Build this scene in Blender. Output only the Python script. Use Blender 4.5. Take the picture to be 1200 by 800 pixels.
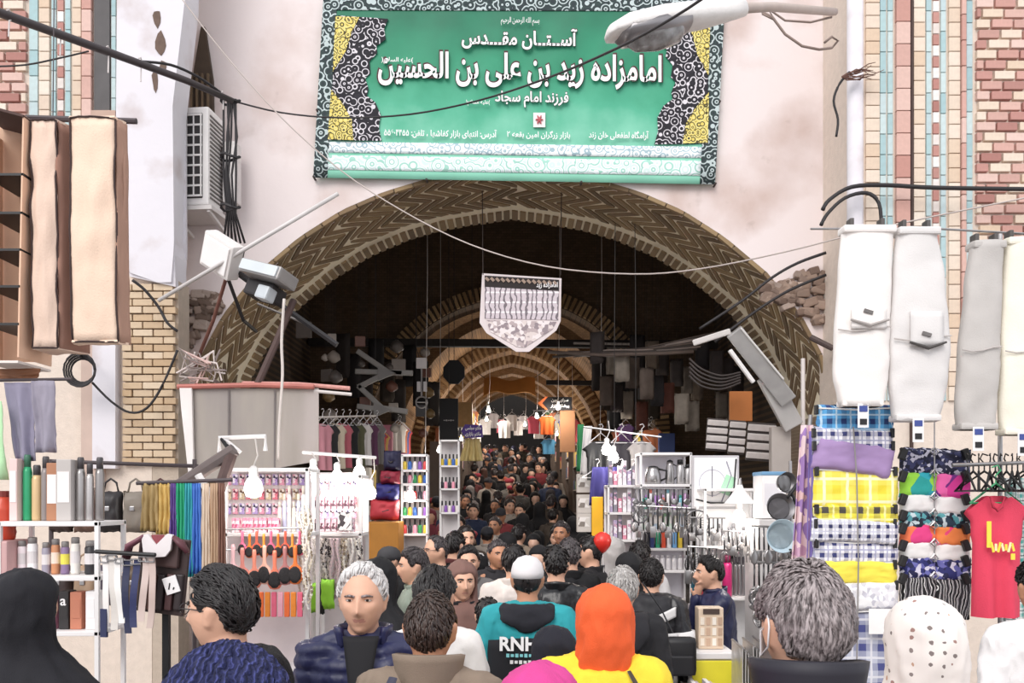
import bpy, bmesh, math, random
from mathutils import Vector as V, Matrix as MX, noise
sc = bpy.context.scene
for _o in list(bpy.data.objects): bpy.data.objects.remove(_o)
R = math.radians; PI = math.pi; sin = math.sin; cos = math.cos
random.seed(11)
# ------------------------------------------------------------------ camera, sky, sun, exposure
HC, FPX, VH = 2.0, 1000.0, 585.0                     # camera height (m), focal length and horizon row in 1200x800 pixels
_c = bpy.data.cameras.new('camera'); CAM = bpy.data.objects.new('camera', _c); sc.collection.objects.link(CAM)
_c.sensor_width = 36; _c.lens = 36 * FPX / 1200; _c.shift_y = (VH - 400) / 1200
_c.clip_start = .05; _c.clip_end = 200
CAM.location = (0, 0, HC); CAM.rotation_euler = (R(90), 0, 0); sc.camera = CAM
_w = bpy.data.worlds.new('overcast_sky'); sc.world = _w; _w.use_nodes = True
_bg = _w.node_tree.nodes['Background']; _bg.inputs[0].default_value = (.93, .95, 1, 1); _bg.inputs[1].default_value = 1.15
_s = bpy.data.lights.new('sun', 'SUN'); _s.energy = 1.9; _s.angle = R(35); _s.color = (1, .96, .92)
SUN = bpy.data.objects.new('sun', _s); sc.collection.objects.link(SUN); SUN.rotation_euler = (R(52), 0, R(-22)); SUN.location = (0, -6, 14)
vs = sc.view_settings; vs.view_transform = 'Standard'; vs.look = 'None'; vs.gamma = 1; vs.use_curve_mapping = False
vs.exposure = .18
COL = sc.collection

def P(u, v, d):                                       # pixel + distance from the camera plane -> point
    return V(((u - 600) * d / FPX, d, HC + (VH - v) * d / FPX))
# ------------------------------------------------------------------ materials
_mats = {}
def lin(h):
    if not isinstance(h, str): return tuple(h[:3]) + (1,)
    h = h.lstrip('#'); o = []
    for i in (0, 2, 4):
        c = int(h[i:i+2], 16) / 255
        o.append(c / 12.92 if c <= .04045 else ((c + .055) / 1.055) ** 2.4)
    return (*o, 1)
class NT:
    def __init__(s, name):
        s.m = bpy.data.materials.new(name); s.m.use_nodes = True; s.t = s.m.node_tree
        s.b = s.t.nodes['Principled BSDF']; s.co = s.t.nodes.new('ShaderNodeTexCoord').outputs['Object']
    def n(s, typ, ins=None, **kw):
        x = s.t.nodes.new(typ)
        for k, v in kw.items(): setattr(x, k, v)
        for k, v in (ins or {}).items():
            if isinstance(v, bpy.types.NodeSocket): s.t.links.new(v, x.inputs[k])
            else: x.inputs[k].default_value = v
        return x
    def mix(s, f, a, b, mode='MIX'):
        x = s.n('ShaderNodeMix', {0: f, 6: a, 7: b}, data_type='RGBA', blend_type=mode)
        return x.outputs[2]
    def ramp(s, f, stops, const=False):
        x = s.n('ShaderNodeValToRGB', {0: f}); e = x.color_ramp
        if const: e.interpolation = 'CONSTANT'
        while len(e.elements) < len(stops): e.elements.new(.5)
        for el, (p, c) in zip(e.elements, stops): el.position = p; el.color = lin(c) if not isinstance(c, (int, float)) else (c, c, c, 1)
        return x.outputs[0]
    def noise(s, scale, detail=3, co=None):
        return s.n('ShaderNodeTexNoise', {'Vector': co or s.co, 'Scale': scale, 'Detail': detail})
    def math(s, op, a, b=0.0):
        return s.n('ShaderNodeMath', {0: a, 1: b}, operation=op).outputs[0]
    def bump(s, h, st=.3, dist=.01):
        s.t.links.new(s.n('ShaderNodeBump', {'Height': h, 'Strength': st, 'Distance': dist}).outputs[0], s.b.inputs['Normal'])
    def out(s, col, rough=.7, metal=0):
        if isinstance(col, bpy.types.NodeSocket): s.t.links.new(col, s.b.inputs['Base Color'])
        else: s.b.inputs['Base Color'].default_value = lin(col)
        s.b.inputs['Roughness'].default_value = rough; s.b.inputs['Metallic'].default_value = metal
        return s.m
def M(col, rough=.7, var=.18, scale=6, metal=0, bump=0, bscale=60):
    """plain procedural surface: one colour broken up by noise, optional fine relief"""
    k = ('M', col, rough, var, scale, metal, bump, bscale)
    if k in _mats: return _mats[k]
    s = NT('surface_' + str(col).lstrip('#')); c = lin(col)
    f = s.noise(scale, 4).outputs[0]
    dk = tuple(x * (1 - var) for x in c[:3]) + (1,); lt = tuple(min(1, x * (1 + var * .7)) for x in c[:3]) + (1,)
    s.out(s.mix(f, dk, lt), rough, metal)
    if bump: s.bump(s.noise(bscale, 3).outputs[0], bump)
    _mats[k] = s.m; return s.m
def glow(col, strength):
    k = ('G', col, strength)
    if k not in _mats:
        s = NT('lit_glass'); s.out('#ffffff', .3); s.b.inputs['Emission Color'].default_value = lin(col); s.b.inputs['Emission Strength'].default_value = strength
        n = s.noise(3); s.t.links.new(s.mix(n.outputs[0], lin(col), (1, 1, 1, 1)), s.b.inputs['Emission Color']); _mats[k] = s.m
    return _mats[k]
def plaid(base, c1, c2, per=.07, ax=('X', 'Z'), rough=.85):
    """woven check: two sets of coloured bands crossing on a base colour"""
    k = ('P', base, c1, c2, per, ax)
    if k in _mats: return _mats[k]
    s = NT('plaid_cloth'); sep = s.n('ShaderNodeSeparateXYZ', {0: s.co})
    wob = s.noise(5).outputs[0]; wv = s.math('MULTIPLY', wob, .012)
    def band(a, lo, ph):
        x = s.math('FRACT', s.math('ADD', s.math('DIVIDE', s.math('ADD', sep.outputs[a], wv), per), ph))
        return s.math('LESS_THAN', x, lo)
    b1, b2 = band(ax[0], .38, .1), band(ax[1], .38, .3); t1, t2 = band(ax[0], .12, .5), band(ax[1], .12, .7)
    c = s.mix(s.math('MULTIPLY', s.math('ADD', b1, b2), .42), lin(base), lin(c1))
    c = s.mix(s.math('MULTIPLY', b1, b2), c, lin(c1))
    c = s.mix(s.math('MULTIPLY', s.math('MAXIMUM', t1, t2), .75), c, lin(c2))
    s.out(c, rough); s.bump(s.noise(300, 2).outputs[0], .15); _mats[k] = s.m; return s.m
def patterned(cols, scale=30, rough=.8, kind='voronoi'):
    """printed cloth / busy packaging: patches of several colours"""
    k = ('V', tuple(cols), scale, kind)
    if k in _mats: return _mats[k]
    s = NT('printed_pattern')
    if kind == 'voronoi': f = s.n('ShaderNodeTexVoronoi', {'Vector': s.co, 'Scale': scale}).outputs['Color']; f = s.n('ShaderNodeSeparateColor', {0: f}).outputs[0]
    elif kind == 'lace': f = s.n('ShaderNodeTexVoronoi', {'Vector': s.co, 'Scale': scale}).outputs['Distance']; f = s.math('FRACT', s.math('MULTIPLY', f, 2.6))
    elif kind == 'wave': f = s.n('ShaderNodeTexWave', {'Vector': s.co, 'Scale': scale, 'Distortion': 6., 'Detail': 2.}).outputs[1]
    else: f = s.noise(scale, 2).outputs[0]; f = s.math('MULTIPLY', s.math('SUBTRACT', f, .3), 2.5)
    n = len(cols); c = s.ramp(f, [(i / n, x) for i, x in enumerate(cols)], True)
    s.out(c, rough); _mats[k] = s.m; return s.m
# ------------------------------------------------------------------ mesh helpers
def rotM(rx=0, ry=0, rz=0): return MX.Rotation(rz, 4, 'Z') @ MX.Rotation(ry, 4, 'Y') @ MX.Rotation(rx, 4, 'X')
def T(x, y=None, z=None): return MX.Translation(V(x) if y is None else V((x, y, z)))
def box(bm, c, s, m=None, taper=None):
    """box with centre c and size s, optional rotation matrix about its centre"""
    vs_ = []
    for dx in (-.5, .5):
        for dy in (-.5, .5):
            for dz in (-.5, .5):
                q = V((dx * s[0], dy * s[1], dz * s[2]))
                if taper and dz > 0: q.x *= taper; q.y *= taper
                if m is not None: q = m @ q
                vs_.append(bm.verts.new(q + V(c)))
    for f in ((0,1,3,2), (4,6,7,5), (0,4,5,1), (2,3,7,6), (0,2,6,4), (1,5,7,3)): bm.faces.new([vs_[i] for i in f])
def rbox(bm, c, s, r=.01, m=None):
    """box with chamfered edges"""
    b2 = bmesh.new(); box(b2, (0,0,0), s); bmesh.ops.bevel(b2, geom=list(b2.edges), offset=min(r, min(s) * .45), segments=2, affect='EDGES', profile=.6)
    mm = T(V(c)) @ (m if m is not None else MX()); add(bm, b2, mm); b2.free()
def add(bm, b2, mm=MX()):
    mp = {}
    for v in b2.verts: mp[v] = bm.verts.new(mm @ v.co)
    for f in b2.faces:
        try: bm.faces.new([mp[v] for v in f.verts])
        except ValueError: pass
def frame_of(t, up=None):
    t = t.normalized(); up = up or (V((0,0,1)) if abs(t.z) < .9 else V((0,1,0)))
    x = up.cross(t)
    if x.length < 1e-5: x = V((1,0,0)).cross(t)
    x.normalize(); return x, t.cross(x)
def tube(bm, pts, r, seg=8, caps=True, up=None, flat=1.0):
    """round (or flattened) tube along points; r is a number or one per point; rounded ends when caps == 'r'"""
    pts = [V(p) for p in pts]; n = len(pts); rs = [r] * n if isinstance(r, (int, float)) else list(r); rings = []
    ts = [(pts[min(i+1, n-1)] - pts[max(i-1, 0)]) for i in range(n)]
    seq = [(pts[i], ts[i], rs[i]) for i in range(n)]
    if caps == 'r':
        a, b = ts[0].normalized(), ts[-1].normalized()
        seq = [(pts[0] - a * rs[0] * .95, ts[0], rs[0] * .3), (pts[0] - a * rs[0] * .6, ts[0], rs[0] * .8)] + seq + [(pts[-1] + b * rs[-1] * .6, ts[-1], rs[-1] * .8), (pts[-1] + b * rs[-1] * .95, ts[-1], rs[-1] * .3)]
    px = None
    for p, t, rr in seq:
        x, y = frame_of(t, up)
        if px is not None and x.dot(px) < 0: x, y = -x, -y
        px = x
        rings.append([bm.verts.new(p + x * cos(2*PI*k/seg) * rr + y * sin(2*PI*k/seg) * rr * flat) for k in range(seg)])
    for a, b in zip(rings, rings[1:]):
        for k in range(seg): bm.faces.new((a[k], a[(k+1) % seg], b[(k+1) % seg], b[k]))
    if caps: bm.faces.new(rings[0][::-1]); bm.faces.new(rings[-1])
def rings(bm, rs, seg=16, power=1.0, fn=None, cap=True):
    """loft of horizontal super-ellipse rings: (z, rx, ry, cx, cy)"""
    out = []
    for i, (z, rx, ry, cx, cy) in enumerate(rs):
        ring = []
        for k in range(seg):
            a = 2 * PI * k / seg; ca, sa = cos(a), sin(a)
            if power != 1: ca = math.copysign(abs(ca) ** power, ca); sa = math.copysign(abs(sa) ** power, sa)
            p = V((cx + rx * ca, cy + ry * sa, z))
            if fn: p = fn(p, i, a)
            ring.append(bm.verts.new(p))
        out.append(ring)
    for a, b in zip(out, out[1:]):
        for k in range(seg): bm.faces.new((a[k], a[(k+1) % seg], b[(k+1) % seg], b[k]))
    if cap: bm.faces.new(out[0][::-1]); bm.faces.new(out[-1])
    return out
def lathe(bm, prof, seg=14, m=MX()):
    b2 = bmesh.new(); rings(b2, [(z, r, r, 0, 0) for r, z in prof], seg); add(bm, b2, m); b2.free()
def sheet(bm, fn, n, m, th=.004):
    """cloth or thin board: grid fn(s,t) given a thickness along its normals"""
    g = [[V(fn(i / n, j / m)) for j in range(m + 1)] for i in range(n + 1)]
    fr, bk = [], []
    for i in range(n + 1):
        a, b = [], []
        for j in range(m + 1):
            du = g[min(i+1, n)][j] - g[max(i-1, 0)][j]; dv = g[i][min(j+1, m)] - g[i][max(j-1, 0)]
            nn = du.cross(dv); nn = nn.normalized() if nn.length > 1e-9 else V((0,-1,0))
            a.append(bm.verts.new(g[i][j] + nn * th / 2)); b.append(bm.verts.new(g[i][j] - nn * th / 2))
        fr.append(a); bk.append(b)
    for i in range(n):
        for j in range(m):
            bm.faces.new((fr[i][j], fr[i+1][j], fr[i+1][j+1], fr[i][j+1])); bm.faces.new((bk[i][j], bk[i][j+1], bk[i+1][j+1], bk[i+1][j]))
    for i in range(n):
        bm.faces.new((fr[i][0], bk[i][0], bk[i+1][0], fr[i+1][0])); bm.faces.new((fr[i][m], fr[i+1][m], bk[i+1][m], bk[i][m]))
    for j in range(m):
        bm.faces.new((fr[0][j], fr[0][j+1], bk[0][j+1], bk[0][j])); bm.faces.new((fr[n][j], bk[n][j], bk[n][j+1], fr[n][j+1]))
def prism(bm, pts, d, m=MX()):
    """outline (x,z) extruded by d along +y"""
    a = [bm.verts.new(m @ V((x, 0, z))) for x, z in pts]; b = [bm.verts.new(m @ V((x, d, z))) for x, z in pts]; n = len(pts)
    bm.faces.new(a); bm.faces.new(b[::-1])
    for i in range(n): bm.faces.new((a[i], b[i], b[(i+1) % n], a[(i+1) % n]))
def nz(p, f, s=0): return noise.noise(V(p) * f + V((s * 7.3, s * 3.1, s * 5.7)))
# ------------------------------------------------------------------ objects
def mesh_of(bm, name, mat=None, smooth=False):
    bmesh.ops.recalc_face_normals(bm, faces=bm.faces)
    me = bpy.data.meshes.new(name); bm.to_mesh(me); bm.free()
    if mat:
        for m in (mat if isinstance(mat, (list, tuple)) else [mat]): me.materials.append(m)
    if smooth and len(me.polygons): me.shade_smooth()
    return me
def obj(name, bm, mat=None, parent=None, loc=None, smooth=False, m=None):
    """link ONE mesh object; bm may be a bmesh or ready mesh data"""
    me = bm if isinstance(bm, bpy.types.Mesh) else mesh_of(bm, name, mat, smooth)
    o = bpy.data.objects.new(name, me); COL.objects.link(o)
    if parent: o.parent = parent
    if m is not None: o.matrix_basis = m
    if loc is not None: o.location = loc
    return o
def tag(o, label, cat, group=None):
    o['label'] = label; o['category'] = cat
    if group: o['group'] = group
    return o
def base(o):
    """move a single-mesh thing's origin to its base centre"""
    me = o.data; n = len(me.vertices)
    if not n: return o
    xs = [v.co for v in me.vertices]; lo = V((min(p.x for p in xs), min(p.y for p in xs), min(p.z for p in xs))); hi = V((max(p.x for p in xs), max(p.y for p in xs), max(p.z for p in xs)))
    c = V(((lo.x + hi.x) / 2, (lo.y + hi.y) / 2, lo.z)); me.transform(MX.Translation(-c)); o.location = o.matrix_basis @ c if o.parent is None else c
    return o
def thing(name, label, cat, loc=(0,0,0), rz=0, group=None):
    o = bpy.data.objects.new(name, None); COL.objects.link(o); o.location = loc; o.rotation_euler = (0, 0, rz); o.empty_display_size = .05
    return tag(o, label, cat, group)
def solo(name, bm, mat, label, cat, group=None, smooth=False):
    return tag(base(obj(name, bm, mat, smooth=smooth)), label, cat, group)
def struct(name, bm, mat, smooth=False):
    o = obj(name, bm, mat, smooth=smooth); o['kind'] = 'structure'; return o
def copy_thing(root, loc, rz=None, label=None, group=None):
    r = root.copy(); COL.objects.link(r); r.location = loc
    if rz is not None: r.rotation_euler = (r.rotation_euler[0], r.rotation_euler[1], rz)
    if label: r['label'] = label
    if group: r['group'] = group
    for ch in root.children:
        c = ch.copy(); COL.objects.link(c); c.parent = r
        for g in ch.children:
            d = g.copy(); COL.objects.link(d); d.parent = c
    return r
# ------------------------------------------------------------------ Persian lettering (joined letter forms, right to left)
_F = {}
for ch, st, n in (('ا',0xFE8D,2),('آ',0xFE81,2),('ب',0xFE8F,4),('پ',0xFB56,4),('ت',0xFE95,4),('ج',0xFE9D,4),('ح',0xFEA1,4),('خ',0xFEA5,4),('د',0xFEA9,2),('ر',0xFEAD,2),('ز',0xFEAF,2),('س',0xFEB1,4),('ش',0xFEB5,4),('ص',0xFEB9,4),('ط',0xFEC1,4),('ع',0xFEC9,4),('ف',0xFED1,4),('ق',0xFED5,4),('ک',0xFB8E,4),('گ',0xFB92,4),('ل',0xFEDD,4),('م',0xFEE1,4),('ن',0xFEE5,4),('و',0xFEED,2),('ه',0xFEE9,4),('ی',0xFBFC,4)):
    _F[ch] = [st + i for i in range(n)]
def shape(s):
    s = s.replace('لا', '\u0001'); F = dict(_F); F['\u0001'] = [0xFEFB, 0xFEFC]; F['ـ'] = [0x640] * 4; out = []
    for i, c in enumerate(s):
        if c not in F: out.append(c); continue
        pv = i > 0 and s[i-1] in F and len(F[s[i-1]]) == 4; nx = i + 1 < len(s) and s[i+1] in F and len(F[c]) == 4
        out.append(chr(F[c][(3 if nx else 1) if pv else (2 if nx else 0)]))
    out.reverse(); r = ''.join(out); res = ''; run = ''
    for c in r:
        if c in '۰۱۲۳۴۵۶۷۸۹0123456789': run += c
        else: res += run[::-1] + c; run = ''
    return res + run[::-1]
def letters(name, s, size, mat, parent, m, bold=.0, persian=True, width=None, height=None, align='CENTER', depth=.004):
    """flat raised lettering in the local XY plane placed by matrix m; converted to mesh"""
    cu = bpy.data.curves.new('lettering', 'FONT'); cu.body = shape(s) if persian else s; cu.size = size; cu.align_x = align; cu.offset = bold * size; cu.extrude = depth / 2; cu.resolution_u = 3
    o = bpy.data.objects.new('lettering', cu); COL.objects.link(o); bpy.context.view_layer.update()
    me = bpy.data.meshes.new_from_object(o.evaluated_get(bpy.context.evaluated_depsgraph_get())); bpy.data.objects.remove(o); bpy.data.curves.remove(cu)
    if width and me.vertices:
        xs = [v.co.x for v in me.vertices]; ys = [v.co.y for v in me.vertices]; w = max(xs) - min(xs); h = max(ys) - min(ys); cx = (max(xs) + min(xs)) / 2
        me.transform(MX.Diagonal((width / w, (height / h) if height else 1, 1, 1)) @ T(-cx, -min(ys) if height else 0, 0))
    me.materials.clear(); me.materials.append(mat)
    return obj(name, me, parent=parent, m=m)
UP = rotM(R(90))                                      # XY plane stood upright, facing the camera (-Y)
# ------------------------------------------------------------------ the setting: street, gateway, vaulted bazaar
DF, DW, DB = 8.2, 9.0, 10.75                          # distances: front of the piers, recessed gateway wall, back of the entrance arch
ARCH = [(3.37, 2.9), (3.34, 3.25), (3.29, 3.5), (3.06, 3.935), (2.70, 4.385), (2.25, 4.763), (1.8, 5.05), (1.35, 5.245), (.9, 5.38), (.45, 5.46), (0, 5.52)]
def resample(pts, n):
    P2 = [V((x, z)) for x, z in pts]; L = [0]
    for a, b in zip(P2, P2[1:]): L.append(L[-1] + (b - a).length)
    out = []; j = 0
    for i in range(n + 1):
        s = L[-1] * i / n
        while j < len(L) - 2 and L[j+1] < s: j += 1
        f = (s - L[j]) / (L[j+1] - L[j]); out.append(P2[j].lerp(P2[j+1], f))
    return out
def full(pts): return [(-x, z) for x, z in pts] + [(x, z) for x, z in reversed(pts[:-1])]
RAMP0, RAMP1, SLOPE = 12.5, 36.0, .12
def ground(y): return SLOPE * (min(max(y, RAMP0), RAMP1) - RAMP0)
# floor
bm = bmesh.new(); ys = [-14, 9, RAMP0, 18, 24, 30, RAMP1, 40]
for a, b in zip(ys, ys[1:]):
    w = 16 if b <= 9.01 else 4.6
    vs_ = [bm.verts.new((x, y, ground(y))) for x, y in ((-w, a), (w, a), (w, b), (-w, b))]; bm.faces.new(vs_)
    vs_ = [bm.verts.new((x, y, ground(y) - .4)) for x, y in ((-w, a), (w, a), (w, b), (-w, b))]; bm.faces.new(vs_[::-1])
s = NT('worn_paving'); br = s.n('ShaderNodeTexBrick', {'Vector': s.co, 'Scale': 2.5, 'Mortar Size': .012, 'Color1': lin('#a8a29e'), 'Color2': lin('#989290'), 'Mortar': lin('#4d4946')})
PAVING = s.out(s.mix(s.n('ShaderNodeMath', {0: s.noise(3, 5).outputs[0], 1: .55}, operation='MULTIPLY').outputs[0], br.outputs[0], lin('#5c5653')), .8)
struct('floor', bm, PAVING)
# plaster
s = NT('stained_plaster'); n1 = s.noise(.9, 6); n2 = s.noise(4.5, 8)
f = s.math('MULTIPLY', s.math('SUBTRACT', n1.outputs[0], .47), 4.2); f = s.n('ShaderNodeClamp', {0: f}).outputs[0]
c = s.mix(f, lin('#e2d6d4'), lin('#bfa89f')); f2 = s.n('ShaderNodeClamp', {0: s.math('MULTIPLY', s.math('SUBTRACT', n2.outputs[0], .62), 5.0)}).outputs[0]
c = s.mix(s.math('MULTIPLY', f2, f), c, lin('#8f7b72')); PLASTER = s.out(c, .9); s.bump(n2.outputs[0], .25, .02)
s = NT('limewash'); n1 = s.noise(2.2, 7); f = s.n('ShaderNodeClamp', {0: s.math('MULTIPLY', s.math('SUBTRACT', n1.outputs[0], .55), 5.0)}).outputs[0]
LIME = s.out(s.mix(f, lin('#d9d5da'), lin('#c0b4b3')), .9); s.bump(s.noise(9, 5).outputs[0], .2, .02)
def brickmat(cols, name='fired_brick', bump=.5):
    """each brick takes its own tone (object random), grain by noise"""
    s = NT(name); oi = s.n('ShaderNodeObjectInfo'); c = s.ramp(oi.outputs['Random'], [(i / max(1, len(cols) - 1), x) for i, x in enumerate(cols)])
    g = s.noise(28, 5); c = s.mix(s.math('MULTIPLY', g.outputs[0], .3), c, lin('#7a665a')); s.out(c, .92); s.bump(g.outputs[0], bump, .006); return s.m
def wallbrick(c1, c2, mo, scale, rough=.95):
    s = NT('far_brickwork'); co = s.n('ShaderNodeMapping', {0: s.co, 2: (R(90), 0, 0)}).outputs[0]
    b = s.n('ShaderNodeTexBrick', {'Vector': co, 'Scale': scale, 'Mortar Size': .015, 'Color1': lin(c1), 'Color2': lin(c2), 'Mortar': lin(mo)})
    c = s.mix(s.math('MULTIPLY', s.noise(2.5, 5).outputs[0], .5), b.outputs[0], lin('#3a302a')); s.out(c, rough); s.bump(b.outputs[1], .4, -.01); return s.m
MORTAR = M('#b8a99a', .95, .2, 14, bump=.4, bscale=60)
PALEM = M('#d9cabd', .95, .15, 14, bump=.4, bscale=60)
# recessed gateway wall with the arched opening
bm = bmesh.new(); prof = resample(full(ARCH), 72); ztop = 8.6
for y in (DW, DW + .18):
    vs_ = [(bm.verts.new((p.x, y, p.y)), bm.verts.new((p.x, y, ztop))) for p in prof]
    for (a, b), (c, d) in zip(vs_, vs_[1:]): bm.faces.new((a, c, d, b))
for sx in (-1, 1): box(bm, (sx * 4.05, DW + .09, ztop / 2), (1.36, .18, ztop))
struct('wall_gateway', bm, PLASTER)
# entrance arch: vault shell, then the bricks of its underside one by one
N = 96; prof = resample(full(ARCH), N); bm = bmesh.new(); TH = .32; rows = []
def arch_frame(s):                                    # s in metres along the profile -> point, tangent, inward normal
    i = min(max(s / ALEN * N, 0), N - 1e-6); k = int(i); a, b = prof[k], prof[k+1]; p = a.lerp(b, i - k); t = (b - a).normalized(); return p, t, V((t.y, -t.x))
ALEN = sum((b - a).length for a, b in zip(prof, prof[1:]))
for i, p in enumerate(prof):
    a = prof[max(i-1, 0)]; b = prof[min(i+1, N)]; t = (b - a).normalized(); n = V((-t.y, t.x))
    rows.append([bm.verts.new((q.x, y, q.y)) for q, y in ((p + n * .012, DW + .015), (p + n * .012, DB), (p + n * TH, DB), (p + n * TH, DW + .015))])
for a, b in zip(rows, rows[1:]):
    for k in range(4): bm.faces.new((a[k], b[k], b[(k+1) % 4], a[(k+1) % 4]))
bm.faces.new(rows[0]); bm.faces.new(rows[-1][::-1])
arch = struct('wall_entrance_arch', bm, M('#f6ead0', .95, .12, 10, bump=.3))
SOFF = brickmat(['#6f5d45', '#8a7254', '#9c8460', '#786549', '#a88f68'])
def brick_mesh(l, w, t, mat, r=.006, name='brick'):
    bm = bmesh.new(); rbox(bm, (0,0,0), (l, w, t), r); return mesh_of(bm, name, mat)
def chevron(sg, cw=.276, ts=.096, th=.05):
    bm = bmesh.new(); pts = [(-ts / 2 - sg * cw / 2, -cw / 2), (ts / 2 - sg * cw / 2, -cw / 2), (ts / 2 + sg * cw / 2, cw / 2), (-ts / 2 + sg * cw / 2, cw / 2)]
    lo = [bm.verts.new((x * .96, y * .97, th / 2)) for x, y in pts]; hi = [bm.verts.new((x, y, -th / 2)) for x, y in pts]; bm.faces.new(lo); bm.faces.new(hi[::-1])
    for i in range(4): bm.faces.new((lo[i], hi[i], hi[(i+1) % 4], lo[(i+1) % 4]))
    return bm
hb = {sg: mesh_of(chevron(sg), 'brick', SOFF) for sg in (-1, 1)}; sb = brick_mesh(.072, .34, .05, SOFF); rb = brick_mesh(.2, .055, .06, SOFF)
def on_soffit(me, s, y, ang, parent, name='brick', lift=.0):
    p, t, n = arch_frame(s); ex = V((t.x, 0, t.y)); ey = V((0, 1, 0)); ez = V((n.x, 0, n.y)); ez = ez if ez.dot(V((0, 0, -1))) > -.2 else ez
    m = MX((ex, ey, ez)).transposed().to_4x4(); m = T(V((p.x, y, p.y)) + ez * lift) @ m @ MX.Rotation(ang, 4, 'Z')
    o = obj(name, me, parent=parent, m=m); return o
# edge courses + herringbone + soldier band
cnt = 0; rest = bmesh.new(); sp = []; rnd = random.Random(5)
y0, y1 = DW + .08, DB - .38; row = 0; pitch = .150
yy = y0 + .05
cand = []
i = 0; colw = .29; ncol = int((y1 - y0) / colw)
for c in range(ncol):
    yc = y0 + colw * (c + .5); sgn = 1 if c % 2 else -1; s_ = .12
    while s_ < ALEN - .1: cand.append((s_, yc, sgn)); s_ += pitch
cand.sort(key=lambda q: q[1] + .0 * q[0]); keep = set(); K = [q for q in cand if q[0] > .55 and q[0] < ALEN - .55]
rnd.shuffle(K)
K.sort(key=lambda q: q[1]); K = K[:300]; kk = set((round(a, 4), round(b, 4)) for a, b, _ in K)
for s_, yc, an in cand:
    if (round(s_, 4), round(yc, 4)) in kk: on_soffit(hb[an], s_, yc, 0, arch, lift=rnd.uniform(-.025, -.019))
    else:
        p, t, n = arch_frame(s_); ex = V((t.x, 0, t.y)); ez = V((n.x, 0, n.y)); m = MX((ex, V((0, 1, 0)), ez)).transposed().to_4x4() ; b2 = chevron(an); add(rest, b2, T(V((p.x, yc, p.y)) + ez * rnd.uniform(-.025, -.019)) @ m); b2.free()
o = obj('herringbone_bricks', rest, SOFF, arch); o['kind'] = 'stuff'
s_ = .1
while s_ < ALEN - .05: on_soffit(sb, s_, DB - .17, 0, arch, 'soldier_brick', rnd.uniform(-.022, -.014)); s_ += .100
s_ = .1
while s_ < ALEN - .05: on_soffit(rb, s_, DW + .03, 0, arch, 'edge_brick', rnd.uniform(.01, .016)); s_ += .212
# jambs below the springing
for sx, nm in ((-1, 'left'), (1, 'right')):
    bm = bmesh.new(); box(bm, (sx * 3.75, (DW + DB) / 2 + .1, 1.5), (.74, DB - DW - .2, 3.0)); struct('wall_jamb_' + nm, bm, wallbrick('#8f7b66', '#a08b74', '#b5a592', 6))
# front piers
PIX = DF / FPX
def X8(u): return (u - 600) * PIX
def Z8(v): return HC + (VH - v) * PIX
def pier(name, x0, x1, mat):
    bm = bmesh.new(); box(bm, ((x0 + x1) / 2, DF + .45, 4.3), (abs(x1 - x0), .9, 8.6)); return struct(name, bm, mat)
wl = pier('wall_left', -9.5, -3.46, PALEM); wr_ = pier('wall_right', X8(1000), 9.5, PALEM)
BEIGE = brickmat(['#dcc7b2', '#e6d5c4', '#d8bea4', '#ecdfd0', '#dfcbb8'], 'pale_brick', .3); PINK = brickmat(['#cf9f94', '#d9b3a7', '#c08d82', '#e3c6bb', '#d0a89c'], 'rose_brick', .3)
ROSE = brickmat(['#b57f77', '#c6968c', '#a8746c', '#d0a89d'], 'red_brick', .4); TURQ = brickmat(['#aecbcd', '#9fbfc4', '#c8dada', '#b9cdd1'], 'glazed_tile', .1); WHT = brickmat(['#e9e1dc', '#f1ebe8', '#ddd2cb'], 'white_tile', .2)
_bmesh = {}
def course(par, u0, u1, v0, v1, hpx, mat, proud, name='brick', gap=.008, jit=0, alt=None):
    """a vertical strip of the facade laid in single bricks (pixel limits on the pier face)"""
    x0, x1 = X8(u0), X8(u1); z = Z8(v1); h = hpx * PIX; i = 0
    while z < Z8(v0):
        m_ = alt if (alt and i % 2) else mat; k = (round(x1 - x0, 4), h, m_.name, proud)
        if k not in _bmesh: _bmesh[k] = brick_mesh(x1 - x0 - gap, proud * 2, h - gap, m_, .004)
        obj(name, _bmesh[k], parent=par, loc=((x0 + x1) / 2, DF - rnd.uniform(0, jit) , z + h / 2)); z += h; i += 1
def pattern(par, u0, u1, v0, v1, mats, off=0):
    """stepped brick panel: rose bricks climbing diagonally on a pale ground"""
    bw, bh = 26, 12; r = 0; v = v1
    while v > v0:
        u = u0 - (r * 11 + off) % bw
        while u < u1:
            a, b = max(u, u0), min(u + bw, u1)
            if b - a > 4:
                k = ('pt', round(b - a, 1), (r + 2 * int((u - u0) // bw)) % 3)
                if k not in _bmesh: _bmesh[k] = brick_mesh((b - a) * PIX - .022, .07, bh * PIX - .022, mats[k[2]], .005)
                obj('brick', _bmesh[k], parent=par, loc=(X8((a + b) / 2), DF - rnd.uniform(0, .012), Z8(v - bh / 2)))
            u += bw
        v -= bh; r += 1
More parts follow.
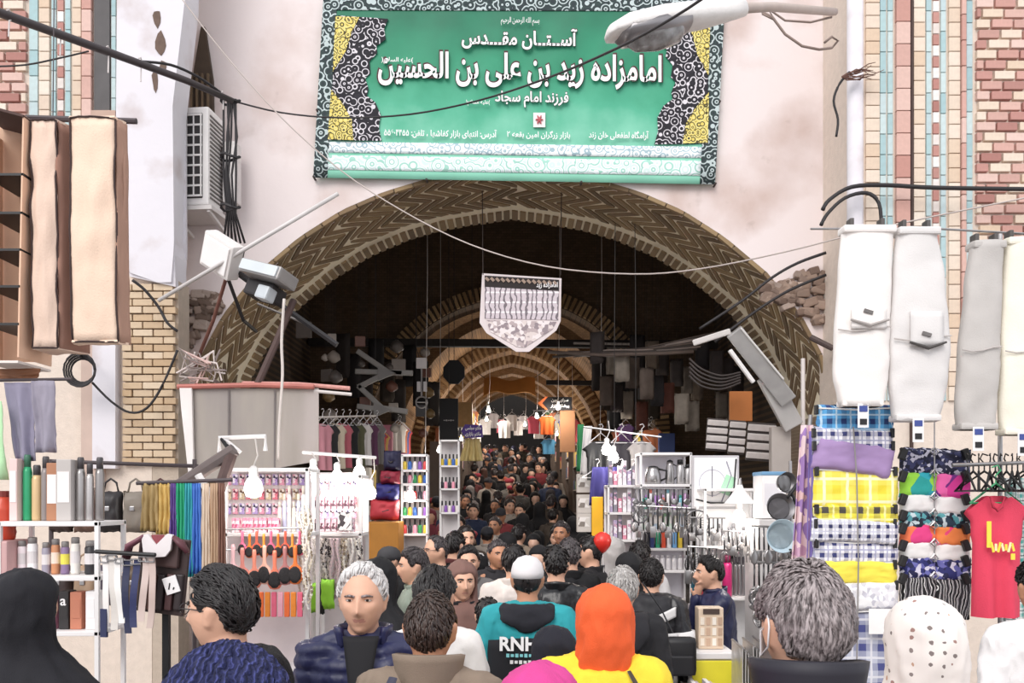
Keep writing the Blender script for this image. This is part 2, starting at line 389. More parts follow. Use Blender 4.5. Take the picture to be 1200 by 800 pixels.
# right pier
course(wr_, 1013, 1030, -40, 470, 15, BEIGE, .03); course(wr_, 1030, 1038, -40, 470, 24, TURQ, .02, 'tile'); course(wr_, 1039, 1046, -40, 470, 24, TURQ, .02, 'tile')
course(wr_, 1048, 1065, -40, 470, 26, PINK, .045); course(wr_, 1069, 1083, -40, 470, 17, BEIGE, .03); course(wr_, 1084, 1091, -40, 470, 24, TURQ, .02, 'tile')
course(wr_, 1092, 1100, -40, 470, 13, ROSE, .02, 'tile', alt=WHT); course(wr_, 1101, 1108, -40, 470, 24, TURQ, .02, 'tile'); course(wr_, 1110, 1124, -40, 470, 17, BEIGE, .03)
course(wr_, 1124, 1130, -40, 470, 30, PINK, .05); course(wr_, 1131, 1139, -40, 470, 26, TURQ, .02, 'tile'); pattern(wr_, 1141, 1232, -36, 300, (ROSE, PINK, BEIGE))
bm = bmesh.new(); rings(bm, [(z, .075, .075, X8(1003), DF + .02) for z in (.0, 8.2)], 12); obj('plaster_corner', bm, LIME, wr_, smooth=True)
bm = bmesh.new(); box(bm, (X8(1067), DF - .01, 4.8), (.02, .06, 6)); obj('groove', bm, M('#4b3a36', .9), wr_)
bm = bmesh.new(); sheet(bm, lambda u, v: (X8(999) + .02 + .33 * u, DF + .05 + .74 * u, 8.4 * v), 6, 30, .05); obj('plaster_reveal', bm, PLASTER, wr_)
# left pier
pattern(wl, -24, 34, -36, 230, (PINK, ROSE, BEIGE), 7); course(wl, 35, 46, -40, 300, 30, TURQ, .02, 'tile'); course(wl, 47, 60, -40, 300, 17, BEIGE, .03); course(wl, 61, 67, -40, 300, 24, TURQ, .02, 'tile'); course(wl, 68, 76, -40, 300, 13, ROSE, .02, 'tile', alt=WHT)
course(wl, 77, 84, -40, 300, 24, TURQ, .02, 'tile'); course(wl, 86, 97, -40, 300, 17, BEIGE, .03); course(wl, 98, 110, -40, 300, 26, PINK, .05)
bm = bmesh.new(); box(bm, (X8(121), DF - .005, 5.6), (X8(130) - X8(112), .05, 3.4)); obj('dark_channel', bm, M('#5d5a5a', .8, .3), wl)
course(wl, 131, 137, -40, 140, 24, TURQ, .02, 'tile')
bm = bmesh.new(); prism(bm, [(X8(112), Z8(143)), (X8(140), Z8(143)), (X8(140), Z8(134)), (X8(112), Z8(134))], -.09, T(0, DF, 0)); obj('stone_ledge', bm, M('#b99d8e', .9), wl)
# limewashed half-column with its broken lower edge
bm = bmesh.new(); out = [(X8(141), 8.5), (X8(141), Z8(200)), (X8(154), Z8(318)), (X8(156), Z8(326)), (X8(190), Z8(334)), (X8(209), Z8(338)), (X8(208), Z8(300)), (X8(205), Z8(285)), (X8(207), Z8(130)), (X8(222), Z8(0)), (X8(228), 8.5)]
prism(bm, out, .34, T(0, DF - .10, 0)); bmesh.ops.bevel(bm, geom=[e for e in bm.edges if abs(e.verts[0].co.y - e.verts[1].co.y) < .01], offset=.03, segments=2, affect='EDGES'); obj('limewashed_column', bm, LIME, wl)
for (u, v, su, sv) in ((189, 28, 5, 12), (193, 60, 6, 16), (196, 85, 5, 8), (187, 100, 4, 14)):
    bm = bmesh.new(); prism(bm, [(X8(u + su * cos(a) * rnd.uniform(.6, 1.2)), Z8(v + sv * sin(a) * rnd.uniform(.6, 1.2))) for a in [2 * PI * i / 9 for i in range(9)]], .01, T(0, DF - .106, 0)); obj('chipped_patch', bm, M('#6d5a50', .95, .4, 20), wl)
# yellow brick pier under it, each brick laid
YB = brickmat(['#cbb08f', '#d8c2a6', '#bfa280', '#e0cdb4', '#c8ab88'], 'yellow_brick', .5)
bm = bmesh.new(); box(bm, ((X8(146) + X8(209)) / 2, DF + .14, 2.05), (X8(209) - X8(146), .27, 4.1)); obj('brick_core', bm, MORTAR, wl)
v = 545; r = 0
while v > 336:
    u = 146 - (r % 2) * 12
    while u < 209:
        a, b = max(u, 146), min(u + 24, 209)
        if b - a > 5:
            k = ('yb', round(b - a, 1))
            if k not in _bmesh: _bmesh[k] = brick_mesh((b - a) * PIX - .012, .10, 8.8 * PIX - .011, YB, .006)
            obj('brick', _bmesh[k], parent=wl, loc=(X8((a + b) / 2), DF - rnd.uniform(.0, .02), Z8(v - 4.4)))
        u += 24
    v -= 8.8; r += 1
bm = bmesh.new(); box(bm, (X8(128), DF - .05, Z8(470)), (.22, .12, 1.3)); obj('white_pilaster', bm, LIME, wl)
bm = bmesh.new(); box(bm, (X8(112), DF - .03, Z8(480)), (.2, .10, 1.5)); obj('plaster_strip', bm, M('#c5aea2', .9, .2), wl)
# arched blind window beside the limewash: dark timber in a niche on the gateway wall
bm = bmesh.new(); a8 = [(X8(203), 4.9), (X8(203), 6.0), (X8(208), 6.5), (X8(217), 6.95), (X8(222), 6.95), (X8(232), 6.4), (X8(233), 5.9), (X8(233), 4.9)]
prism(bm, a8, .05, T(-.12, DW - .06, 0)); wn = struct('window_1', bm, M('#4a3c30', .8, .4, 12))
for i in range(4):
    bm = bmesh.new(); box(bm, (X8(206 + 7 * i) - .12, DW - .07, 5.7), (.02, .04, 1.5)); obj('slat', bm, M('#6d5a45', .8, .4, 12), wn)
# broken spandrels: stones and bricks showing where the plaster fell
def rubble(par, region, n, cols, seed):
    r2 = random.Random(seed); mt = brickmat(cols, 'rubble_stone', .6)
    for i in range(n):
        u, v = region(r2); d = DW - .02; p = P(u, v, d); bm = bmesh.new(); w, hh = r2.uniform(.07, .17), r2.uniform(.05, .10)
        rbox(bm, (0, 0, 0), (w, .09, hh), .02, rotM(r2.uniform(-.2, .2), r2.uniform(-.5, .5), r2.uniform(-.2, .2)))
        for q in bm.verts: q.co += V((nz(q.co, 9, i), nz(q.co, 9, i + 3), nz(q.co, 9, i + 5))) * .012
        obj('stone', bm, mt, par, loc=p)
gw = bpy.data.objects['wall_gateway']
rubble(gw, lambda r2: (lambda a: (895 + 75 * a, 338 - 28 * a + r2.uniform(0, 12 + 60 * a)))(r2.random()), 62, ['#8a7466', '#a58f80', '#6f5b50', '#c3b0a4'], 3)
rubble(gw, lambda r2: (lambda a: (206 + 52 * a, 345 + r2.uniform(0, 70 * (1 - a) + 10)))(r2.random()), 50, ['#5d4e45', '#7a675b', '#97857a', '#b9aaa0'], 4)
# domed crossing behind the entrance and the lower vault beyond it
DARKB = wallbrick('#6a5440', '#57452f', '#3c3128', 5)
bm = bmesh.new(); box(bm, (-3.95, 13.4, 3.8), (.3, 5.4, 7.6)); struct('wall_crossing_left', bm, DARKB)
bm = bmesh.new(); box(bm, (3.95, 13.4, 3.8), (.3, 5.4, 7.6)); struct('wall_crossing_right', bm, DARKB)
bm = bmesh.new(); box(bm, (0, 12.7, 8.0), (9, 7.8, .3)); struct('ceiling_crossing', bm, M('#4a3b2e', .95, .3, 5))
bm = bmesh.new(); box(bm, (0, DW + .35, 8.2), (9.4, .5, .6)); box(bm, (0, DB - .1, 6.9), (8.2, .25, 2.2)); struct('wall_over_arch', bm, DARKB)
def rib(name, d, sx, dz, depth, thick, mat, sill=None, wall_w=None, wall_top=None, nb=0, bmat=None):
    """brick arch ring at distance d; optional wall above it; front ring bricks as real pieces"""
    pts = resample(full([(x * sx, z + dz) for x, z in ARCH]), 48); bm = bmesh.new(); rows = []
    for i, p in enumerate(pts):
        a = pts[max(i-1, 0)]; b = pts[min(i+1, 48)]; t = (b - a).normalized(); n = V((-t.y, t.x))
        rows.append([bm.verts.new((q.x, y, q.y)) for q, y in ((p, d), (p, d + depth), (p + n * thick, d + depth), (p + n * thick, d))])
    for a, b in zip(rows, rows[1:]):
        for k in range(4): bm.faces.new((a[k], b[k], b[(k+1) % 4], a[(k+1) % 4]))
    bm.faces.new(rows[0]); bm.faces.new(rows[-1][::-1]); zs = pts[0].y
    for s2 in (-1, 1): box(bm, (s2 * (pts[-1].x + thick / 2), d + depth / 2, zs / 2), (thick, depth, zs))
    if wall_w:
        for y in (d + .05, d + depth - .02):
            vv = [(bm.verts.new((p.x, y, p.y + .01)), bm.verts.new((p.x, y, wall_top))) for p in pts]
            for (a, b), (c, e) in zip(vv, vv[1:]): bm.faces.new((a, c, e, b))
        for s2 in (-1, 1): box(bm, (s2 * (pts[-1].x + wall_w) / 2, d + depth / 2 + .03, wall_top / 2), (wall_w - pts[-1].x, depth - .06, wall_top))
    o = struct(name, bm, mat)
    if nb:
        me = brick_mesh(thick * .9, .08, .06, bmat, .006, 'ring_brick'); pp = resample(full([(x * sx, z + dz) for x, z in ARCH]), nb)
        for i in range(nb):
            a, b = pp[i], pp[i+1]; t = (b - a).normalized(); n = V((-t.y, t.x)); c = (a + b) / 2 + n * thick / 2
            ex = V((n.x, 0, n.y)); ez = V((t.x, 0, t.y)); m = MX((ex, V((0, -1, 0)) if ex.cross(V((0, -1, 0))).dot(ez) > 0 else V((0, 1, 0)), ez)).transposed().to_4x4()
            obj('brick', me, parent=o, m=T(V((c.x, d - .01, c.y))) @ m)
    return o
WARM = wallbrick('#a07a52', '#8a6642', '#5d4630', 7); RINGB = brickmat(['#a98a62', '#8f7048', '#c2a276', '#7d6040'], 'ring_brick')
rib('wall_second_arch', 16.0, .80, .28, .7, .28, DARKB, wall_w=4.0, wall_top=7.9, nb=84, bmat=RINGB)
ds = [18.6, 21.4, 24.2, 27.0, 29.8, 32.6]
for i, d in enumerate(ds):
    z_ = -.27 + .16 * i; rib('wall_vault_rib_%d' % (i + 1), d, .60, z_, .55, .26, WARM, wall_w=2.7, wall_top=6.6 + .2 * i, nb=60 if i < 2 else 0, bmat=RINGB)
# vault webs between the ribs
for i, (a, b) in enumerate(zip([16.7] + [d + .5 for d in ds[:-1]], ds)):
    pts = resample(full([(x * .66, z + .0 + .16 * i) for x, z in ARCH]), 30); bm = bmesh.new(); rr = [[bm.verts.new((p.x, y, p.y)) for y in (a, b)] + [bm.verts.new((p.x * 1.06, y, p.y + .2)) for y in (b, a)] for p in pts]
    for q, w in zip(rr, rr[1:]):
        for k in range(4): bm.faces.new((q[k], w[k], w[(k+1) % 4], q[(k+1) % 4]))
    struct('ceiling_vault_%d' % (i + 1), bm, WARM)
    for s2, nm in ((-1, 'left'), (1, 'right')):
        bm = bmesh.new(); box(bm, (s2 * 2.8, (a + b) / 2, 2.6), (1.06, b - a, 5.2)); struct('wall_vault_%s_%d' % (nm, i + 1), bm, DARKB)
bm = bmesh.new(); box(bm, (0, 36.2, 4), (6, .3, 8)); struct('wall_far', bm, M('#1d1916', .95, .3))  # near-black colour stands in for the darkness at the lane's end
# opposite side of the street is open sky; nothing is built there
# ------------------------------------------------------------------ fittings on the gateway: banner, lamp, cooler, pipes, cables
def B(u, v, lift=0): return P(u, v, DW - .07 - lift)
def bq(s, t):                                         # point on the banner: s left-right, t top-bottom
    u = (379 - 12 * t) * (1 - s) + (850 - 12 * t) * s; v = (-4 + 212 * t) * (1 - s) + (-3 + 219 * t) * s; return u, v
def brip(s, t): return .010 * nz((s * 9, t * 4, 0), 1, 2) + .006 * sin(s * 40 + t * 9)
ban = thing('shrine_banner', 'wide green cloth banner with white Persian lettering hung above the bazaar arch', 'banner', B(603, 212))
bl = MX.Translation(-ban.location)
def bpart(name, fn, mat, lift=.0, n=30, m=8, s0=0, s1=1, t0=0, t1=1):
    bm = bmesh.new(); sheet(bm, lambda a, b: B(*bq(s0 + (s1 - s0) * a, t0 + (t1 - t0) * b), lift + brip(s0 + (s1 - s0) * a, t0 + (t1 - t0) * b)), n, m, .004); bm.transform(bl); return obj(name, bm, mat, ban, smooth=True)
s = NT('printed_green_cloth'); sp_ = s.n('ShaderNodeSeparateXYZ', {0: s.co}); f = s.math('DIVIDE', sp_.outputs['Z'], 1.9)
c = s.ramp(s.math('ADD', f, s.math('MULTIPLY', s.math('SUBTRACT', s.noise(2.2, 4).outputs[0], .5), .5)), [(.1, '#86c9b0'), (.38, '#46a584'), (.62, '#228a66'), (.95, '#166a4e')]); GREEN = s.out(c, .6)
LACE = patterned(['#1c1a20', '#d4cfd4', '#25222a', '#1a1720'], 13, kind='lace'); YLACE = patterned(['#d6c264', '#4a4226', '#e0d284'], 18, kind='lace'); PALE = patterned(['#dfe8ea', '#9db4bd', '#eef3f3'], 14, kind='lace'); BORD = patterned(['#30403f', '#b9c6c6', '#2a3438'], 12, kind='lace')
bpart('cloth', None, GREEN, n=60, m=24)
for nm, a in (('border', (0, 1, 0, .075)), ('border', (0, .035, .07, 1)), ('border', (.962, 1, .07, 1))): bpart(nm, None, BORD, .007, 40, 10, *a)
bpart('lower_border', None, PALE, .006, 50, 3, .035, .962, .80, .86); bpart('lower_border', None, patterned(['#c9dcd8', '#e6eef0', '#9cc9bb', '#dfe6ea'], 9, kind='lace'), .006, 50, 4, .035, .962, .875, .955)
def bpoly(name, pts, mat, lift):
    bm = bmesh.new(); fr = [bm.verts.new(B(u, v, lift + .004) - ban.location) for u, v in pts]; bk = [bm.verts.new(B(u, v, lift - .006) - ban.location) for u, v in pts]; bm.faces.new(fr); bm.faces.new(bk[::-1]); n = len(pts)
    for i in range(n): bm.faces.new((fr[i], bk[i], bk[(i+1) % n], fr[(i+1) % n]))
    return obj(name, bm, mat, ban)
LB = [(396, 18), (455, 22), (450, 34), (452, 46), (441, 54), (442, 62), (433, 72), (434, 86), (428, 92), (432, 104), (430, 112), (440, 120), (446, 134), (444, 150), (447, 165), (384, 164)]
bpoly('black_scrollwork', LB, LACE, .018); bpoly('black_scrollwork', [(1219 - u - (v - 100) * .08, v + 4) for u, v in LB][::-1], LACE, .018)
for pts in ([(393, 19), (421, 20), (412, 38), (405, 60), (390, 84)], [(388, 104), (402, 122), (412, 140), (414, 164), (384, 163)]):
    bpoly('gold_scrollwork', pts, YLACE, .024); bpoly('gold_scrollwork', [(1219 - u - (v - 100) * .08, v + 4) for u, v in pts][::-1], YLACE, .024)
INK = M('#f2eeee', .6, .05); DKR = M('#4a2a2c', .7, .1)
def bt(s_, u0, u1, v, hpx, bold, edge=True, name='lettering'):
    d = DW - .11; cx = (u0 + u1) / 2; w = (u1 - u0) * d / FPX; h = hpx * d / FPX; m0 = T(P(cx, v, d) - ban.location) @ MX.Rotation(R(1.0), 4, 'Y') @ UP
    letters(name, s_, .3, INK, ban, m0, bold, True, w, h)
    if edge: letters('lettering_outline', s_, .3, DKR, ban, T(0, .012, 0) @ m0, bold + .022, True, w * 1.012, h * 1.07)
bt('آســتــان مقـــدس', 541, 676, 58, 25, .022); bt('امامزاده زید بن علی بن الحسین', 443, 775, 103, 41, .025); bt('فرزند امام سجاد', 580, 666, 126, 19, .02)
bt('(علیه السلام)', 447, 484, 75, 8, .01, False); bt('(علیه السلام)', 546, 574, 124, 7, .01, False); bt('بسم الله الرحمن الرحیم', 587, 632, 30, 10, .0, False)
bt('آدرس: انتهای بازار کفاشها ، تلفن: ۵۵۶۰۴۴۵۵', 450, 582, 162, 11, .014, False); bt('بازار زرگران امین بقعه ۲', 594, 668, 163, 10, .012, False); bt('آرامگاه لطفعلی خان زند', 690, 760, 164, 11, .014, False)
bpoly('emblem_plate', [(625, 132), (639, 132), (639, 149), (625, 149)], M('#f0e6e6', .6), .02); bm = bmesh.new()
for i in range(6): a = i * PI / 3; tube(bm, [B(632, 140, .035) - ban.location, B(632 + 4.5 * cos(a), 140 + 5.5 * sin(a), .035) - ban.location], [.012, .006], 5)
obj('emblem', bm, M('#b8575c', .6), ban)
for (u, v) in ((368, 208), (838, 216), (372, 130), (843, 120), (500, 211), (681, 214)): p = B(u, v) - ban.location; bm = bmesh.new(); tube(bm, [p + V((0, -.03, 0)), p + V((0, .06, 0))], .012, 6); obj('fixing_pin', bm, M('#3a2f2c', .8), ban)
# street lamp on its arm
lp = thing('street_lamp', 'white cobra-head street lamp with glass bowl on a pale tube arm', 'lamp', P(940, 12, 8.1)); L0 = lp.location
a, b = P(872, 10, 5.9) - L0, P(712, 42, 5.6) - L0; ax = (b - a); ln = ax.length; ex = ax.normalized(); ey = V((0, 0, 1)).cross(ex).normalized(); ez = ex.cross(ey); LM = T(a) @ MX((ex, ey, ez)).transposed().to_4x4()
def shell(bm, st, seg=18):
    b2 = bmesh.new(); rr = []
    for x, w, zt, zb in st:
        ring = []
        for k in range(seg):
            q = 2 * PI * k / seg; z = sin(q); ring.append(b2.verts.new((x, w * cos(q), (zt if z > 0 else -zb) * abs(z) ** .8 * (1 if z > 0 else 1))))
        rr.append(ring)
    for p, q in zip(rr, rr[1:]):
        for k in range(seg): b2.faces.new((p[k], p[(k+1) % seg], q[(k+1) % seg], q[k]))
    b2.faces.new(rr[0][::-1]); b2.faces.new(rr[-1]); add(bm, b2, LM); b2.free()
bm = bmesh.new(); shell(bm, [(x * ln, w, t, bo) for x, w, t, bo in ((0, .05, .06, .05), (.12, .07, .085, .06), (.35, .11, .10, .07), (.6, .15, .11, .045), (.85, .14, .10, .03), (.97, .10, .06, .02), (1, .05, .02, .01))]); obj('housing', bm, M('#e3dfdc', .45, .12, 20, bump=.2, bscale=60), lp, smooth=True)
bm = bmesh.new(); shell(bm, [(x * ln, w, .0, bo) for x, w, bo in ((.42, .07, .05), (.46, .125, .085), (.66, .15, .10), (.88, .13, .085), (.93, .07, .05))]); obj('bezel', bm, M('#8d8a8c', .35, .2, metal=.6), lp, smooth=True)
GLASS = NT('lamp_glass'); GLASS.out('#d8dada', .12); GLASS.b.inputs['Transmission Weight'].default_value = .6; GLASS.t.links.new(GLASS.ramp(GLASS.noise(14).outputs[0], [(.3, '#8f8886'), (.7, '#e2e2e2')]), GLASS.b.inputs['Base Color']); GLASS = GLASS.m
bm = bmesh.new(); shell(bm, [(x * ln, w, .0, bo) for x, w, bo in ((.48, .06, .09), (.53, .105, .135), (.67, .12, .155), (.82, .10, .135), (.88, .05, .09))]); obj('glass_bowl', bm, GLASS, lp, smooth=True)
bm = bmesh.new(); tube(bm, [a + V((-.06, .0, .0)), P(905, 8, 6.8) - L0, P(978, 14, 8.2) - L0], .035, 10); obj('arm', bm, M('#b6a79f', .5, .2), lp, smooth=True)
bm = bmesh.new(); tube(bm, [P(u, v, 8.1) - L0 for u, v in ((893, 14), (905, 20), (920, 40), (940, 54), (960, 58), (975, 56), (982, 48), (975, 43), (966, 50))], .012, 6); tube(bm, [P(u, v, 8.1) - L0 for u, v in ((893, 16), (908, 24), (900, 10), (920, 24), (950, 26), (975, 20))], .01, 6); obj('scroll_bracket', bm, M('#8d7b72', .6), lp, smooth=True)
# air cooler outdoor unit in the recess
ac = thing('air_conditioner', 'white outdoor air conditioner unit with square grille beside the limewashed column', 'air conditioner', V((-3.02, 8.49, HC + (VH - 240) * .0085)), R(-6)); H = .98; Wd = .40; Dp = .34
CASE = M('#e4e0de', .5, .1); bm = bmesh.new(); rbox(bm, (-Wd / 2, Dp / 2, H / 2), (Wd, Dp, H), .02); obj('casing', bm, CASE, ac)
bm = bmesh.new(); rbox(bm, (-.22, -.004, H / 2), (.32, .02, H * .86), .008); obj('grille_backing', bm, M('#2e2b2c', .7), ac)
for i in range(9):
    bm = bmesh.new(); box(bm, (-.22, -.018, H * .09 + i * H * .1025), (.32, .014, .018)); obj('grille_bar', bm, CASE, ac)
for i in range(5):
    bm = bmesh.new(); box(bm, (-.37 + i * .075, -.018, H / 2), (.012, .014, H * .84)); obj('grille_bar', bm, CASE, ac)
me = bmesh.new(); box(me, (0, 0, 0), (.014, Dp * .84, .014)); me = mesh_of(me, 'side_louvre', M('#6b6563', .6))
for i in range(20): obj('side_louvre', me, parent=ac, loc=(.004, Dp / 2, .08 + i * .043))
bm = bmesh.new(); box(bm, (-.19, .22, -.03), (.46, .48, .04)); box(bm, (-.0, .22, -.12), (.03, .46, .03), rotM(R(-16))); box(bm, (-.38, .22, -.12), (.03, .46, .03), rotM(R(-16))); obj('wall_bracket', bm, M('#d8d2cf', .6), ac)
bm = bmesh.new(); rbox(bm, (.10, .32, .42), (.14, .16, .62), .02); bm.transform(MX()); obj('junction_box', bm, M('#d9d3d0', .5), ac)
# pipes and cables
BLK = M('#262224', .6, .3); def_cable = []
def cable(name, label, pts, r, mat=BLK, cat='cable', group=None, seg=6, sub=4):
    """line through (u,v,d) points, smoothed"""
    q = [P(*p) for p in pts]; out = []
    for i in range(len(q) - 1):
        p0, p1, p2, p3 = q[max(i-1, 0)], q[i], q[i+1], q[min(i+2, len(q)-1)]
        for k in range(sub):
            t = k / sub; out.append(.5 * ((2 * p1) + (p2 - p0) * t + (2*p0 - 5*p1 + 4*p2 - p3) * t*t + (3*p1 - p0 - 3*p2 + p3) * t**3))
    out.append(q[-1]); bm = bmesh.new(); tube(bm, out, r, seg); return solo(name, bm, mat, label, cat, group, True)
pp = thing('service_pipe', 'thick dark pipe slung across the tiled left pier with cable ties', 'pipe', P(130, 62, 6.9)); q0 = pp.location
bm = bmesh.new(); tube(bm, [P(-30, 3, 6.2) - q0, P(0, 15, 6.4) - q0, P(130, 62, 7.1) - q0, P(220, 95, 7.7) - q0, P(272, 118, 8.1) - q0], [.034, .034, .032, .03, .028], 10); obj('pipe', bm, M('#3b3234', .5, .3), pp, smooth=True)
for (u, v, d) in ((12, 19, 6.45), (72, 41, 6.8), (128, 61, 7.1), (166, 74, 7.35), (262, 113, 8.05)):
    bm = bmesh.new(); c = P(u, v, d) - q0; tube(bm, [c + V((-.004, -.042, .02)), c + V((-.01, 0, .05)), c + V((0, .04, 0)), c + V((.004, -.02, -.045)), c + V((.01, -.04, -.10 - .1 * rnd.random()))], .006, 5); obj('tie', bm, M('#d8cfcc', .6), pp)
bun = thing('cable_bundle', 'bundle of black cables tied down the wall beside the air conditioner', 'cables', P(270, 262, 8.35)); q0 = bun.location
for i in range(6):
    bm = bmesh.new(); x = 262 + i * 3.2; tube(bm, [P(x + 2 * sin(i), 116, 8.2) - q0, P(x + 3 * sin(i * 2), 160, 8.22) - q0, P(x - 2 + 2 * cos(i), 205, 8.25) - q0, P(266 + i * 2, 250, 8.3) - q0, P(262 + i * 5, 285, 8.4) - q0], .011, 6); obj('cable', bm, BLK, bun, smooth=True)
for v in (118, 184, 243):
    bm = bmesh.new(); c = P(270, v, 8.23) - q0; tube(bm, [c + V((.09 * cos(a), .07 * sin(a), .02 * sin(a * 2))) for a in [2 * PI * i / 10 for i in range(11)]], .014, 5); obj('binding', bm, BLK, bun)
cable('overhead_cable', 'dark cable running from the cable bundle across the green banner', [(272, 118, 8.2), (330, 132, 8.3), (400, 138, 8.2), (480, 134, 7.8), (560, 118, 7.4), (640, 92, 6.3), (720, 58, 5.3), (790, 20, 4.8), (850, -20, 4.5)], .008)
cable('overhead_wire', 'thin pale wire sagging right across the brick arch', [(208, -8, 7.6), (262, 62, 7.6), (330, 138, 7.6), (400, 200, 7.6), (470, 246, 7.5), (550, 286, 7.4), (640, 312, 7.2), (740, 321, 7.0), (820, 315, 6.8), (920, 295, 6.5), (1040, 265, 6.2), (1220, 228, 5.9)], .006, M('#b9aca6', .6))
cable('black_hose', 'thick black cable looping round the right pier above the hung trousers', [(964, 246, 8.0), (972, 234, 8.0), (998, 219, 8.02), (1040, 217, 8.04), (1100, 220, 8.0), (1240, 222, 7.9)], .02)
cable('black_hose', 'short bent black cable drooping below the long one on right pier', [(962, 264, 8.0), (970, 250, 8.0), (990, 232, 8.0), (1015, 226, 8.02), (1030, 238, 8.0), (1033, 268, 8.0)], .018)
cable('wall_cable', 'thin dark cable across the rose brick at upper left', [(-10, 78, 7.9), (30, 76, 7.9), (70, 68, 7.95), (104, 60, 8.05)], .008)
cable('wall_cable', 'black cable arcing over the timber blind window', [(165, 72, 7.4), (200, 76, 7.7), (232, 90, 7.9), (258, 108, 8.1)], .012)
cable('wall_cable', 'loose black cable from white rod to the brick pier', [(155, 328, 7.9), (170, 340, 7.95), (186, 360, 8.0), (196, 378, 8.0), (208, 388, 8.02)], .014)
cable('wall_cable', 'dark cable drooping over yellow brick pier from coiled wires', [(108, 448, 7.9), (130, 470, 7.95), (152, 483, 8.0), (172, 478, 8.0), (190, 452, 8.02), (208, 410, 8.02)], .012)
cable('wall_cable', 'pale cord hanging from twin floodlight to the metal sheet', [(333, 350, 6.9), (330, 400, 6.9), (331, 440, 6.9), (327, 500, 6.9), (326, 540, 6.9)], .012, M('#cfc6c0', .7))
cable('wall_cable', 'black cable running along the right edge of brick arch', [(820, 385, 8.8), (870, 352, 8.85), (905, 325, 8.85), (935, 308, 8.85), (968, 296, 8.8)], .016)
cable('wall_cable', 'second black cable crossing the right springing of arch', [(838, 400, 8.8), (885, 365, 8.85), (925, 340, 8.85), (968, 322, 8.8)], .016)
cl = thing('cable_coil', 'coil of dark cable hung on the left pier below the canvas cases', 'cable', P(97, 452, 7.9)); q0 = cl.location
for i in range(4):
    bm = bmesh.new(); tube(bm, [V(((.11 + .012 * i) * cos(a), -.02 * i, .14 + (.11 + .015 * i) * sin(a))) for a in [2 * PI * k / 18 for k in range(19)]], .010, 6); obj('loop', bm, BLK, cl, smooth=True)
bm = bmesh.new(); tube(bm, [(0, .12, .27), (0, -.08, .27)], .014, 6); obj('peg', bm, BLK, cl)
# rod with bracket, floodlights, frames at the left springing
bm = bmesh.new(); tube(bm, [P(186, 352, 7.7), P(396, 227, 7.2)], .018, 8); solo('white_rod', bm, M('#cfcac8', .5, .2), 'long slanting white rod sticking out over the left of brick arch', 'rod', smooth=True)
fl = thing('floodlight', 'square white floodlight box tilted on a black frame at left of arch', 'floodlight', P(260, 320, 7.6)); m0 = rotM(R(20), R(32), R(-20))
bm = bmesh.new(); rbox(bm, (0, 0, .16), (.36, .14, .32), .02, m0); obj('housing', bm, M('#dcd7d4', .5, .1), fl)
bm = bmesh.new(); rbox(bm, m0 @ V((0, -.075, 0)) + V((0, 0, .16)), (.30, .02, .26), .008, m0); obj('lens', bm, M('#f0ecea', .2, .05), fl)
bm = bmesh.new(); rbox(bm, m0 @ V((.0, .1, 0)) + V((0, 0, .16)), (.2, .14, .2), .02, m0); obj('driver_box', bm, BLK, fl)
bm = bmesh.new(); q0 = fl.location; tube(bm, [P(258, 305, 7.75) - q0, P(330, 358, 7.75) - q0, P(395, 404, 7.75) - q0], .028, 6); tube(bm, [P(262, 312, 7.75) - q0, P(285, 375, 8.2) - q0, P(300, 388, 8.9) - q0], .018, 6); obj('mounting_frame', bm, BLK, fl)
f2 = thing('floodlight', 'long grey floodlight with a black back mounted below the square one', 'floodlight', P(315, 345, 7.3)); m0 = rotM(R(-12), R(17), R(-25)); q0 = f2.location
bm = bmesh.new(); rbox(bm, (0, 0, .17), (.44, .26, .12), .02, m0); obj('housing', bm, M('#9a9796', .4, .2, metal=.3), f2)
bm = bmesh.new(); rbox(bm, m0 @ V((0, -.14, .0)) + V((0, 0, .17)), (.40, .02, .09), .005, m0); obj('glass', bm, M('#c9cfd2', .15, .1), f2)
bm = bmesh.new(); rbox(bm, (-.06, .1, .04), (.3, .2, .14), .02, m0); obj('back_box', bm, BLK, f2)
bm = bmesh.new(); rbox(bm, (-.02, -.02, .0), (.13, .12, .12), .02, m0); obj('gear_cover', bm, M('#bdc3c8', .4), f2)
bm = bmesh.new(); tube(bm, [V((0, .15, .1)), P(262, 312, 7.75) - q0], .02, 6); obj('arm', bm, BLK, f2)
RUST = M('#7a4f44', .7, .35, 14); GREY = M('#8f8a88', .5, .25, 9, metal=.4)
def pole(label, pts, r, mat, name='pole', cat='pole', flat=1): bm = bmesh.new(); tube(bm, [P(*p) for p in pts], r, 8, flat=flat); return solo(name, bm, mat, label, cat)
pole('rusty red prop leaning from the floodlight frame to the wall', [(268, 316, 7.85), (250, 375, 8.2), (228, 430, 8.6)], .018, RUST)
pole('dark brown bar crossing the soffit bricks down to the red rail', [(344, 352, 7.5), (322, 405, 7.3), (301, 452, 7.1)], .03, M('#4a3632', .7, .3))
pole('grey angle bar beneath twin floodlights against arch bricks', [(302, 356, 8.6), (365, 382, 8.6)], .03, GREY, flat=.4)
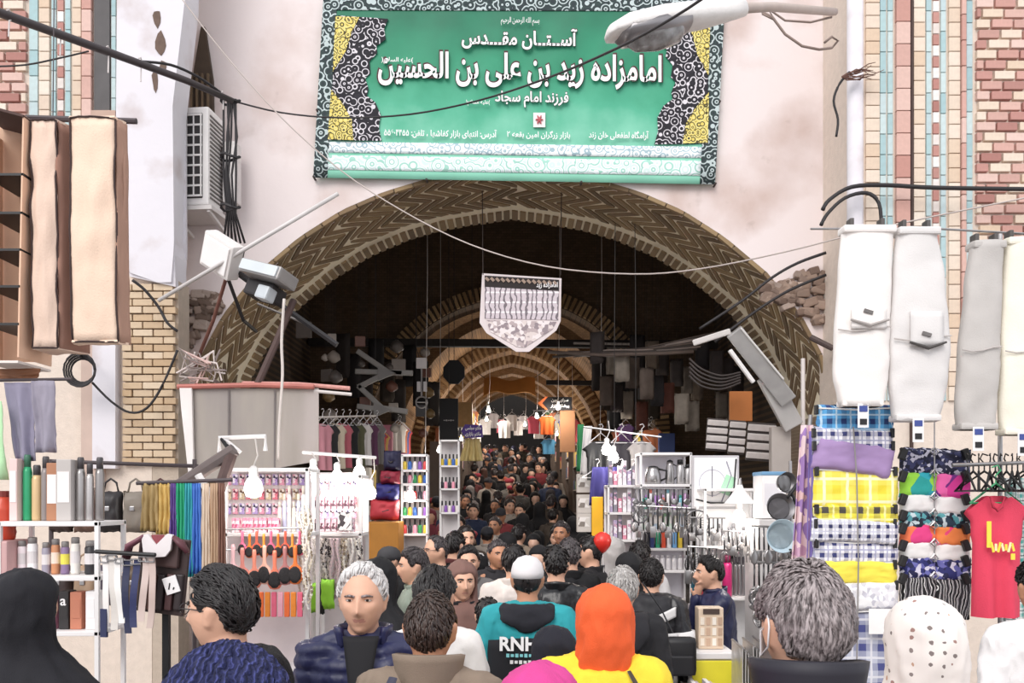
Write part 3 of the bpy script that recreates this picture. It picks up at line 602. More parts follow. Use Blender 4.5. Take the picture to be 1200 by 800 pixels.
# metal sheet stall front with its red rail
ms = thing('metal_sheet', 'large grey painted metal sheet hanging below a red rail at left of arch', 'metal sheet', P(295, 545, 7.1)); q0 = ms.location
bm = bmesh.new(); W0 = [(222, 455), (373, 456), (374, 541), (222, 566)]
sheet(bm, lambda a, b: P((222) * (1 - a) + 373.5 * a, 455 + (b) * ((566 - 455) * (1 - a) + (541 - 456) * a), 7.1 + .012 * sin(a * 6) * b) - q0, 20, 8, .012); s = NT('streaked_sheet'); f = s.n('ShaderNodeTexNoise', {'Vector': s.n('ShaderNodeMapping', {0: s.co, 3: (1.6, 1.6, .35)}).outputs[0], 'Scale': 2., 'Detail': 5.}).outputs[0]; SHEETM = s.out(s.ramp(f, [(.3, '#8a8280'), (.5, '#989088'), (.7, '#a69c98')]), .5); obj('panel', bm, SHEETM, ms)
for u in (268, 322):
    bm = bmesh.new(); tube(bm, [P(u, 457, 7.085) - q0, P(u, 548, 7.085) - q0], .008, 4); obj('seam', bm, M('#7a7371', .6), ms)
bm = bmesh.new(); prism(bm, [((u - 600) * 7.08 / 1000 - q0.x, HC + (VH - v) * 7.08 / 1000 - q0.z) for u, v in ((212, 455), (226, 455), (228, 540), (223, 562), (214, 480))], .03, T(0, 7.05 - q0.y, 0)); obj('white_edge', bm, M('#ded8d5', .6), ms)
for u in (229, 369): bm = bmesh.new(); q = P(u, 470, 7.13); box(bm, V((q.x, q.y, q.z / 2)) - q0, (.04, .04, q.z)); obj('post', bm, M('#8a8280', .6), ms)
pole('red painted rail along the top of the grey metal sheet', [(208, 453, 7.07), (300, 451, 7.07), (368, 453, 7.07)], .022, M('#b06a60', .6, .3), 'rail', 'rail'); pole('worn pink and white tube continuing the red rail to the right', [(284, 449, 7.12), (350, 450, 7.12), (410, 455, 7.12)], .018, M('#c98f86', .6, .4, 30), 'rail', 'rail')
pole('thin pale bar of the awning frame beside the metal sheet', [(368, 458, 7.1), (412, 462, 7.12)], .014, M('#cfc8c4', .6), 'rail', 'rail')
wc = thing('wire_tangle', 'tangle of pale loose wires lying behind the red rail', 'wires', P(235, 450, 7.1)); q0 = wc.location
for i in range(9):
    bm = bmesh.new(); tube(bm, [V((rnd.uniform(-.22, .25), rnd.uniform(-.05, .1), rnd.uniform(0, .32))) for _ in range(5)], .008, 5); obj('wire', bm, M(('#d9cdc8', '#c7a9a2', '#8a7d79')[i % 3], .7), wc)
# torn fluorescent trough and broken boards at the right springing
ft = thing('light_trough', 'dented grey metal light trough slanting down at the right springing of arch', 'light fitting', P(930, 498, 8.6)); q0 = ft.location
def strip(name, a, b, w, dd, mat, roll=0):
    A, Bb = P(*a) - q0, P(*b) - q0; ex = (Bb - A).normalized(); ey = V((0, 1, 0)); ey = (ey - ex * ey.dot(ex)).normalized(); ez = ex.cross(ey); bm = bmesh.new(); m = MX((ex, ey, ez)).transposed().to_4x4() @ MX.Rotation(roll, 4, 'X'); rbox(bm, (A + Bb) / 2, ((Bb - A).length, dd, w), .012, m); return obj(name, bm, mat, ft)
TRO = M('#a3a09e', .4, .25, 8, metal=.3)
strip('tray', (860, 388, 8.4), (924, 470, 8.5), .17, .1, TRO, .3); strip('tray', (898, 440, 8.5), (930, 500, 8.6), .2, .08, M('#b5b1ae', .4, .2, metal=.2), .1); strip('tray_lip', (868, 384, 8.36), (918, 444, 8.42), .02, .08, M('#cfcbc8', .4), .3); strip('diffuser_strip', (855, 410, 8.4), (883, 448, 8.42), .04, .05, M('#dedad7', .5)); strip('bracket_bar', (812, 402, 8.5), (856, 388, 8.45), .06, .04, M('#c4beba', .5))
bm = bmesh.new(); rbox(bm, V((P(914, 0, 8.72).x, 8.72, (HC + (VH - 500) * .00872) / 2)), (.2, .1, HC + (VH - 500) * .00872), .01); solo('grey_board', bm, M('#a59c96', .7, .15), 'plain grey upright board under the slanting light trough', 'board')
pole('pale drain pipe standing on the right jamb of arch', [(941, 420, 8.7), (941, 814, 8.7)], .022, M('#d8d0cc', .5), 'drain_pipe', 'pipe')
pole('broken rusty pipe stub at the right springing', [(950, 395, 8.7), (976, 408, 8.6)], .03, M('#4d3f3c', .7))
tw = thing('dry_twigs', 'clump of dry brown twigs caught on the right pier corner', 'twigs', P(1000, 85, 8.05)); q0 = tw.location; r3 = random.Random(8)
for i in range(11):
    a = V((-.1, .02, -.03)); pts = [a]
    for j in range(4): a = a + V((r3.uniform(.04, .10), r3.uniform(-.03, .02), r3.uniform(-.03, .05))); pts.append(a)
    bm = bmesh.new(); tube(bm, pts, [.008, .007, .006, .005, .003], 5); obj('twig', bm, M('#6d4f45', .9, .3), tw)
cable('wall_cable', 'black cable hanging from twigs down the right reveal', [(996, 84, 8.05), (984, 98, 8.1), (977, 118, 8.1), (982, 140, 8.1), (980, 160, 8.1)], .012)
# ------------------------------------------------------------------ stalls: helpers
WHITE = M('#e9e5e4', .5, .06); STEEL = M('#a9a6a6', .28, .2, 12, metal=.8); DSTEEL = M('#6d6b6d', .3, .2, 12, metal=.7); BLACK = M('#1b1a1c', .45, .2)
_shared = {}
def flask(label, p, h, r, col, cap='#2a2729', group=None, handle=False, cat='flask', metal=False):
    """vacuum flask: body, screw cap, optional handle"""
    t = thing('vacuum_flask', label, cat, p, 0, group); k = ('fl', round(h, 3), round(r, 3), col, metal)
    if k not in _shared:
        bm = bmesh.new(); lathe(bm, [(r * .9, 0), (r, .01), (r, h * .74), (r * .72, h * .82)], 14); _shared[k] = mesh_of(bm, 'body', M(col, .3, .12, metal=.75 if metal else .1), True)
        bm = bmesh.new(); lathe(bm, [(r * .74, h * .8), (r * .74, h * .97), (r * .6, h)], 14); _shared[k + ('c', cap)] = mesh_of(bm, 'cap', M(cap, .4), True)
    if k + ('c', cap) not in _shared: bm = bmesh.new(); lathe(bm, [(r * .74, h * .8), (r * .74, h * .97), (r * .6, h)], 14); _shared[k + ('c', cap)] = mesh_of(bm, 'cap', M(cap, .4), True)
    obj('body', _shared[k], parent=t); obj('cap', _shared[k + ('c', cap)], parent=t)
    if handle: bm = bmesh.new(); tube(bm, [(r * .9, 0, h * .7), (r * 1.7, 0, h * .62), (r * 1.7, 0, h * .3), (r * .95, 0, h * .22)], r * .16, 6); obj('handle', bm, BLACK, t, smooth=True)
    return t
def carton(label, p, s, col, lab=None, group=None, name='carton', cat='box', rz=0):
    """printed box with a label panel"""
    t = thing(name, label, cat, p, rz, group); bm = bmesh.new(); rbox(bm, (0, 0, s[2] / 2), s, .004); obj('body', bm, M(col, .6, .08), t)
    bm = bmesh.new(); box(bm, (0, -s[1] / 2 - .001, s[2] * .55), (s[0] * .8, .003, s[2] * .5)); obj('label_panel', bm, lab or M('#efe9e6', .6), t)
    return t
def puff(bm, c, w, h, th, seed, m=MX(), n=14, k=10):
    """soft folded cloth: pillow with creases"""
    def f(sd):
        def g(a, b):
            x, z = (a - .5), (b - .5); e = max(0, 1 - (2 * abs(x)) ** 6) ** .5 * max(0, 1 - (2 * abs(z)) ** 6) ** .5
            cr = .25 * nz((x * 6 * w / h, z * 9, sd), 1, seed) + .15 * (1 - 2 * abs(nz((x * 4, z * 5 + 3, sd), 1.4, seed + 2)))
            return V(c) + (m.to_3x3() @ V((x * w + .008 * nz((z * 5, sd, 1), 1, seed), sd * th / 2 * e * (1 + cr), z * h + .012 * nz((x * 5, sd, 3), 1, seed))))
        return g
    for sd in (-1, 1):
        g = f(sd); vs_ = [[bm.verts.new(g(i / n, j / k)) for j in range(k + 1)] for i in range(n + 1)]
        for i in range(n):
            for j in range(k): bm.faces.new((vs_[i][j], vs_[i+1][j], vs_[i+1][j+1], vs_[i][j+1]))
    bmesh.ops.remove_doubles(bm, verts=bm.verts, dist=.003)
def hanger_bm(w=.38):
    bm = bmesh.new(); tube(bm, [(-w / 2, 0, -.10), (0, 0, 0), (w / 2, 0, -.10), (-w / 2, 0, -.10)], .006, 6); tube(bm, [(0, 0, 0), (0, 0, .04), (.025, 0, .065), (.01, 0, .09), (-.02, 0, .08)], .004, 6); return bm
def tshirt(bm, w, h, seed, th=.05, neck=.09):
    """hanging short-sleeved top, shoulders at z=0"""
    def wf(t): return w / 2 * (1 if t > .35 else 1.0)
    for sd in (-1, 1):
        n, m = 16, 14; g = []
        for i in range(n + 1):
            col = []
            for j in range(m + 1):
                a = i / n * 2 - 1; t = j / m; half = w / 2 * (1.28 - .28 * min(1, t / .08)) if t < .28 else w / 2 * .93; x = a * half
                z = -t * h - .11 * abs(a) ** 1.5 * (1 - t); 
                if t < .12 and abs(x) < neck: z -= (.06 if sd < 0 else .02) * (1 - (x / neck) ** 2) * (1 - t / .12)
                e = max(0, 1 - abs(a) ** 5) ** .5; y = sd * th / 2 * e * (.5 + .5 * t) + .02 * sin(a * 7 + seed) * t
                col.append(bm.verts.new((x, y, z)))
            g.append(col)
        for i in range(n):
            for j in range(m): bm.faces.new((g[i][j], g[i+1][j], g[i+1][j+1], g[i][j+1]))
    bmesh.ops.remove_doubles(bm, verts=bm.verts, dist=.002)
def shelf_unit(name, label, x0, x1, y0, y1, zs, post=.02, mat=WHITE, back=None, cat='shelf'):
    t = thing(name, label, cat, ((x0 + x1) / 2, (y0 + y1) / 2, 0)); w, d = x1 - x0, y1 - y0
    for z in zs: bm = bmesh.new(); rbox(bm, (0, 0, z - .012), (w, d, .024), .004); obj('shelf_board', bm, mat, t)
    for sx in (-1, 1):
        for sy in (-1, 1): bm = bmesh.new(); box(bm, (sx * (w / 2 - post / 2), sy * (d / 2 - post / 2), max(zs) / 2), (post, post, max(zs))); obj('post', bm, mat, t)
    if back: bm = bmesh.new(); box(bm, (0, d / 2 + .008, (max(zs) + .3) / 2), (w, .012, max(zs) - .3)); obj('back_panel', bm, back, t)
    return t
def bulb(label, p, r=.05, power=12, group=None, cord=.35, col='#fff6ea', cordto=None):
    """lit energy-saving bulb with holder and cord, carrying its own light"""
    t = thing('light_bulb', label, 'light bulb', p, 0, group)
    bm = bmesh.new(); lathe(bm, [(r * .25, -r), (r * .75, -r * .8), (r, -r * .1), (r * .85, r * .6), (r * .45, r * 1.2)], 14); obj('globe', bm, glow(col, 9.), t, smooth=True)
    bm = bmesh.new(); lathe(bm, [(r * .5, r * 1.15), (r * .52, r * 2.1), (r * .2, r * 2.4)], 10); obj('holder', bm, M('#dcd8d6', .5), t)
    bm = bmesh.new(); e = V(cordto) - V(p) if cordto is not None else V((.02, .02, cord + r * 2.4)); a = V((0, 0, r * 2.3)); tube(bm, [a, a.lerp(e, .5) + V((.02, 0, -.02)), e], .005, 5); obj('cord', bm, M('#cfc8c4', .7), t)
    l = bpy.data.lights.new('bulb_light', 'POINT'); l.energy = power * .5; l.shadow_soft_size = r; l.color = (1, .93, .84); lo = bpy.data.objects.new('bulb_light', l); COL.objects.link(lo); lo.parent = t; lo.location = (0, -r * 1.5, -r * 1.4)
    return t
# ------------------------------------------------------------------ left: canvas hanging cases
RAIL = M('#4a4043', .6, .3)
pole('dark rail that carries the hanging canvas cases', [(-40, 136, 4.4), (160, 142, 4.42)], .016, RAIL, 'hanging_rail', 'rail')
for u, lab in ((-22, 'hanging wire holding the canvas case rail at street edge'), (62, 'hanging wire holding the canvas case rail near the tiled pier')): pole(lab, [(u, 138, 4.4), (u + 2, -60, 4.5)], .003, RAIL, 'hanging_wire', 'wire')
KHAKI = M('#dfc4b2', .85, .14, 6, bump=.25, bscale=120); KDARK = M('#a88472', .9, .2, 6); CARD = M('#e0b99e', .8, .12, 7)
s_ = 4.36 / FPX
org = thing('hanging_organiser', 'open tan hanging organiser with dark empty shelves at the street edge', 'organiser', P(20, 424, 4.36)); q0 = org.location
for i, (va, vb) in enumerate(((160, 205), (214, 250), (260, 293), (302, 336), (346, 380), (388, 424))):
    bm = bmesh.new(); a, b = P(-18, vb, 4.22) - q0, P(47 - i * 1.2, va, 4.36) - q0; sheet(bm, lambda x, y: (a.x + (b.x - a.x) * x, -.15 + .30 * y, a.z), 4, 3, .012); obj('shelf', bm, BLACK if i < 5 else M('#e4dad4', .8), org)
for u0, u1, mt in ((47, 41, CARD), (-18, -18, CARD)):
    bm = bmesh.new(); sheet(bm, lambda x, y: V((P(u0 + (u1 - u0) * y, 150 + 274 * y, 4.36).x - q0.x, -.15 + .30 * x, P(0, 150 + 274 * y, 4.36).z - q0.z)), 3, 10, .008); obj('side_panel', bm, mt, org)
bm = bmesh.new(); sheet(bm, lambda x, y: P(-18 + (65 - 6 * y) * x, 140 + 284 * y, 4.52) - q0, 8, 12, .006); obj('back_panel', bm, CARD, org)
bm = bmesh.new(); sheet(bm, lambda x, y: V((P(-18 + 66 * x, 0, 4.36).x - q0.x, -.16 + .32 * y, P(0, 134 + 18 * x, 4.36).z - q0.z)), 5, 3, .012); obj('top_panel', bm, M('#54403c', .9), org)
def case(label, uo, v0, v1, mat, side, d=4.36, taper=3, dep=.16):
    """zipped soft storage case: bulging box with piped edges and hanging strap"""
    (a, b, c) = uo; t = thing('garment_case', label, 'storage case', P((a + c) / 2, v1, d)); q = t.location; s = d / FPX; w = (c - a) * s; h = (v1 - v0) * s; wb = (b - a) * s
    bm = bmesh.new(); 
    def front(x, y): return V((-w / 2 + wb * x + .004 * nz((x, y * 3, 1), 2, a) - taper * s * (1 - y), -.10 - .03 * sin(PI * x) * (1 - .6 * abs(2 * y - 1)) + .02 * nz((x * 4, y * 9, 0), 1, a), h * y))
    sheet(bm, front, 10, 24, .01); obj('front_panel', bm, mat, t, smooth=True)
    bm = bmesh.new(); sheet(bm, lambda x, y: V((-w / 2 + wb + (w - wb) * x - taper * s * (1 - y) + .004 * nz((x, y * 4, 2), 2, a), -.10 + dep * x + .02 * nz((x * 3, y * 7, 0), 1, a), h * y)), 6, 24, .01); obj('side_panel', bm, side, t, smooth=True)
    bm = bmesh.new(); sheet(bm, lambda x, y: V((-w / 2 + (w) * x - taper * s * (1 - y), -.10 + dep, h * y)), 3, 8, .01); obj('back_panel', bm, side, t)
    for nm, zz in (('top_panel', h), ('base_panel', 0)):
        bm = bmesh.new(); sheet(bm, lambda x, y: V((-w / 2 + (wb + (w - wb) * y) * x - (0 if zz else taper * s), -.11 + dep * y, zz + .012 * nz((x * 3, y * 3, 0), 1, a))), 5, 3, .012); obj(nm, bm, mat, t)
    PIPE = M('#3d2c2a', .8)
    for x in (0, 1):
        bm = bmesh.new(); tube(bm, [front(x, i / 16) + V((0, -.008, 0)) for i in range(17)], .005, 5); obj('piping', bm, PIPE, t, smooth=True)
    for y in (0, 1):
        bm = bmesh.new(); tube(bm, [front(i / 8, y) + V((0, -.008, 0)) for i in range(9)], .005, 5); obj('piping', bm, PIPE, t, smooth=True)
    for x in (.25, .75): bm = bmesh.new(); tube(bm, [V((-w / 2 + w * x, 0, h - .01)), V((-w / 2 + w * x, .0, h + .045))], .008, 5); obj('strap', bm, PIPE, t)
    return t
case('slim creased tan garment case hanging next to the open organiser', (50, 79, 96), 152, 412, KHAKI, M('#a07868', .9, .2, 8), taper=-2)
case('wide smooth tan garment case with dark piping beside the limewashed column', (94, 146, 152), 149, 405, M('#e8ccb6', .85, .12, 6, bump=.25, bscale=120), KDARK, taper=-3, dep=.07)
# lavender cloths and green cloth at the far left
def drape(name, label, top, bot, d, mat, cat='cloth', folds=5, amp=.02, group=None, th=.006, n=24, m=12, slack=0):
    """cloth hanging between two pixel edges (left u, right u, v) at distance d"""
    (ul, ur, vt), (bl_, br_, vb) = top, bot; bm = bmesh.new(); sd = len(label) % 17
    def f(x, y):
        p = P((ul + (ur - ul) * x) * (1 - y) + (bl_ + (br_ - bl_) * x) * y, vt + (vb - vt) * y, d); p.y += amp * (.4 + .6 * y) * sin(folds * 2 * PI * x + 2 * nz((x, y, 0), 2, sd)) + .01 * nz((x * 5, y * 8, 0), 1, sd); p.z += slack * sin(PI * x) * -.02; return p
    sheet(bm, f, n, m, th); return solo(name, bm, mat, label, cat, group, True)
pole('thin rail with lavender cloths below the open organiser', [(-30, 446, 4.3), (84, 444, 4.3)], .008, RAIL, 'hanging_rail', 'rail')
drape('cloth_panel', 'long grey-lavender cloth hung at street edge below the organiser', (5, 38, 448), (18, 42, 540), 4.3, M('#8f8a9e', .85, .2, 8), folds=1.5); drape('cloth_panel', 'short grey-lavender cloth with hook beside the longer one', (36, 64, 446), (42, 64, 530), 4.28, M('#97919f', .85, .2, 8), folds=1.2)
drape('cloth_panel', 'pale green cloth strip at the left end of the flask shelf', (-14, 3, 470), (-14, 8, 562), 4.25, M('#b7dfae', .8), folds=1)
drape('cloth_panel', 'rust brown leather strip lying above lavender cloths', (-12, 48, 432), (-10, 42, 446), 4.34, M('#8a5a3c', .6, .3), folds=1, amp=.01)
# flask shelf
D1 = 4.3; Z = lambda v, d=D1: HC + (VH - v) * d / FPX; X = lambda u, d=D1: (u - 600) * d / FPX
sh1 = shelf_unit('flask_shelf', 'white shelf rack stocked with flasks and jars at far left', X(14), X(130), 4.17, 4.47, [.45, .85, Z(735), Z(672), Z(610)])
row = [(24, 9, 536, '#e5c7c3', 'box'), (34, 10, 531, '#2f9d6c', 'f'), (45, 11, 543, '#d6b688', 'f'), (56, 10, 533, '#8f8684', 'f'), (68, 13, 541, '#ad7859', 'box'), (83, 17, 537, '#bab3af', 'box'), (97, 10, 534, '#a7a3a1', 'f'), (108, 9, 541, '#bdb8b6', 'f'), (119, 10, 534, '#96918f', 'f')]
nm = {'#e5c7c3': 'pale pink slim box', '#2f9d6c': 'bright green flask', '#d6b688': 'sand coloured flask', '#8f8684': 'taupe flask with dark lid', '#ad7859': 'brown cardboard box', '#bab3af': 'light grey tall box', '#a7a3a1': 'brushed steel flask', '#bdb8b6': 'short pale steel flask', '#96918f': 'dark steel flask'}
for u, w, vt, c, k in row:
    h = (608 - vt) * D1 / FPX; p = V((X(u), 4.27 + .02 * rnd.random(), Z(610) + .001)); lab = nm[c] + ' on the top board of the white rack'
    if k == 'f': flask(lab, p, h, w * D1 / FPX / 2, c, '#3f6f58' if 'green' in lab else '#4a4648', metal='steel' in lab)
    else: carton(lab, p, (w * D1 / FPX, .09, h), c)
row2 = [(30, 10, 632, '#efe3e6', 'white bottle'), (42, 12, 628, '#f0ecec', 'white jar'), (58, 10, 634, '#9d97a6', 'lavender grey jar'), (69, 10, 630, '#c98a62', 'orange jar with pale label'), (80, 10, 633, '#8a7396', 'purple jar with yellow label'), (92, 11, 628, '#e9e3dc', 'cream jar'), (110, 14, 632, '#2c2a2e', 'black mug jar')]
for u, w, vt, c, lab in row2:
    h = (671 - vt) * D1 / FPX; r = w * D1 / FPX / 2 * .95; t = thing('jar', lab + ' on the middle board of the white rack', 'jar', V((X(u), 4.27, Z(672) + .001)))
    bm = bmesh.new(); lathe(bm, [(r * .95, 0), (r, .01), (r, h * .78), (r * .8, h * .84)], 14); obj('body', bm, M(c, .4, .1), t, smooth=True); bm = bmesh.new(); lathe(bm, [(r * .86, h * .83), (r * .86, h * .98), (r * .7, h)], 14); obj('lid', bm, M('#8f8a88', .4), t, smooth=True)
    bm = bmesh.new(); lathe(bm, [(r * 1.01, h * .3), (r * 1.01, h * .62)], 14); obj('label_band', bm, M({'#8a7396': '#e8dc58', '#c98a62': '#f1d9c9'}.get(c, '#ded8d8'), .6), t)
row3 = [(66, 15, 692, '#d88ba6', 'pink tin'), (83, 12, 690, '#2b2728', 'black tin with white letter a'), (97, 14, 691, '#c07a60', 'orange brown tin'), (48, 14, 688, '#e7e2b8', 'pale yellow pack'), (114, 12, 690, '#f2eeee', 'white pack')]
for u, w, vt, c, lab in row3:
    t = carton(lab + ' on the lower board of the white rack', V((X(u), 4.27, Z(735) + .001)), (w * D1 / FPX * .95, .08, (734 - vt) * D1 / FPX), c, M(c, .6, .2))
    if 'letter a' in lab: letters('lettering', 'a', .07, INK, t, T(0, -.044, .12) @ UP, .01, False)
t = thing('plastic_bottle', 'ribbed red plastic bottle at the left end of rack', 'bottle', V((X(4), 4.3, Z(632)))); bm = bmesh.new(); lathe(bm, [(.05, 0), (.055, .01)] + [(.055 + .004 * (i % 2), .02 + .018 * i) for i in range(9)] + [(.03, .20), (.025, .22)], 14); obj('body', bm, M('#c4472f', .35), t, smooth=True); bm = bmesh.new(); lathe(bm, [(.028, .215), (.028, .245)], 10); obj('cap', bm, M('#7a2a22', .5), t)
bm = bmesh.new(); rbox(bm, (X(2), 4.3, Z(632) / 2), (.2, .25, Z(632) - .002), .01); solo('display_crate', bm, M('#cfa6a4', .6), 'pink display plinth under the red plastic bottle', 'crate')
# belts, leather display board and bib collar
lb = thing('leather_board', 'dark leather display board of wallets with a white tag', 'display board', P(190, 712, 4.0)); q0 = lb.location; s_ = 4 / FPX
m0 = rotM(0, R(6), R(-8)); bm = bmesh.new(); rbox(bm, (0, .02, .15), (.235, .02, .36), .006, m0); obj('board', bm, M('#3b2b2a', .55, .3, 9), lb)
bm = bmesh.new(); rbox(bm, (-.01, -.004, .26), (.2, .03, .13), .01, m0); obj('flap', bm, M('#4c3735', .45, .3, 9), lb)
for i in range(5): bm = bmesh.new(); rbox(bm, (-.085 + i * .042, -.006, .075), (.034, .035, .17), .008, m0); obj('wallet', bm, M(('#3a2724', '#6b4c44', '#2c2224', '#54393a', '#32282a')[i], .45, .2), lb)
bm = bmesh.new(); rbox(bm, (.055, -.03, .11), (.065, .008, .08), .002, rotM(0, R(-18), 0)); tg = obj('tag', bm, M('#f0ecec', .7), lb); 
for i in range(2): bm = bmesh.new(); tube(bm, [(.045 + i * .02, -.036, .09), (.05 + i * .02, -.036, .12 - i * .02)], .003, 4); obj('tag_mark', bm, BLACK, tg)
bm = bmesh.new(); box(bm, (0, .05, -.55), (.03, .03, 1.1)); obj('stand', bm, BLACK, lb)
bc = thing('leather_collar', 'white and wine red leather collar piece lying over the display board', 'collar', P(183, 652, 3.94)); 
bm = bmesh.new(); prism(bm, [(-.07, .10), (-.06, .02), (-.03, -.005), (.04, .0), (.065, .03), (.075, .10), (.05, .105), (.0, .055), (-.04, .105)], .02); obj('bib', bm, M('#e6dede', .5), bc)
bm = bmesh.new(); tube(bm, [(-.15, .02, -.01), (-.13, .01, .05), (-.08, .01, .08), (-.06, .01, .1)], [.02, .03, .025, .012], 8, flat=.5); obj('strap', bm, M('#7a4a56', .5, .3), bc, smooth=True); bm = bmesh.new(); tube(bm, [(.075, .015, .09), (.11, .015, .06), (.14, .015, .015)], [.02, .035, .02], 8, flat=.5); obj('strap', bm, M('#5c3038', .5, .3), bc, smooth=True)
bm = bmesh.new(); tube(bm, [(0, .02, .06), (0, .02, .1)], .03, 8, flat=.4); obj('inset', bm, M('#8c4048', .5), bc)
pole('black bar from which leather belts hang in front of white rack', [(112, 646, 3.95), (182, 650, 3.9)], .01, BLACK, 'belt_bar', 'rail')
for i, (u, v0, v1, c, lab) in enumerate(((122, 652, 745, '#efe9e6', 'white leather belt with navy tip'), (131, 650, 738, '#e4ddd6', 'cream leather belt'), (140, 654, 730, '#f0ece8', 'broad white leather belt'), (150, 656, 742, '#2f3350', 'navy leather belt'), (159, 655, 735, '#3a3f66', 'blue leather belt with eyelets'), (168, 652, 728, '#d9c4bc', 'pale rose leather belt'), (176, 652, 736, '#c9b4ac', 'dusty rose leather belt'))):
    t = thing('belt', lab + ' hanging from the black bar', 'belt', P(u, v1, 3.92), rnd.uniform(-.3, .3)); L = (v1 - v0) * 3.92 / FPX; bm = bmesh.new(); sheet(bm, lambda x, y: (-.015 + .03 * x + .012 * sin(y * 3 + i), .004 * sin(y * 9), L * y), 3, 14, .005); obj('strap', bm, M(c, .45, .15), t)
    bm = bmesh.new(); tube(bm, [(-.02, -.004, L * .93), (.02, -.004, L * .93), (.02, -.004, L), (-.02, -.004, L), (-.02, -.004, L * .93)], .004, 5); obj('buckle', bm, STEEL, t)
    if i == 0: bm = bmesh.new(); box(bm, (0, 0, .06), (.034, .012, .13)); obj('tip', bm, M('#2b3054', .5), t)
# scarves
pole('horizontal bar carrying the coloured scarves', [(160, 566, 4.5), (272, 562, 4.5)], .01, RAIL, 'scarf_rail', 'rail')
for u0, u1, v1, c, lab in ((166, 186, 622, '#a48a5a', 'bronze fringed scarf'), (184, 200, 626, '#c7a45c', 'mustard fringed scarf'), (199, 207, 634, '#5b3f86', 'narrow violet scarf'), (205, 217, 690, '#1d9a6c', 'emerald green scarf'), (215, 226, 676, '#2c97a0', 'teal scarf'), (224, 236, 672, '#3f6fc0', 'sky blue scarf'), (236, 246, 700, '#d8c3ae', 'cream cord scarf'), (246, 256, 706, '#b99a7e', 'fawn cord scarf'), (255, 264, 712, '#7c5648', 'brown cord scarf')):
    drape('scarf', lab + ' hanging from the left stall bar', (u0 + 1, u1 - 1, 566), (u0 - 1, u1 + 1, v1), 4.5, M(c, .6, .2, 10), 'scarf', 3, .016, n=16, m=12)
for i in range(10):
    u = 208 + i * 6; drape('tassel_cord', 'knotted cream tassel cord dangling under scarves', (u - 2, u + 2, 676), (u - 3, u + 3, 705 + 10 * (i % 3)), 4.44, M('#cdbfb4', .8, .3, 40), 'cord', 1, .01, 'tassel cords under the scarves', n=4, m=6)
pole('weathered dark timber prop leaning by the scarves', [(262, 700, 4.75), (248, 600, 4.8), (272, 530, 4.9)], .035, M('#5a4744', .8, .35, 12), 'timber_prop', 'beam'); pole('grey horizontal timber beam under the metal sheet', [(212, 568, 4.9), (275, 527, 4.9)], .04, M('#6f6462', .8, .3, 12), 'timber_beam', 'beam')
pole('white strut of the left stall frame', [(232, 556, 4.85), (257, 598, 4.85)], .022, WHITE, 'strut', 'strut')
# ------------------------------------------------------------------ left: brush and hair ornament stall, two bays
def bay(u0, u1, vt, d, label):
    t = shelf_unit('display_rack', label, (u0 - 600) * d / FPX, (u1 - 600) * d / FPX, d, d + .3, [.5, .95, HC + (VH - 624) * d / FPX, HC + (VH - vt) * d / FPX], .022); return t
bay(262, 362, 548, 5.25, 'white display frame hung with hair brushes'); bay(366, 424, 556, 6.0, 'white display frame of hair ornaments beyond the brushes')
bm = bmesh.new(); box(bm, (P(312, 640, 5.5).x, 5.53, 1.25), (.56, .012, 1.9)); solo('pegboard', bm, M('#e6dada', .7), 'pale pegboard behind the hanging hair brushes', 'board')
bm = bmesh.new(); box(bm, (P(395, 640, 6.3).x, 6.33, 1.25), (.42, .012, 1.9)); solo('pegboard', bm, M('#d8cfcf', .7), 'pale pegboard behind the strands of beads', 'board')
def brush(label, p, L, c, group, pad='#2d2a2c'):
    k = ('br', round(L, 2), c)
    if k not in _shared:
        bm = bmesh.new(); rings(bm, [(z, w, .010, 0, 0) for z, w in ((-L * .50, L * .04), (-L * .48, L * .12), (-L * .36, L * .19), (-L * .22, L * .2), (-L * .08, L * .15), (0, L * .06), (L * .1, L * .045), (L * .4, L * .055), (L * .48, L * .04))], 14); _shared[k] = mesh_of(bm, 'handle', M(c, .4, .12), True)
        bm = bmesh.new(); rings(bm, [(z, w, .006, 0, -.012) for z, w in ((-L * .46, L * .05), (-L * .36, L * .15), (-L * .22, L * .16), (-L * .1, L * .11), (-L * .05, L * .04))], 12); _shared[k + (1,)] = mesh_of(bm, 'bristle_pad', M(pad, .8, .4, 90, bump=.6, bscale=160), True)
    t = thing('hair_brush', label, 'hair brush', p, rnd.uniform(-.3, .3), group); obj('handle', _shared[k], parent=t); obj('bristle_pad', _shared[k + (1,)], parent=t)
pole('wire row holding small brushes above the large ones', [(264, 620, 5.18), (360, 618, 5.18)], .006, STEEL, 'wire_rail', 'rail'); pole('lower wire row of the brush stall', [(264, 644, 5.17), (360, 643, 5.17)], .006, STEEL, 'wire_rail', 'rail'); pole('lowest wire row of the brush stall', [(264, 682, 5.17), (360, 681, 5.17)], .006, STEEL, 'wire_rail', 'rail')
for i, (u, v, c, n_) in enumerate(((284, 664, '#d88a80', 'dusty rose'), (298, 666, '#e8907a', 'salmon'), (310, 661, '#f6b8a4', 'pale peach'), (322, 667, '#f2886c', 'bright coral'), (334, 662, '#b87a78', 'mauve brown'), (346, 661, '#ee7c3c', 'orange'), (273, 660, '#e4b8bc', 'pale pink'))): brush('large oval paddle brush with %s rim hanging on wire' % n_, P(u, v, 5.13), .24, c, 'large paddle brushes on the brush stall')
for i in range(9): u = 284 + i * 8.4; brush('small oval brush hanging above the large paddle brushes', P(u, 636 + 3 * (i % 2), 5.15), .15, ('#e56a8c', '#f08030', '#ea5f4a', '#f29a40')[i % 4], 'small brushes on the upper wire')
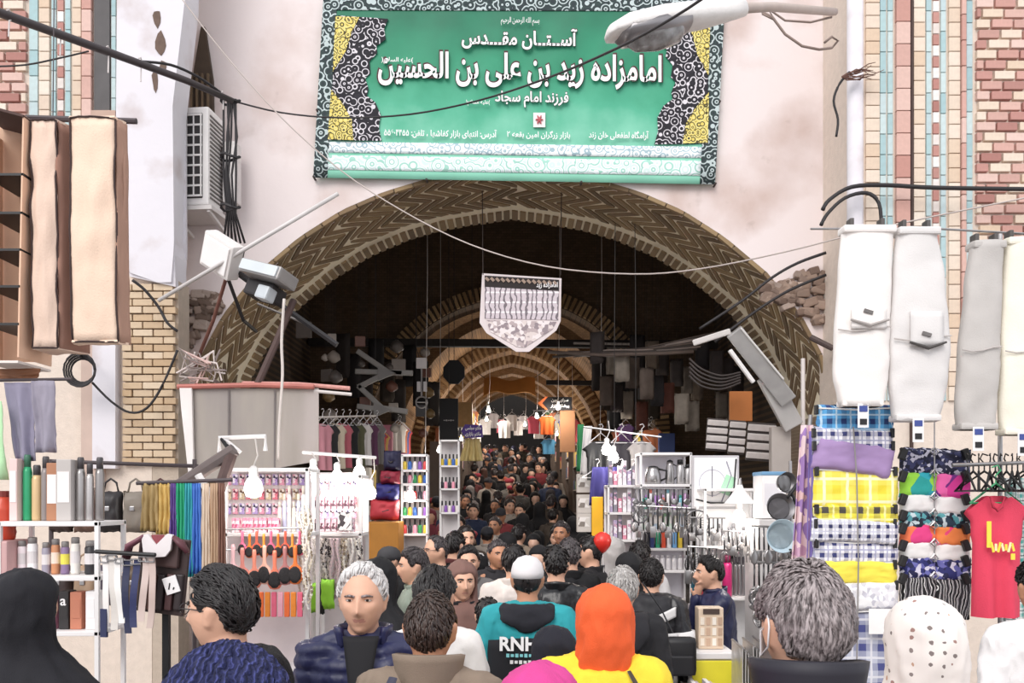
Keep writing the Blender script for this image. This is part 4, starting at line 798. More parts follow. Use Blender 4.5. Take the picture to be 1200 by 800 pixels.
for i in range(12):
    u = 268 + i * 7.6; c = ('#f4b0c0', '#f6743c', '#ef8f38', '#ea6d88')[i % 4]; bm = bmesh.new(); q = P(u, 708, 5.14); rbox(bm, q, (.032, .02, .15), .006); solo('comb_pack', bm, M(c, .4, .2, 20), 'pink and orange comb pack under the paddle brushes', 'comb', 'comb packs under the brushes')
for i in range(11):
    u = 276 + i * 5; bm = bmesh.new(); q = P(u, 606, 5.3); q.z = HC + (VH - 624) * 5.25 / FPX + .045; rbox(bm, q + V((0, rnd.uniform(-.03, .03), 0)), (.024, .05, .09), .006); solo('clip_packet', bm, patterned(['#e79ab0', '#f4d8de', '#c55a80', '#eeb8c4'], 60), 'pink packet of hair clips on brush stall shelf', 'packet', 'pink clip packets')
for i in range(6):
    u = 328 + i * 5.5; p = P(u, 600, 5.35); p.z = HC + (VH - 624) * 5.25 / FPX + .001; flask('small pale lotion bottle on the brush stall shelf', p, .19 + .05 * (i % 3), .013, ('#efe6d8', '#cfd4ee', '#f2efee')[i % 3], '#e2d9cc', 'lotion bottles on brush stall', cat='bottle')
def strand(label, u, v0, v1, d, c, group, r=.011, c2=None):
    """string of beads: one long beaded mesh"""
    bm = bmesh.new(); p0, p1 = P(u, v0, d), P(u, v1, d); L = (p0.z - p1.z); n = max(4, int(L / (r * 1.9))); rs = []
    for i in range(n):
        z = p1.z + L * i / n; rs += [(z, r * .35, r * .35, p0.x + .01 * sin(i * .7 + u), p0.y), (z + L / n * .5, r, r, p0.x + .01 * sin(i * .7 + u), p0.y)]
    rings(bm, rs, 6); return solo('bead_strand', bm, c, label, 'beads', group, True)
BEAD = [M('#e8e2dc', .4, .1), patterned(['#e9e2da', '#3a3336', '#cfc4ba'], 60), M('#e6cfd2', .4, .1), patterned(['#d9cdb8', '#8a7a66', '#efe8dc'], 60)]
for i in range(8): strand('beaded strand at the right side of the brush stall', 350 + i * 1.8 + (i % 2), 590 + 4 * (i % 3), 715 - 8 * (i % 3), 5.2 - .02 * i, BEAD[3 if i % 2 else 0], 'bead strands beside the brushes')
for i in range(22): u = 368 + i * 2.6; strand('beaded strand hanging on the ornament frame', u, 628, 716 - (i * 7) % 24 - (20 if i > 16 else 0), 5.95 - .03 * (i % 3), BEAD[(i // 4) % 4], 'bead strands on the ornament frame', .014)
for i in range(14):
    u = 371 + (i % 7) * 7; v = 588 + 26 * (i // 7); bm = bmesh.new(); q = P(u, v, 6.02); q.z = (HC + (VH - 624) * 6.0 / FPX + .055 + .16 * (1 - i // 7)); rbox(bm, q, (.036, .04, .10), .008); solo('ornament_card', bm, patterned(['#d9a0b4', '#f0dde2', '#6d4a58', '#e8c0cc'], 50), 'pink card of hair ornaments on the ornament frame', 'hair ornament', 'ornament cards')
bm = bmesh.new(); q = P(405, 605, 6.0); rbox(bm, V((q.x, 5.98, HC + (VH - 624) * .006 + .08)), (.1, .02, .13), .006); solo('picture_box', bm, patterned(['#f0ecec', '#4a4448', '#d8d0d0'], 30), 'white framed accessory box among the hair ornaments', 'box')
for i, (u, v) in enumerate(((367, 700), (384, 696))): bm = bmesh.new(); puff(bm, P(u, v, 5.85), .09, .20, .05, i); solo('glove', bm, M('#9ade3c', .6, .2), 'lime green glove hanging under the bead strands', 'glove', 'lime green gloves', True)
bm = bmesh.new(); puff(bm, P(376, 700, 5.86), .05, .22, .05, 4); solo('glove', bm, BLACK, 'black glove between the two lime green gloves', 'glove', smooth=True)
# bulbs of the left stalls and their carrying frame
wf = thing('lamp_bracket', 'white metal bracket frame from which a large bulb hangs', 'bracket', P(284, 527, 5.0)); q0 = wf.location; bm = bmesh.new(); tube(bm, [P(257, 530, 5) - q0, P(257, 513, 5) - q0, P(311, 511, 5) - q0, P(311, 528, 5) - q0], .014, 6); tube(bm, [P(262, 513, 5) - q0, P(282, 530, 5) - q0], .012, 6); obj('frame', bm, WHITE, wf)
bm = bmesh.new(); tube(bm, [P(260, 513, 5) - q0, P(268, 525, 5.0) - q0, P(272, 540, 4.92) - q0], .015, 6); obj('arm', bm, BLACK, wf)
bulb('large glowing bulb under the white bracket frame', P(297, 572, 5.0), .055, 10, cordto=P(299, 512, 5.0))
pole('white cross bar above the ornament frame holding bulbs', [(355, 530, 6.0), (440, 536, 6.6)], .012, WHITE, 'cross_bar', 'rail')
for u, v, d, c, lab in ((367, 556, 5.9, (366, 531, 6.05), 'glowing bulb in front of the ornament frame post'), (395, 560, 6.1, (394, 533, 6.25), 'glowing bulb in the middle of the ornament frame'), (421, 554, 6.4, (421, 535, 6.45), 'glowing bulb at far end of the white cross bar'), (434, 578, 6.7, (438, 536, 6.58), 'low hanging bulb beside the stacked bags')): bulb(lab, P(u, v, d), .047, 9, cordto=P(*c))
# leather bags hung behind the white rack and the display board
pole('dark rail of leather bags behind the white rack', [(56, 540, 5.3), (232, 546, 5.3)], .012, RAIL, 'bag_rail', 'rail')
for u in (60, 228): pole('upright of the leather bag rail %s' % ('behind the flasks' if u < 100 else 'beside the brush stall'), [(u, 538, 5.3), (u, 962, 5.3)], .014, RAIL, 'rail_post', 'post')
for i in range(12):
    u = 72 + (i % 6) * 29; r_ = i // 6; v = 566 + 86 * r_; c, n_ = (('#4a3a36', 'dark brown'), ('#7a5f52', 'tan'), ('#2a2628', 'black'), ('#8d8378', 'taupe'), ('#5c3a38', 'oxblood'), ('#6d665f', 'grey'), ('#3a2c2a', 'espresso'), ('#a58a72', 'camel'), ('#4d4550', 'plum grey'), ('#62503f', 'olive brown'), ('#22201f', 'jet black'), ('#8a6a5c', 'chestnut'))[i]
    t = thing('handbag', '%s leather handbag hung behind the white rack' % n_, 'handbag', P(u, v + 58, 5.3)); bm = bmesh.new(); puff(bm, (0, 0, .13), .145, .25, .09, i, n=10, k=10); obj('bag_body', bm, M(c, .45, .25, 10), t, smooth=True)
    bm = bmesh.new(); tube(bm, [(-.05, 0, .24), (-.035, 0, .31), (.0, 0, .335 if not r_ else .33), (.035, 0, .31), (.05, 0, .24)], .007, 6); obj('strap', bm, M(c, .4), t, smooth=True); bm = bmesh.new(); rbox(bm, (0, -.05, .15), (.03, .01, .03), .004); obj('clasp', bm, STEEL, t)
# ------------------------------------------------------------------ right: clothes stall nearest the street
DG = 4.5; SG = DG / FPX
pole('steel rail from which trousers hang across the right pier', [(950, 268, 4.42), (1100, 268, 4.42), (1240, 276, 4.42)], .006, STEEL, 'clothes_rail', 'rail'); pole('upright steel post of the clothes stall by the trousers', [(1172, 274, 4.5), (1172, 1000, 4.5)], .012, STEEL, 'rail_post', 'post'); pole('upright steel post at the outer end of clothes stall', [(1228, 270, 4.5), (1228, 1000, 4.5)], .012, STEEL, 'rail_post', 'post')
pole('upright post wrapped in mauve cloth beside the plaid shorts', [(950, 486, 4.7), (943, 560, 4.7), (938, 1020, 4.7)], .012, STEEL, 'rail_post', 'post')
def trousers(label, prof, mat, d=4.34, pocket=None, tag_=True, flap=None):
    """hung folded cargo trousers; prof = (v, u_left, u_right) from waist to cuff"""
    vb = prof[-1][0]; t = thing('cargo_trousers', label, 'trousers', P((prof[-1][1] + prof[-1][2]) / 2, vb, d)); q = t.location; s = d / FPX; sd = int(prof[0][1]) % 31
    N = 26; pr = []
    for i in range(N + 1):
        v = prof[0][0] + (vb - prof[0][0]) * i / N
        for (a, l0, r0), (b, l1, r1) in zip(prof, prof[1:]):
            if a <= v <= b + .01: f = (v - a) / (b - a); f = f * f * (3 - 2 * f); pr.append((v, l0 + (l1 - l0) * f, r0 + (r1 - r0) * f)); break
    bm = bmesh.new(); rs = [((HC + (VH - v) * s) - q.z, (r - l) * s / 2, .045, ((l + r) / 2 - 600) * s - q.x, 0) for v, l, r in pr]
    def fn(p, i, a):
        y = i / N; n = .020 * (1 - 2 * abs(nz((p.x * 7, i * .35, sd), 1, 1))) * (.35 + .9 * max(0, y - .45)) + .016 * nz((p.x * 4, i * .12, sd), 1, 4); return p + V((0, -n if sin(a) < 0 else 0, 0))
    rings(bm, rs, 28, .75, fn); obj('cloth', bm, mat, t, smooth=True)
    def cx(v): v, l, r = min(pr, key=lambda k: abs(k[0] - v)); return l, r
    l, r = cx(prof[0][0]); 
    for nm_, va, vb_, th in (('waistband', prof[0][0], prof[0][0] + 9, .1), ('cuff', vb - 8, vb, .1)):
        l, r = cx((va + vb_) / 2); bm = bmesh.new(); rbox(bm, P((l + r) / 2, (va + vb_) / 2, d) - q, ((r - l) * s * 1.02, th, (vb_ - va) * s), .012); obj(nm_, bm, mat, t)
    v, l, r = pr[int(N * .78)]; bm = bmesh.new(); tube(bm, [P(l + (r - l) * x, pr[int(N * .58)][0] + 3 * sin(x * 5), d) - q + V((0, -.052 - .012 * sin(PI * x), 0)) for x in (0.02, .25, .5, .75, .98)], .004, 5); obj('seam', bm, M('#bdb6b2', .9), t)
    if pocket:
        (u0, v0, u1, v1) = pocket; bm = bmesh.new(); sheet(bm, lambda a, b: P(u0 + (u1 - u0) * a, v0 + (v1 - v0) * b, d) - q + V((0, -.064 - .01 * sin(PI * a) * sin(PI * b), 0)), 6, 6, .012); pk = obj('pocket', bm, mat, t, smooth=True)
        bm = bmesh.new(); f0 = flap or (v1 - 10); tube(bm, [P(u0 - 2, f0, d) - q + V((0, -.078, 0)), P((u0 + u1) / 2, f0 + 7, d) - q + V((0, -.082, 0)), P(u1 + 2, f0, d) - q + V((0, -.078, 0))], [.006, .010, .006], 6); obj('flap_edge', bm, M('#4a4644' if flap else '#a39c98', .7), pk)
        bm = bmesh.new(); box(bm, P((u0 + u1) / 2 - 2, f0 - 9, d) - q + V((0, -.08, 0)), (.045, .012, .018), rotM(0, .3, 0)); obj('buckle', bm, M('#6d6866', .5), pk)
    for x in (.2, .8): bm = bmesh.new(); p = P(prof[0][1] + (prof[0][2] - prof[0][1]) * x, prof[0][0], d) - q; rbox(bm, p + V((0, .02, .02)), (.02, .06, .05), .005); obj('clip', bm, M('#55504e', .6), t)
    if tag_:
        bm = bmesh.new(); p = P((prof[-1][1] + prof[-1][2]) / 2 + 4, vb + 10, d - .06) - q; rbox(bm, p, (.055, .004, .12), .002); tg = obj('price_tag', bm, M('#f0eeee', .6), t); bm = bmesh.new(); box(bm, p + V((0, -.004, -.03)), (.035, .003, .03)); obj('bar_code', bm, BLACK, tg); bm = bmesh.new(); box(bm, p + V((0, -.004, .035)), (.04, .003, .03)); obj('tag_print', bm, M('#3b4a8c', .6), tg)
    return t
trousers('off-white cargo trousers with zip pocket hung first on the rail', [(266, 986, 1046), (320, 982, 1044), (400, 977, 1041), (440, 976, 1040), (465, 981, 1036), (477, 984, 1031)], M('#ece6e2', .9, .08, 8, bump=.2, bscale=150), pocket=(992, 365, 1032, 388))
trousers('pale grey cargo trousers with dark edged flap pocket on the rail', [(268, 1050, 1097), (320, 1046, 1106), (400, 1041, 1112), (450, 1041, 1110), (480, 1044, 1103), (494, 1046, 1098)], M('#dad6d4', .9, .08, 8, bump=.2, bscale=150), pocket=(1060, 368, 1098, 408), flap=404)
trousers('mid grey trousers with elastic hem hung between pale pairs', [(284, 1137, 1174), (340, 1130, 1172), (420, 1122, 1170), (480, 1119, 1166), (504, 1121, 1164)], M('#bdb8b4', .9, .12, 8, bump=.2, bscale=150))
trousers('cream trousers hung at the outer end of the rail', [(280, 1177, 1216), (400, 1172, 1220), (480, 1170, 1220), (510, 1172, 1218)], M('#ece6d6', .9, .08, 8, bump=.2, bscale=150))
# column of folded plaid shorts
BLU = plaid('#5fa8dc', '#243a6e', '#cfe4f0', .075); NVW = plaid('#ece9ee', '#3b3f70', '#8d8fb4', .062); YEL = plaid('#f2e46a', '#e6d23c', '#fbf6d8', .12); YDK = plaid('#efe04e', '#4b4640', '#f6f0b0', .09); GRY = plaid('#b9bccb', '#4a4f86', '#e3e2e6', .10); NV2 = plaid('#e8e6ec', '#2c2f58', '#b9b9cc', .05)
for i, (v0, v1, ul, ur, mt, lab, tl) in enumerate(((476, 508, 957, 1047, BLU, 'bright blue plaid shorts at the top of the folded column', 0), (503, 534, 952, 1046, NVW, 'white and navy checked shorts second in the folded column', 3), (518, 554, 953, 1046, M('#a388b4', .85, .2, 9), 'mauve printed shorts sagging in the folded column', 9), (548, 596, 953, 1052, YEL, 'large yellow and white checked shorts in the folded column', 2), (592, 614, 953, 1052, YDK, 'yellow shorts with dark grey check in the folded column', 0), (609, 636, 951, 1052, NV2, 'white shorts with dense navy check in the folded column', 3), (632, 661, 952, 1052, NVW, 'white shorts with open navy check in the folded column', 2), (657, 684, 953, 1051, M('#f0de52', .85, .12, 9), 'plain yellow shorts in the folded column', 0), (681, 714, 955, 1052, patterned(['#e8e6e8', '#dcdadf', '#c4c2cc', '#efeeee'], 40), 'pale grey mottled shorts in the folded column', 0), (712, 820, 960, 1052, GRY, 'long grey and blue plaid trousers ending the folded column', 0))):
    bm = bmesh.new(); puff(bm, P((ul + ur) / 2, (v0 + v1) / 2, DG - .012 * (i % 3)), (ur - ul) * SG, (v1 - v0) * SG * 1.06, .075, i + 1, MX.Rotation(R(tl), 4, 'Y'), 20, 12); t = thing('folded_shorts', lab, 'shorts', P((ul + ur) / 2, v1, DG)); bm.transform(T(-t.location)); obj('cloth', bm, mt, t, smooth=True)
    bm = bmesh.new(); q = P((ul + ur) / 2, v0 + 2, DG - .03) - t.location; tube(bm, [q + V((-.2, 0, 0)), q + V((0, -.012, -.01)), q + V((.2, 0, 0))], .005, 5); obj('waist_elastic', bm, M('#f0eeea', .8), t)
    for x in (-1, 1): bm = bmesh.new(); rbox(bm, q + V((x * .205, -.005, -.01)), (.018, .03, .05), .004); obj('clip', bm, BLACK, t)
pole('cord running down the front of the folded shorts', [(1000, 500, 4.42), (1004, 560, 4.41), (1006, 660, 4.41), (1004, 780, 4.42)], .004, M('#8f8a88', .8), 'cord', 'cord')
bm = bmesh.new(); rbox(bm, P(1034, 728, 4.4), (.14, .004, .13), .002); solo('price_card', bm, M('#f2f0ee', .6), 'blank white price card over the plaid trousers', 'card')
# column of clipped printed shorts
FL = [patterned(['#1f2138', '#3d4068', '#c9c7d8', '#2a2c48'], 55), None, M('#f0efee', .85, .06), patterned(['#2b3f52', '#58a0a8', '#1d2636', '#c4d4da'], 50), None, M('#efeeec', .85, .06), patterned(['#2e3270', '#6a6cb0', '#d5d4e6', '#23264e'], 45), patterned(['#1a191d', '#f0eeee', '#211f24', '#8d8a90', '#1c1b1f'], 9, kind='wave')]
TL = ('navy floral shorts heading the clipped column', 'teal lime and magenta shorts in the clipped column', 'plain white shorts below the teal lime ones', 'dark teal printed shorts in the clipped column', 'pink and orange printed shorts in the clipped column', 'plain white shorts below the pink orange ones', 'violet blue floral shorts in the clipped column', 'black and white zebra striped shorts ending the clipped column')
MULTI = [patterned(['#2fa8a4', '#9fe04c', '#35b0c0', '#56b8a8'], 9), patterned(['#e0409c', '#f06ab0', '#7a2f86', '#e85aa4'], 9), patterned(['#e8488c', '#f07a50', '#e23c74', '#f4a060'], 9), patterned(['#f08a4c', '#e8487c', '#f2708c'], 9)]
for i, (v0, v1) in enumerate(((526, 556), (552, 582), (579, 601), (598, 618), (613, 638), (633, 656), (651, 678), (672, 722))):
    d = 4.62; t = thing('printed_shorts', TL[i], 'shorts', P(1095, v1, d)); q = t.location; s = d / FPX
    for j, (a, b) in enumerate(((1054, 1097), (1093, 1137))):
        mt = FL[i] or MULTI[(0 if i == 1 else 2) + j]; bm = bmesh.new(); puff(bm, P((a + b) / 2, (v0 + v1) / 2 + 2 * j, d) - q, (b - a) * s, (v1 - v0) * s * 1.08, .07, i * 3 + j, MX.Rotation(R(2), 4, 'Y'), 12, 8); obj('leg_fold', bm, mt, t, smooth=True)
    for x in (1058, 1132): bm = bmesh.new(); rbox(bm, P(x, v0 + 6, d - .06) - q, (.035, .03, .06), .006, rotM(0, R(20 if x < 1100 else -20), 0)); obj('clip', bm, BLACK, t)
    bm = bmesh.new(); tube(bm, [P(1095, v0 - 2, d - .05) - q, P(1100, v0 + 3, d - .055) - q, P(1095, v0 + 7, d - .05) - q, P(1090, v0 + 3, d - .055) - q, P(1095, v0 - 2, d - .05) - q], .005, 5); obj('ring', bm, STEEL, t)
pole('hanging chain that carries the clipped shorts', [(1095, 275, 4.5), (1095, 400, 4.56), (1095, 722, 4.6)], .004, STEEL, 'chain', 'chain')
# red shirt and hangers
sr = thing('red_shirt', 'red short-sleeved shirt with yellow print on a green hanger', 'shirt', P(1167, 724, 4.3)); q0 = sr.location; s = 4.3 / FPX
bm = bmesh.new(); tshirt(bm, .26, .63, 2, .09, .05); bm.transform(T(P(1168, 576, 4.3) - q0)); obj('cloth', bm, M('#d8405a', .85, .12, 8, bump=.2, bscale=150), sr, smooth=True)
bm = bmesh.new(); tube(bm, [P(1161, 582, 4.24) - q0, P(1164, 594, 4.23) - q0, P(1169, 598, 4.23) - q0, P(1174, 594, 4.23) - q0, P(1177, 582, 4.24) - q0], .008, 6); obj('neckband', bm, M('#b83048', .85), sr, smooth=True)
bm = bmesh.new(); box(bm, P(1159, 626, 4.225) - q0, (.022, .004, .13)); obj('print_bar', bm, M('#f2d84a', .7), sr)
for i in range(7):
    bm = bmesh.new(); h = (.05, .035, .05, .04, .03, .05, .04)[i]; box(bm, P(1163 + i * 4, 641, 4.222) - q0, (.011, .004, h), rotM(0, (i % 3 - 1) * .25, 0)); obj('print_letter', bm, M('#f4e6b0' if i % 2 else '#f2d84a', .7), sr)
bm = bmesh.new(); box(bm, P(1187, 652, 4.222) - q0, (.02, .004, .03)); obj('print_dot', bm, M('#f2d84a', .7), sr)
bm = hanger_bm(.26); bm.transform(T(P(1167, 566, 4.3) - q0)); obj('hanger', bm, M('#3f9c6a', .5), sr)
pole('short rail of bunched black hangers above red shirt', [(1116, 545, 4.36), (1225, 541, 4.36)], .010, STEEL, 'hanger_rail', 'rail')
for i in range(12):
    u = 1134 + i * 6.5; t = thing('clothes_hanger', 'empty black hanger bunched on the rail above red shirt', 'hanger', P(u, 552, 4.36), rnd.uniform(.9, 2.0), 'bunched black hangers'); bm = hanger_bm(.36); obj('hanger', bm, BLACK, t)
for i, (u0, u1) in enumerate(((1178, 1190), (1190, 1202), (1202, 1216))): drape('striped_top', 'teal and white striped top behind the red shirt', (u0, u1, 560), (u0 - 4, u1 + 4, 760), 4.62 + .06 * i, plaid('#f0efee', '#4aa8a0', '#2c4a4c', .05), 'top', 2, .03, 'striped tops at the outer end')
# mauve cloth wrapped on the post
drape('wrapped_cloth', 'pink and mauve patterned cloth hanging along the stall post', (940, 953, 498), (925, 946, 690), 4.62, patterned(['#c9a0b8', '#e3c9cc', '#9a78b0', '#d8b4b4'], 7, kind='noise'), 'cloth', 2, .03); drape('wrapped_cloth', 'narrow violet cloth strip beside the plaid shorts', (949, 955, 505), (944, 952, 690), 4.6, M('#8a7ac0', .8, .3), 'cloth', 1, .02)
# ------------------------------------------------------------------ right: kitchenware stall
DK = 7.4; k = lambda u, v, d=DK: P(u, v, d)
def sh(u0, u1, vs, d, dep, label, back=None, name='goods_shelf'): return shelf_unit(name, label, (u0 - 600) * d / FPX, (u1 - 600) * d / FPX, d, d + dep, [.3] + [HC + (VH - v) * d / FPX for v in vs], .018, WHITE, back)
sh(750, 811, (668, 642, 620, 597, 567, 530), 7.6, .3, 'white goods shelf with jugs and cups on kitchenware stall', M('#e3dfe6', .6)); zk = lambda v, d=7.6: HC + (VH - v) * d / FPX + .001
def jug(label, p, h, r, group=None):
    t = thing('steel_jug', label, 'jug', p, rnd.uniform(-.4, .4), group); bm = bmesh.new(); lathe(bm, [(r * .9, 0), (r, .01), (r * .95, h * .6), (r * .7, h * .85), (r * .72, h)], 16); obj('body', bm, STEEL, t, smooth=True); bm = bmesh.new(); lathe(bm, [(r * .74, h * .96), (r * .6, h * 1.05), (r * .2, h * 1.1)], 12); obj('lid', bm, BLACK, t, smooth=True)
    bm = bmesh.new(); tube(bm, [(r * .7, 0, h * .9), (r * 1.6, 0, h * .8), (r * 1.55, 0, h * .35), (r * .9, 0, h * .2)], r * .14, 6); obj('handle', bm, BLACK, t, smooth=True)
jug('squat steel pot with black lids on the top kitchenware shelf', V((k(765, 0, 7.7).x, 7.7, zk(567))), .15, .075); jug('tall steel coffee jug on the top kitchenware shelf', V((k(785, 0, 7.7).x, 7.7, zk(567))), .2, .042)
for i, (u, h, r) in enumerate(((797, .22, .036), (806, .18, .03))): flask(('tall', 'short')[i] + ' steel flask with black cap beside the coffee jug', V((k(u, 0, 7.7).x, 7.7, zk(567))), h, r, '#b5b2b2', '#1c1b1d', metal=True, handle=True)
cols = ['#3fae98', '#e8e4ea', '#b98ad0', '#e07a6a', '#f0eeee', '#d8b0dc', '#88c8d8', '#c9a0c8']
for i in range(8):
    u = 756 + i * 6.8; h = .13 + .05 * ((i * 5) % 3) / 2; flask('%s cup on the second kitchenware shelf' % ('jade', 'white', 'lilac', 'coral', 'ivory', 'pale mauve', 'light blue', 'plum pink')[i], V((k(u, 0, 7.68).x, 7.68, zk(597))), h, .022, cols[i], cols[(i + 2) % 8], cat='cup')
for i in range(9):
    u = 755 + i * 6.2; c = ('#cfe0d2', '#efe9d8', '#b9c8d8', '#e6d8c8', '#9cc4a0')[i % 5]; carton('small pastel glass packet on the third kitchenware shelf', V((k(u, 0, 7.68).x, 7.68, zk(620))), (.036, .06, .12 + .02 * (i % 3)), c, None, 'pastel packets on third shelf', 'goods_packet', 'packet')
for i, (c, n_) in enumerate((('#24242a', 'black'), ('#2f3a6c', 'navy'), ('#2f9a70', 'green'), ('#e2583c', 'red orange'), ('#f0ecec', 'white'), ('#7ab0e0', 'sky blue'), ('#e8c848', 'yellow'), ('#8a8488', 'grey'))):
    carton('%s upright notebook-like box on the fourth kitchenware shelf' % n_, V((k(757 + i * 6.5, 0, 7.66).x, 7.66, zk(642))), (.036, .10, .15), c, M(c, .5, .25), None, 'goods_box', 'box')
for i in range(8): flask('clear tumbler in a row on the lowest kitchenware shelf', V((k(756 + i * 6.8, 0, 7.66).x, 7.66, zk(668))), .13, .022, '#dcd8da', '#c4c0c4', 'tumblers on lowest shelf', cat='tumbler')
# hanging utensils in front of it
pole('utensil rail in front of the kitchenware shelves', [(742, 592, 7.45), (822, 596, 7.3)], .008, STEEL, 'utensil_rail', 'rail')
def utensil(label, p, L, group, kind):
    kk = ('ut', round(L, 2), kind)
    if kk not in _shared:
        bm = bmesh.new(); tube(bm, [(0, 0, 0), (0, -.004, -L * .6)], .007, 6); _shared[kk] = mesh_of(bm, 'handle', BLACK if kind % 2 else DSTEEL, True); bm = bmesh.new()
        if kind % 3 == 0: rings(bm, [(-L + L * .42 * t, .034 * sin(PI * (t * .92 + .05)) + .003, .008, 0, 0) for t in (0, .15, .35, .6, .85, 1)], 10)
        elif kind % 3 == 1: rbox(bm, (0, 0, -L * .8), (.05, .006, L * .36), .004)
        else:
            for q in (-1, 0, 1): tube(bm, [(0, 0, -L * .6), (q * .03, .0, -L * .75), (q * .026, 0, -L)], .004, 5)
        _shared[kk + (1,)] = mesh_of(bm, 'head', STEEL, True)
    t = thing('kitchen_utensil', label, 'utensil', p, rnd.uniform(-.6, .6), group); obj('handle', _shared[kk], parent=t); obj('head', _shared[kk + (1,)], parent=t)
for i in range(14): utensil('steel utensil hanging from the rail before the shelves', k(743 + i * 5.6, 594 + 18 * (i % 2) * 0, 7.44 - .01 * i), .22 + .05 * (i % 3), 'utensils on the shelf rail', i)
pole('second utensil rail above the vendor', [(806, 640, 6.9), (842, 642, 6.85)], .008, STEEL, 'utensil_rail', 'rail')
for i in range(9): utensil('long steel utensil hanging above the vendor counter', k(806 + i * 4.2, 641, 6.88), .3, 'utensils above the vendor', i + 1)
# colander wire baskets
def basket(label, p, r, rot):
    t = thing('wire_colander', label, 'colander', p); t.rotation_euler = rot; bm = bmesh.new()
    for j in range(10): a = PI * j / 10; tube(bm, [V((r * sin(b) * cos(a), r * .6 * cos(b) - r * .3, r * sin(b) * sin(a))) for b in [PI * (q / 8 - .5) for q in range(9)]], .003, 4)
    obj('mesh_bowl', bm, STEEL, t); bm = bmesh.new(); tube(bm, [V((r * cos(a), -r * .3, r * sin(a))) for a in [2 * PI * q / 18 for q in range(19)]], .007, 6); obj('rim', bm, DSTEEL, t); return t
basket('wire colander hanging between the shelves and lit cabinet', k(816, 612, 7.0), .10, (0, 0, 0)); basket('smaller wire colander hanging under the lit cabinet corner', k(812, 660, 6.95), .085, (0, .3, .3)); basket('wire colander leaning beside utensils at the shelf end', k(748, 600, 7.3), .09, (0, 0, .5))
# white clock-like board
wb = thing('white_board', 'white framed board with a faint dial drawing hung on kitchenware stall', 'board', k(838, 596, 7.2)); q0 = wb.location; bm = bmesh.new(); rbox(bm, (0, 0, .225), (.40, .03, .45), .008); obj('frame', bm, M('#b9b5b8', .5), wb); bm = bmesh.new(); box(bm, (0, -.018, .225), (.36, .006, .41)); obj('face', bm, M('#f2f0f0', .4, .03), wb)
bm = bmesh.new(); tube(bm, [(.11 * cos(a) - .03, -.024, .22 + .11 * sin(a)) for a in [2 * PI * q / 20 for q in range(21)]], .003, 4); obj('dial_ring', bm, M('#b5b3c0', .6), wb); bm = bmesh.new(); tube(bm, [(-.03, -.024, .36), (-.03, -.024, .10)], .004, 4); obj('dial_hand', bm, M('#6d6b78', .6), wb); bm = bmesh.new(); tube(bm, [(.09, -.024, .40), (.13, -.024, .28), (.05, -.024, .06)], .006, 4); obj('drawn_curve', bm, M('#9a98a4', .6), wb)
bm = bmesh.new(); box(bm, (.1, -.024, .2), (.09, .003, .16), rotM(0, .4, 0)); obj('green_patch', bm, M('#a9d9b4', .6), wb)
bm = bmesh.new(); tube(bm, [(-.17, -.04, .08), (-.05, -.05, .05), (.08, -.05, .05), (.15, -.04, .18), (.17, -.03, .42)], .007, 5); obj('cable', bm, BLACK, wb, smooth=True)
# lit white display cabinet
lc = shelf_unit('lit_cabinet', 'bright white display cabinet lit by a bulb on kitchenware stall', k(825, 0, 6.9).x, k(893, 0, 6.9).x, 6.9, 7.2, [.3, HC + (VH - 700) * .0069, HC + (VH - 640) * .0069, HC + (VH - 572) * .0069], .02, WHITE, M('#f2f0ef', .6)); z2 = HC + (VH - 640) * .0069 + .001; z3 = HC + (VH - 700) * .0069 + .001
for i in range(10): flask('steel goblet-like container in the lit cabinet', V((k(830 + i * 6.2, 0, 7.0).x, 7.0 + .04 * (i % 2), z2)), .12 + .03 * (i % 3), .02, '#c9c7c9', '#8d8b8f', 'containers in the lit cabinet', metal=True, cat='container')
for i in range(7): flask('tall ribbed steel bottle on the lower cabinet shelf', V((k(862 + i * 4.4, 0, 7.05).x, 7.05, z3)), .32, .014, '#a9a6a8', '#77747a', 'ribbed bottles on lower cabinet shelf', metal=True, cat='bottle')
flask('magenta flask on the lower cabinet shelf behind the vendor', V((k(852, 0, 6.98).x, 6.98, z3)), .34, .04, '#c92f74', '#7a2348'); flask('teal blue flask to one side of the vendor', V((k(815, 0, 6.98).x + .0, 6.98, z3 - .06)), .24, .038, '#1f6f86', '#22303a'); flask('coral red flask just before the vendor face', V((k(826.5, 0, 6.96).x, 6.96, z3)), .2, .036, '#d8505a', '#a03a48')
bm = bmesh.new(); rbox(bm, V((k(815, 0, 6.98).x, 6.98, (z3 - .062) / 2)), (.1, .14, z3 - .062), .01); solo('plinth', bm, M('#b9b2b4', .6), 'narrow pale plinth under the teal blue flask', 'plinth')
jug('black topped steel pot on the lower cabinet shelf', V((k(858, 0, 7.12).x, 7.12, z3 + .0)), .3, .05)
bulb('blazing bulb with conical shade in front of the lit cabinet', k(866, 606, 6.75), .05, 14, cordto=k(868, 560, 6.8)); sc_ = thing('cone_lamp', 'white conical metal lamp above the blazing bulb', 'lamp', k(867, 590, 6.78)); bm = bmesh.new(); lathe(bm, [(.13, 0), (.12, .005), (.03, .12), (.02, .15)], 18); obj('cone', bm, WHITE, sc_, smooth=True); bm = bmesh.new(); lathe(bm, [(.02, .145), (.012, .2)], 8); obj('cap', bm, STEEL, sc_)
t = carton('large white carton with a blue lid standing by the lit cabinet', V((k(906, 0, 6.5).x, 6.6, HC + (VH - 607) * .0065)), (.18, .25, .33), '#eeebea', M('#e4e0e4', .6)); bm = bmesh.new(); rbox(bm, (0, 0, .34), (.19, .26, .03), .008); obj('blue_lid', bm, M('#6f9cc0', .5), t)
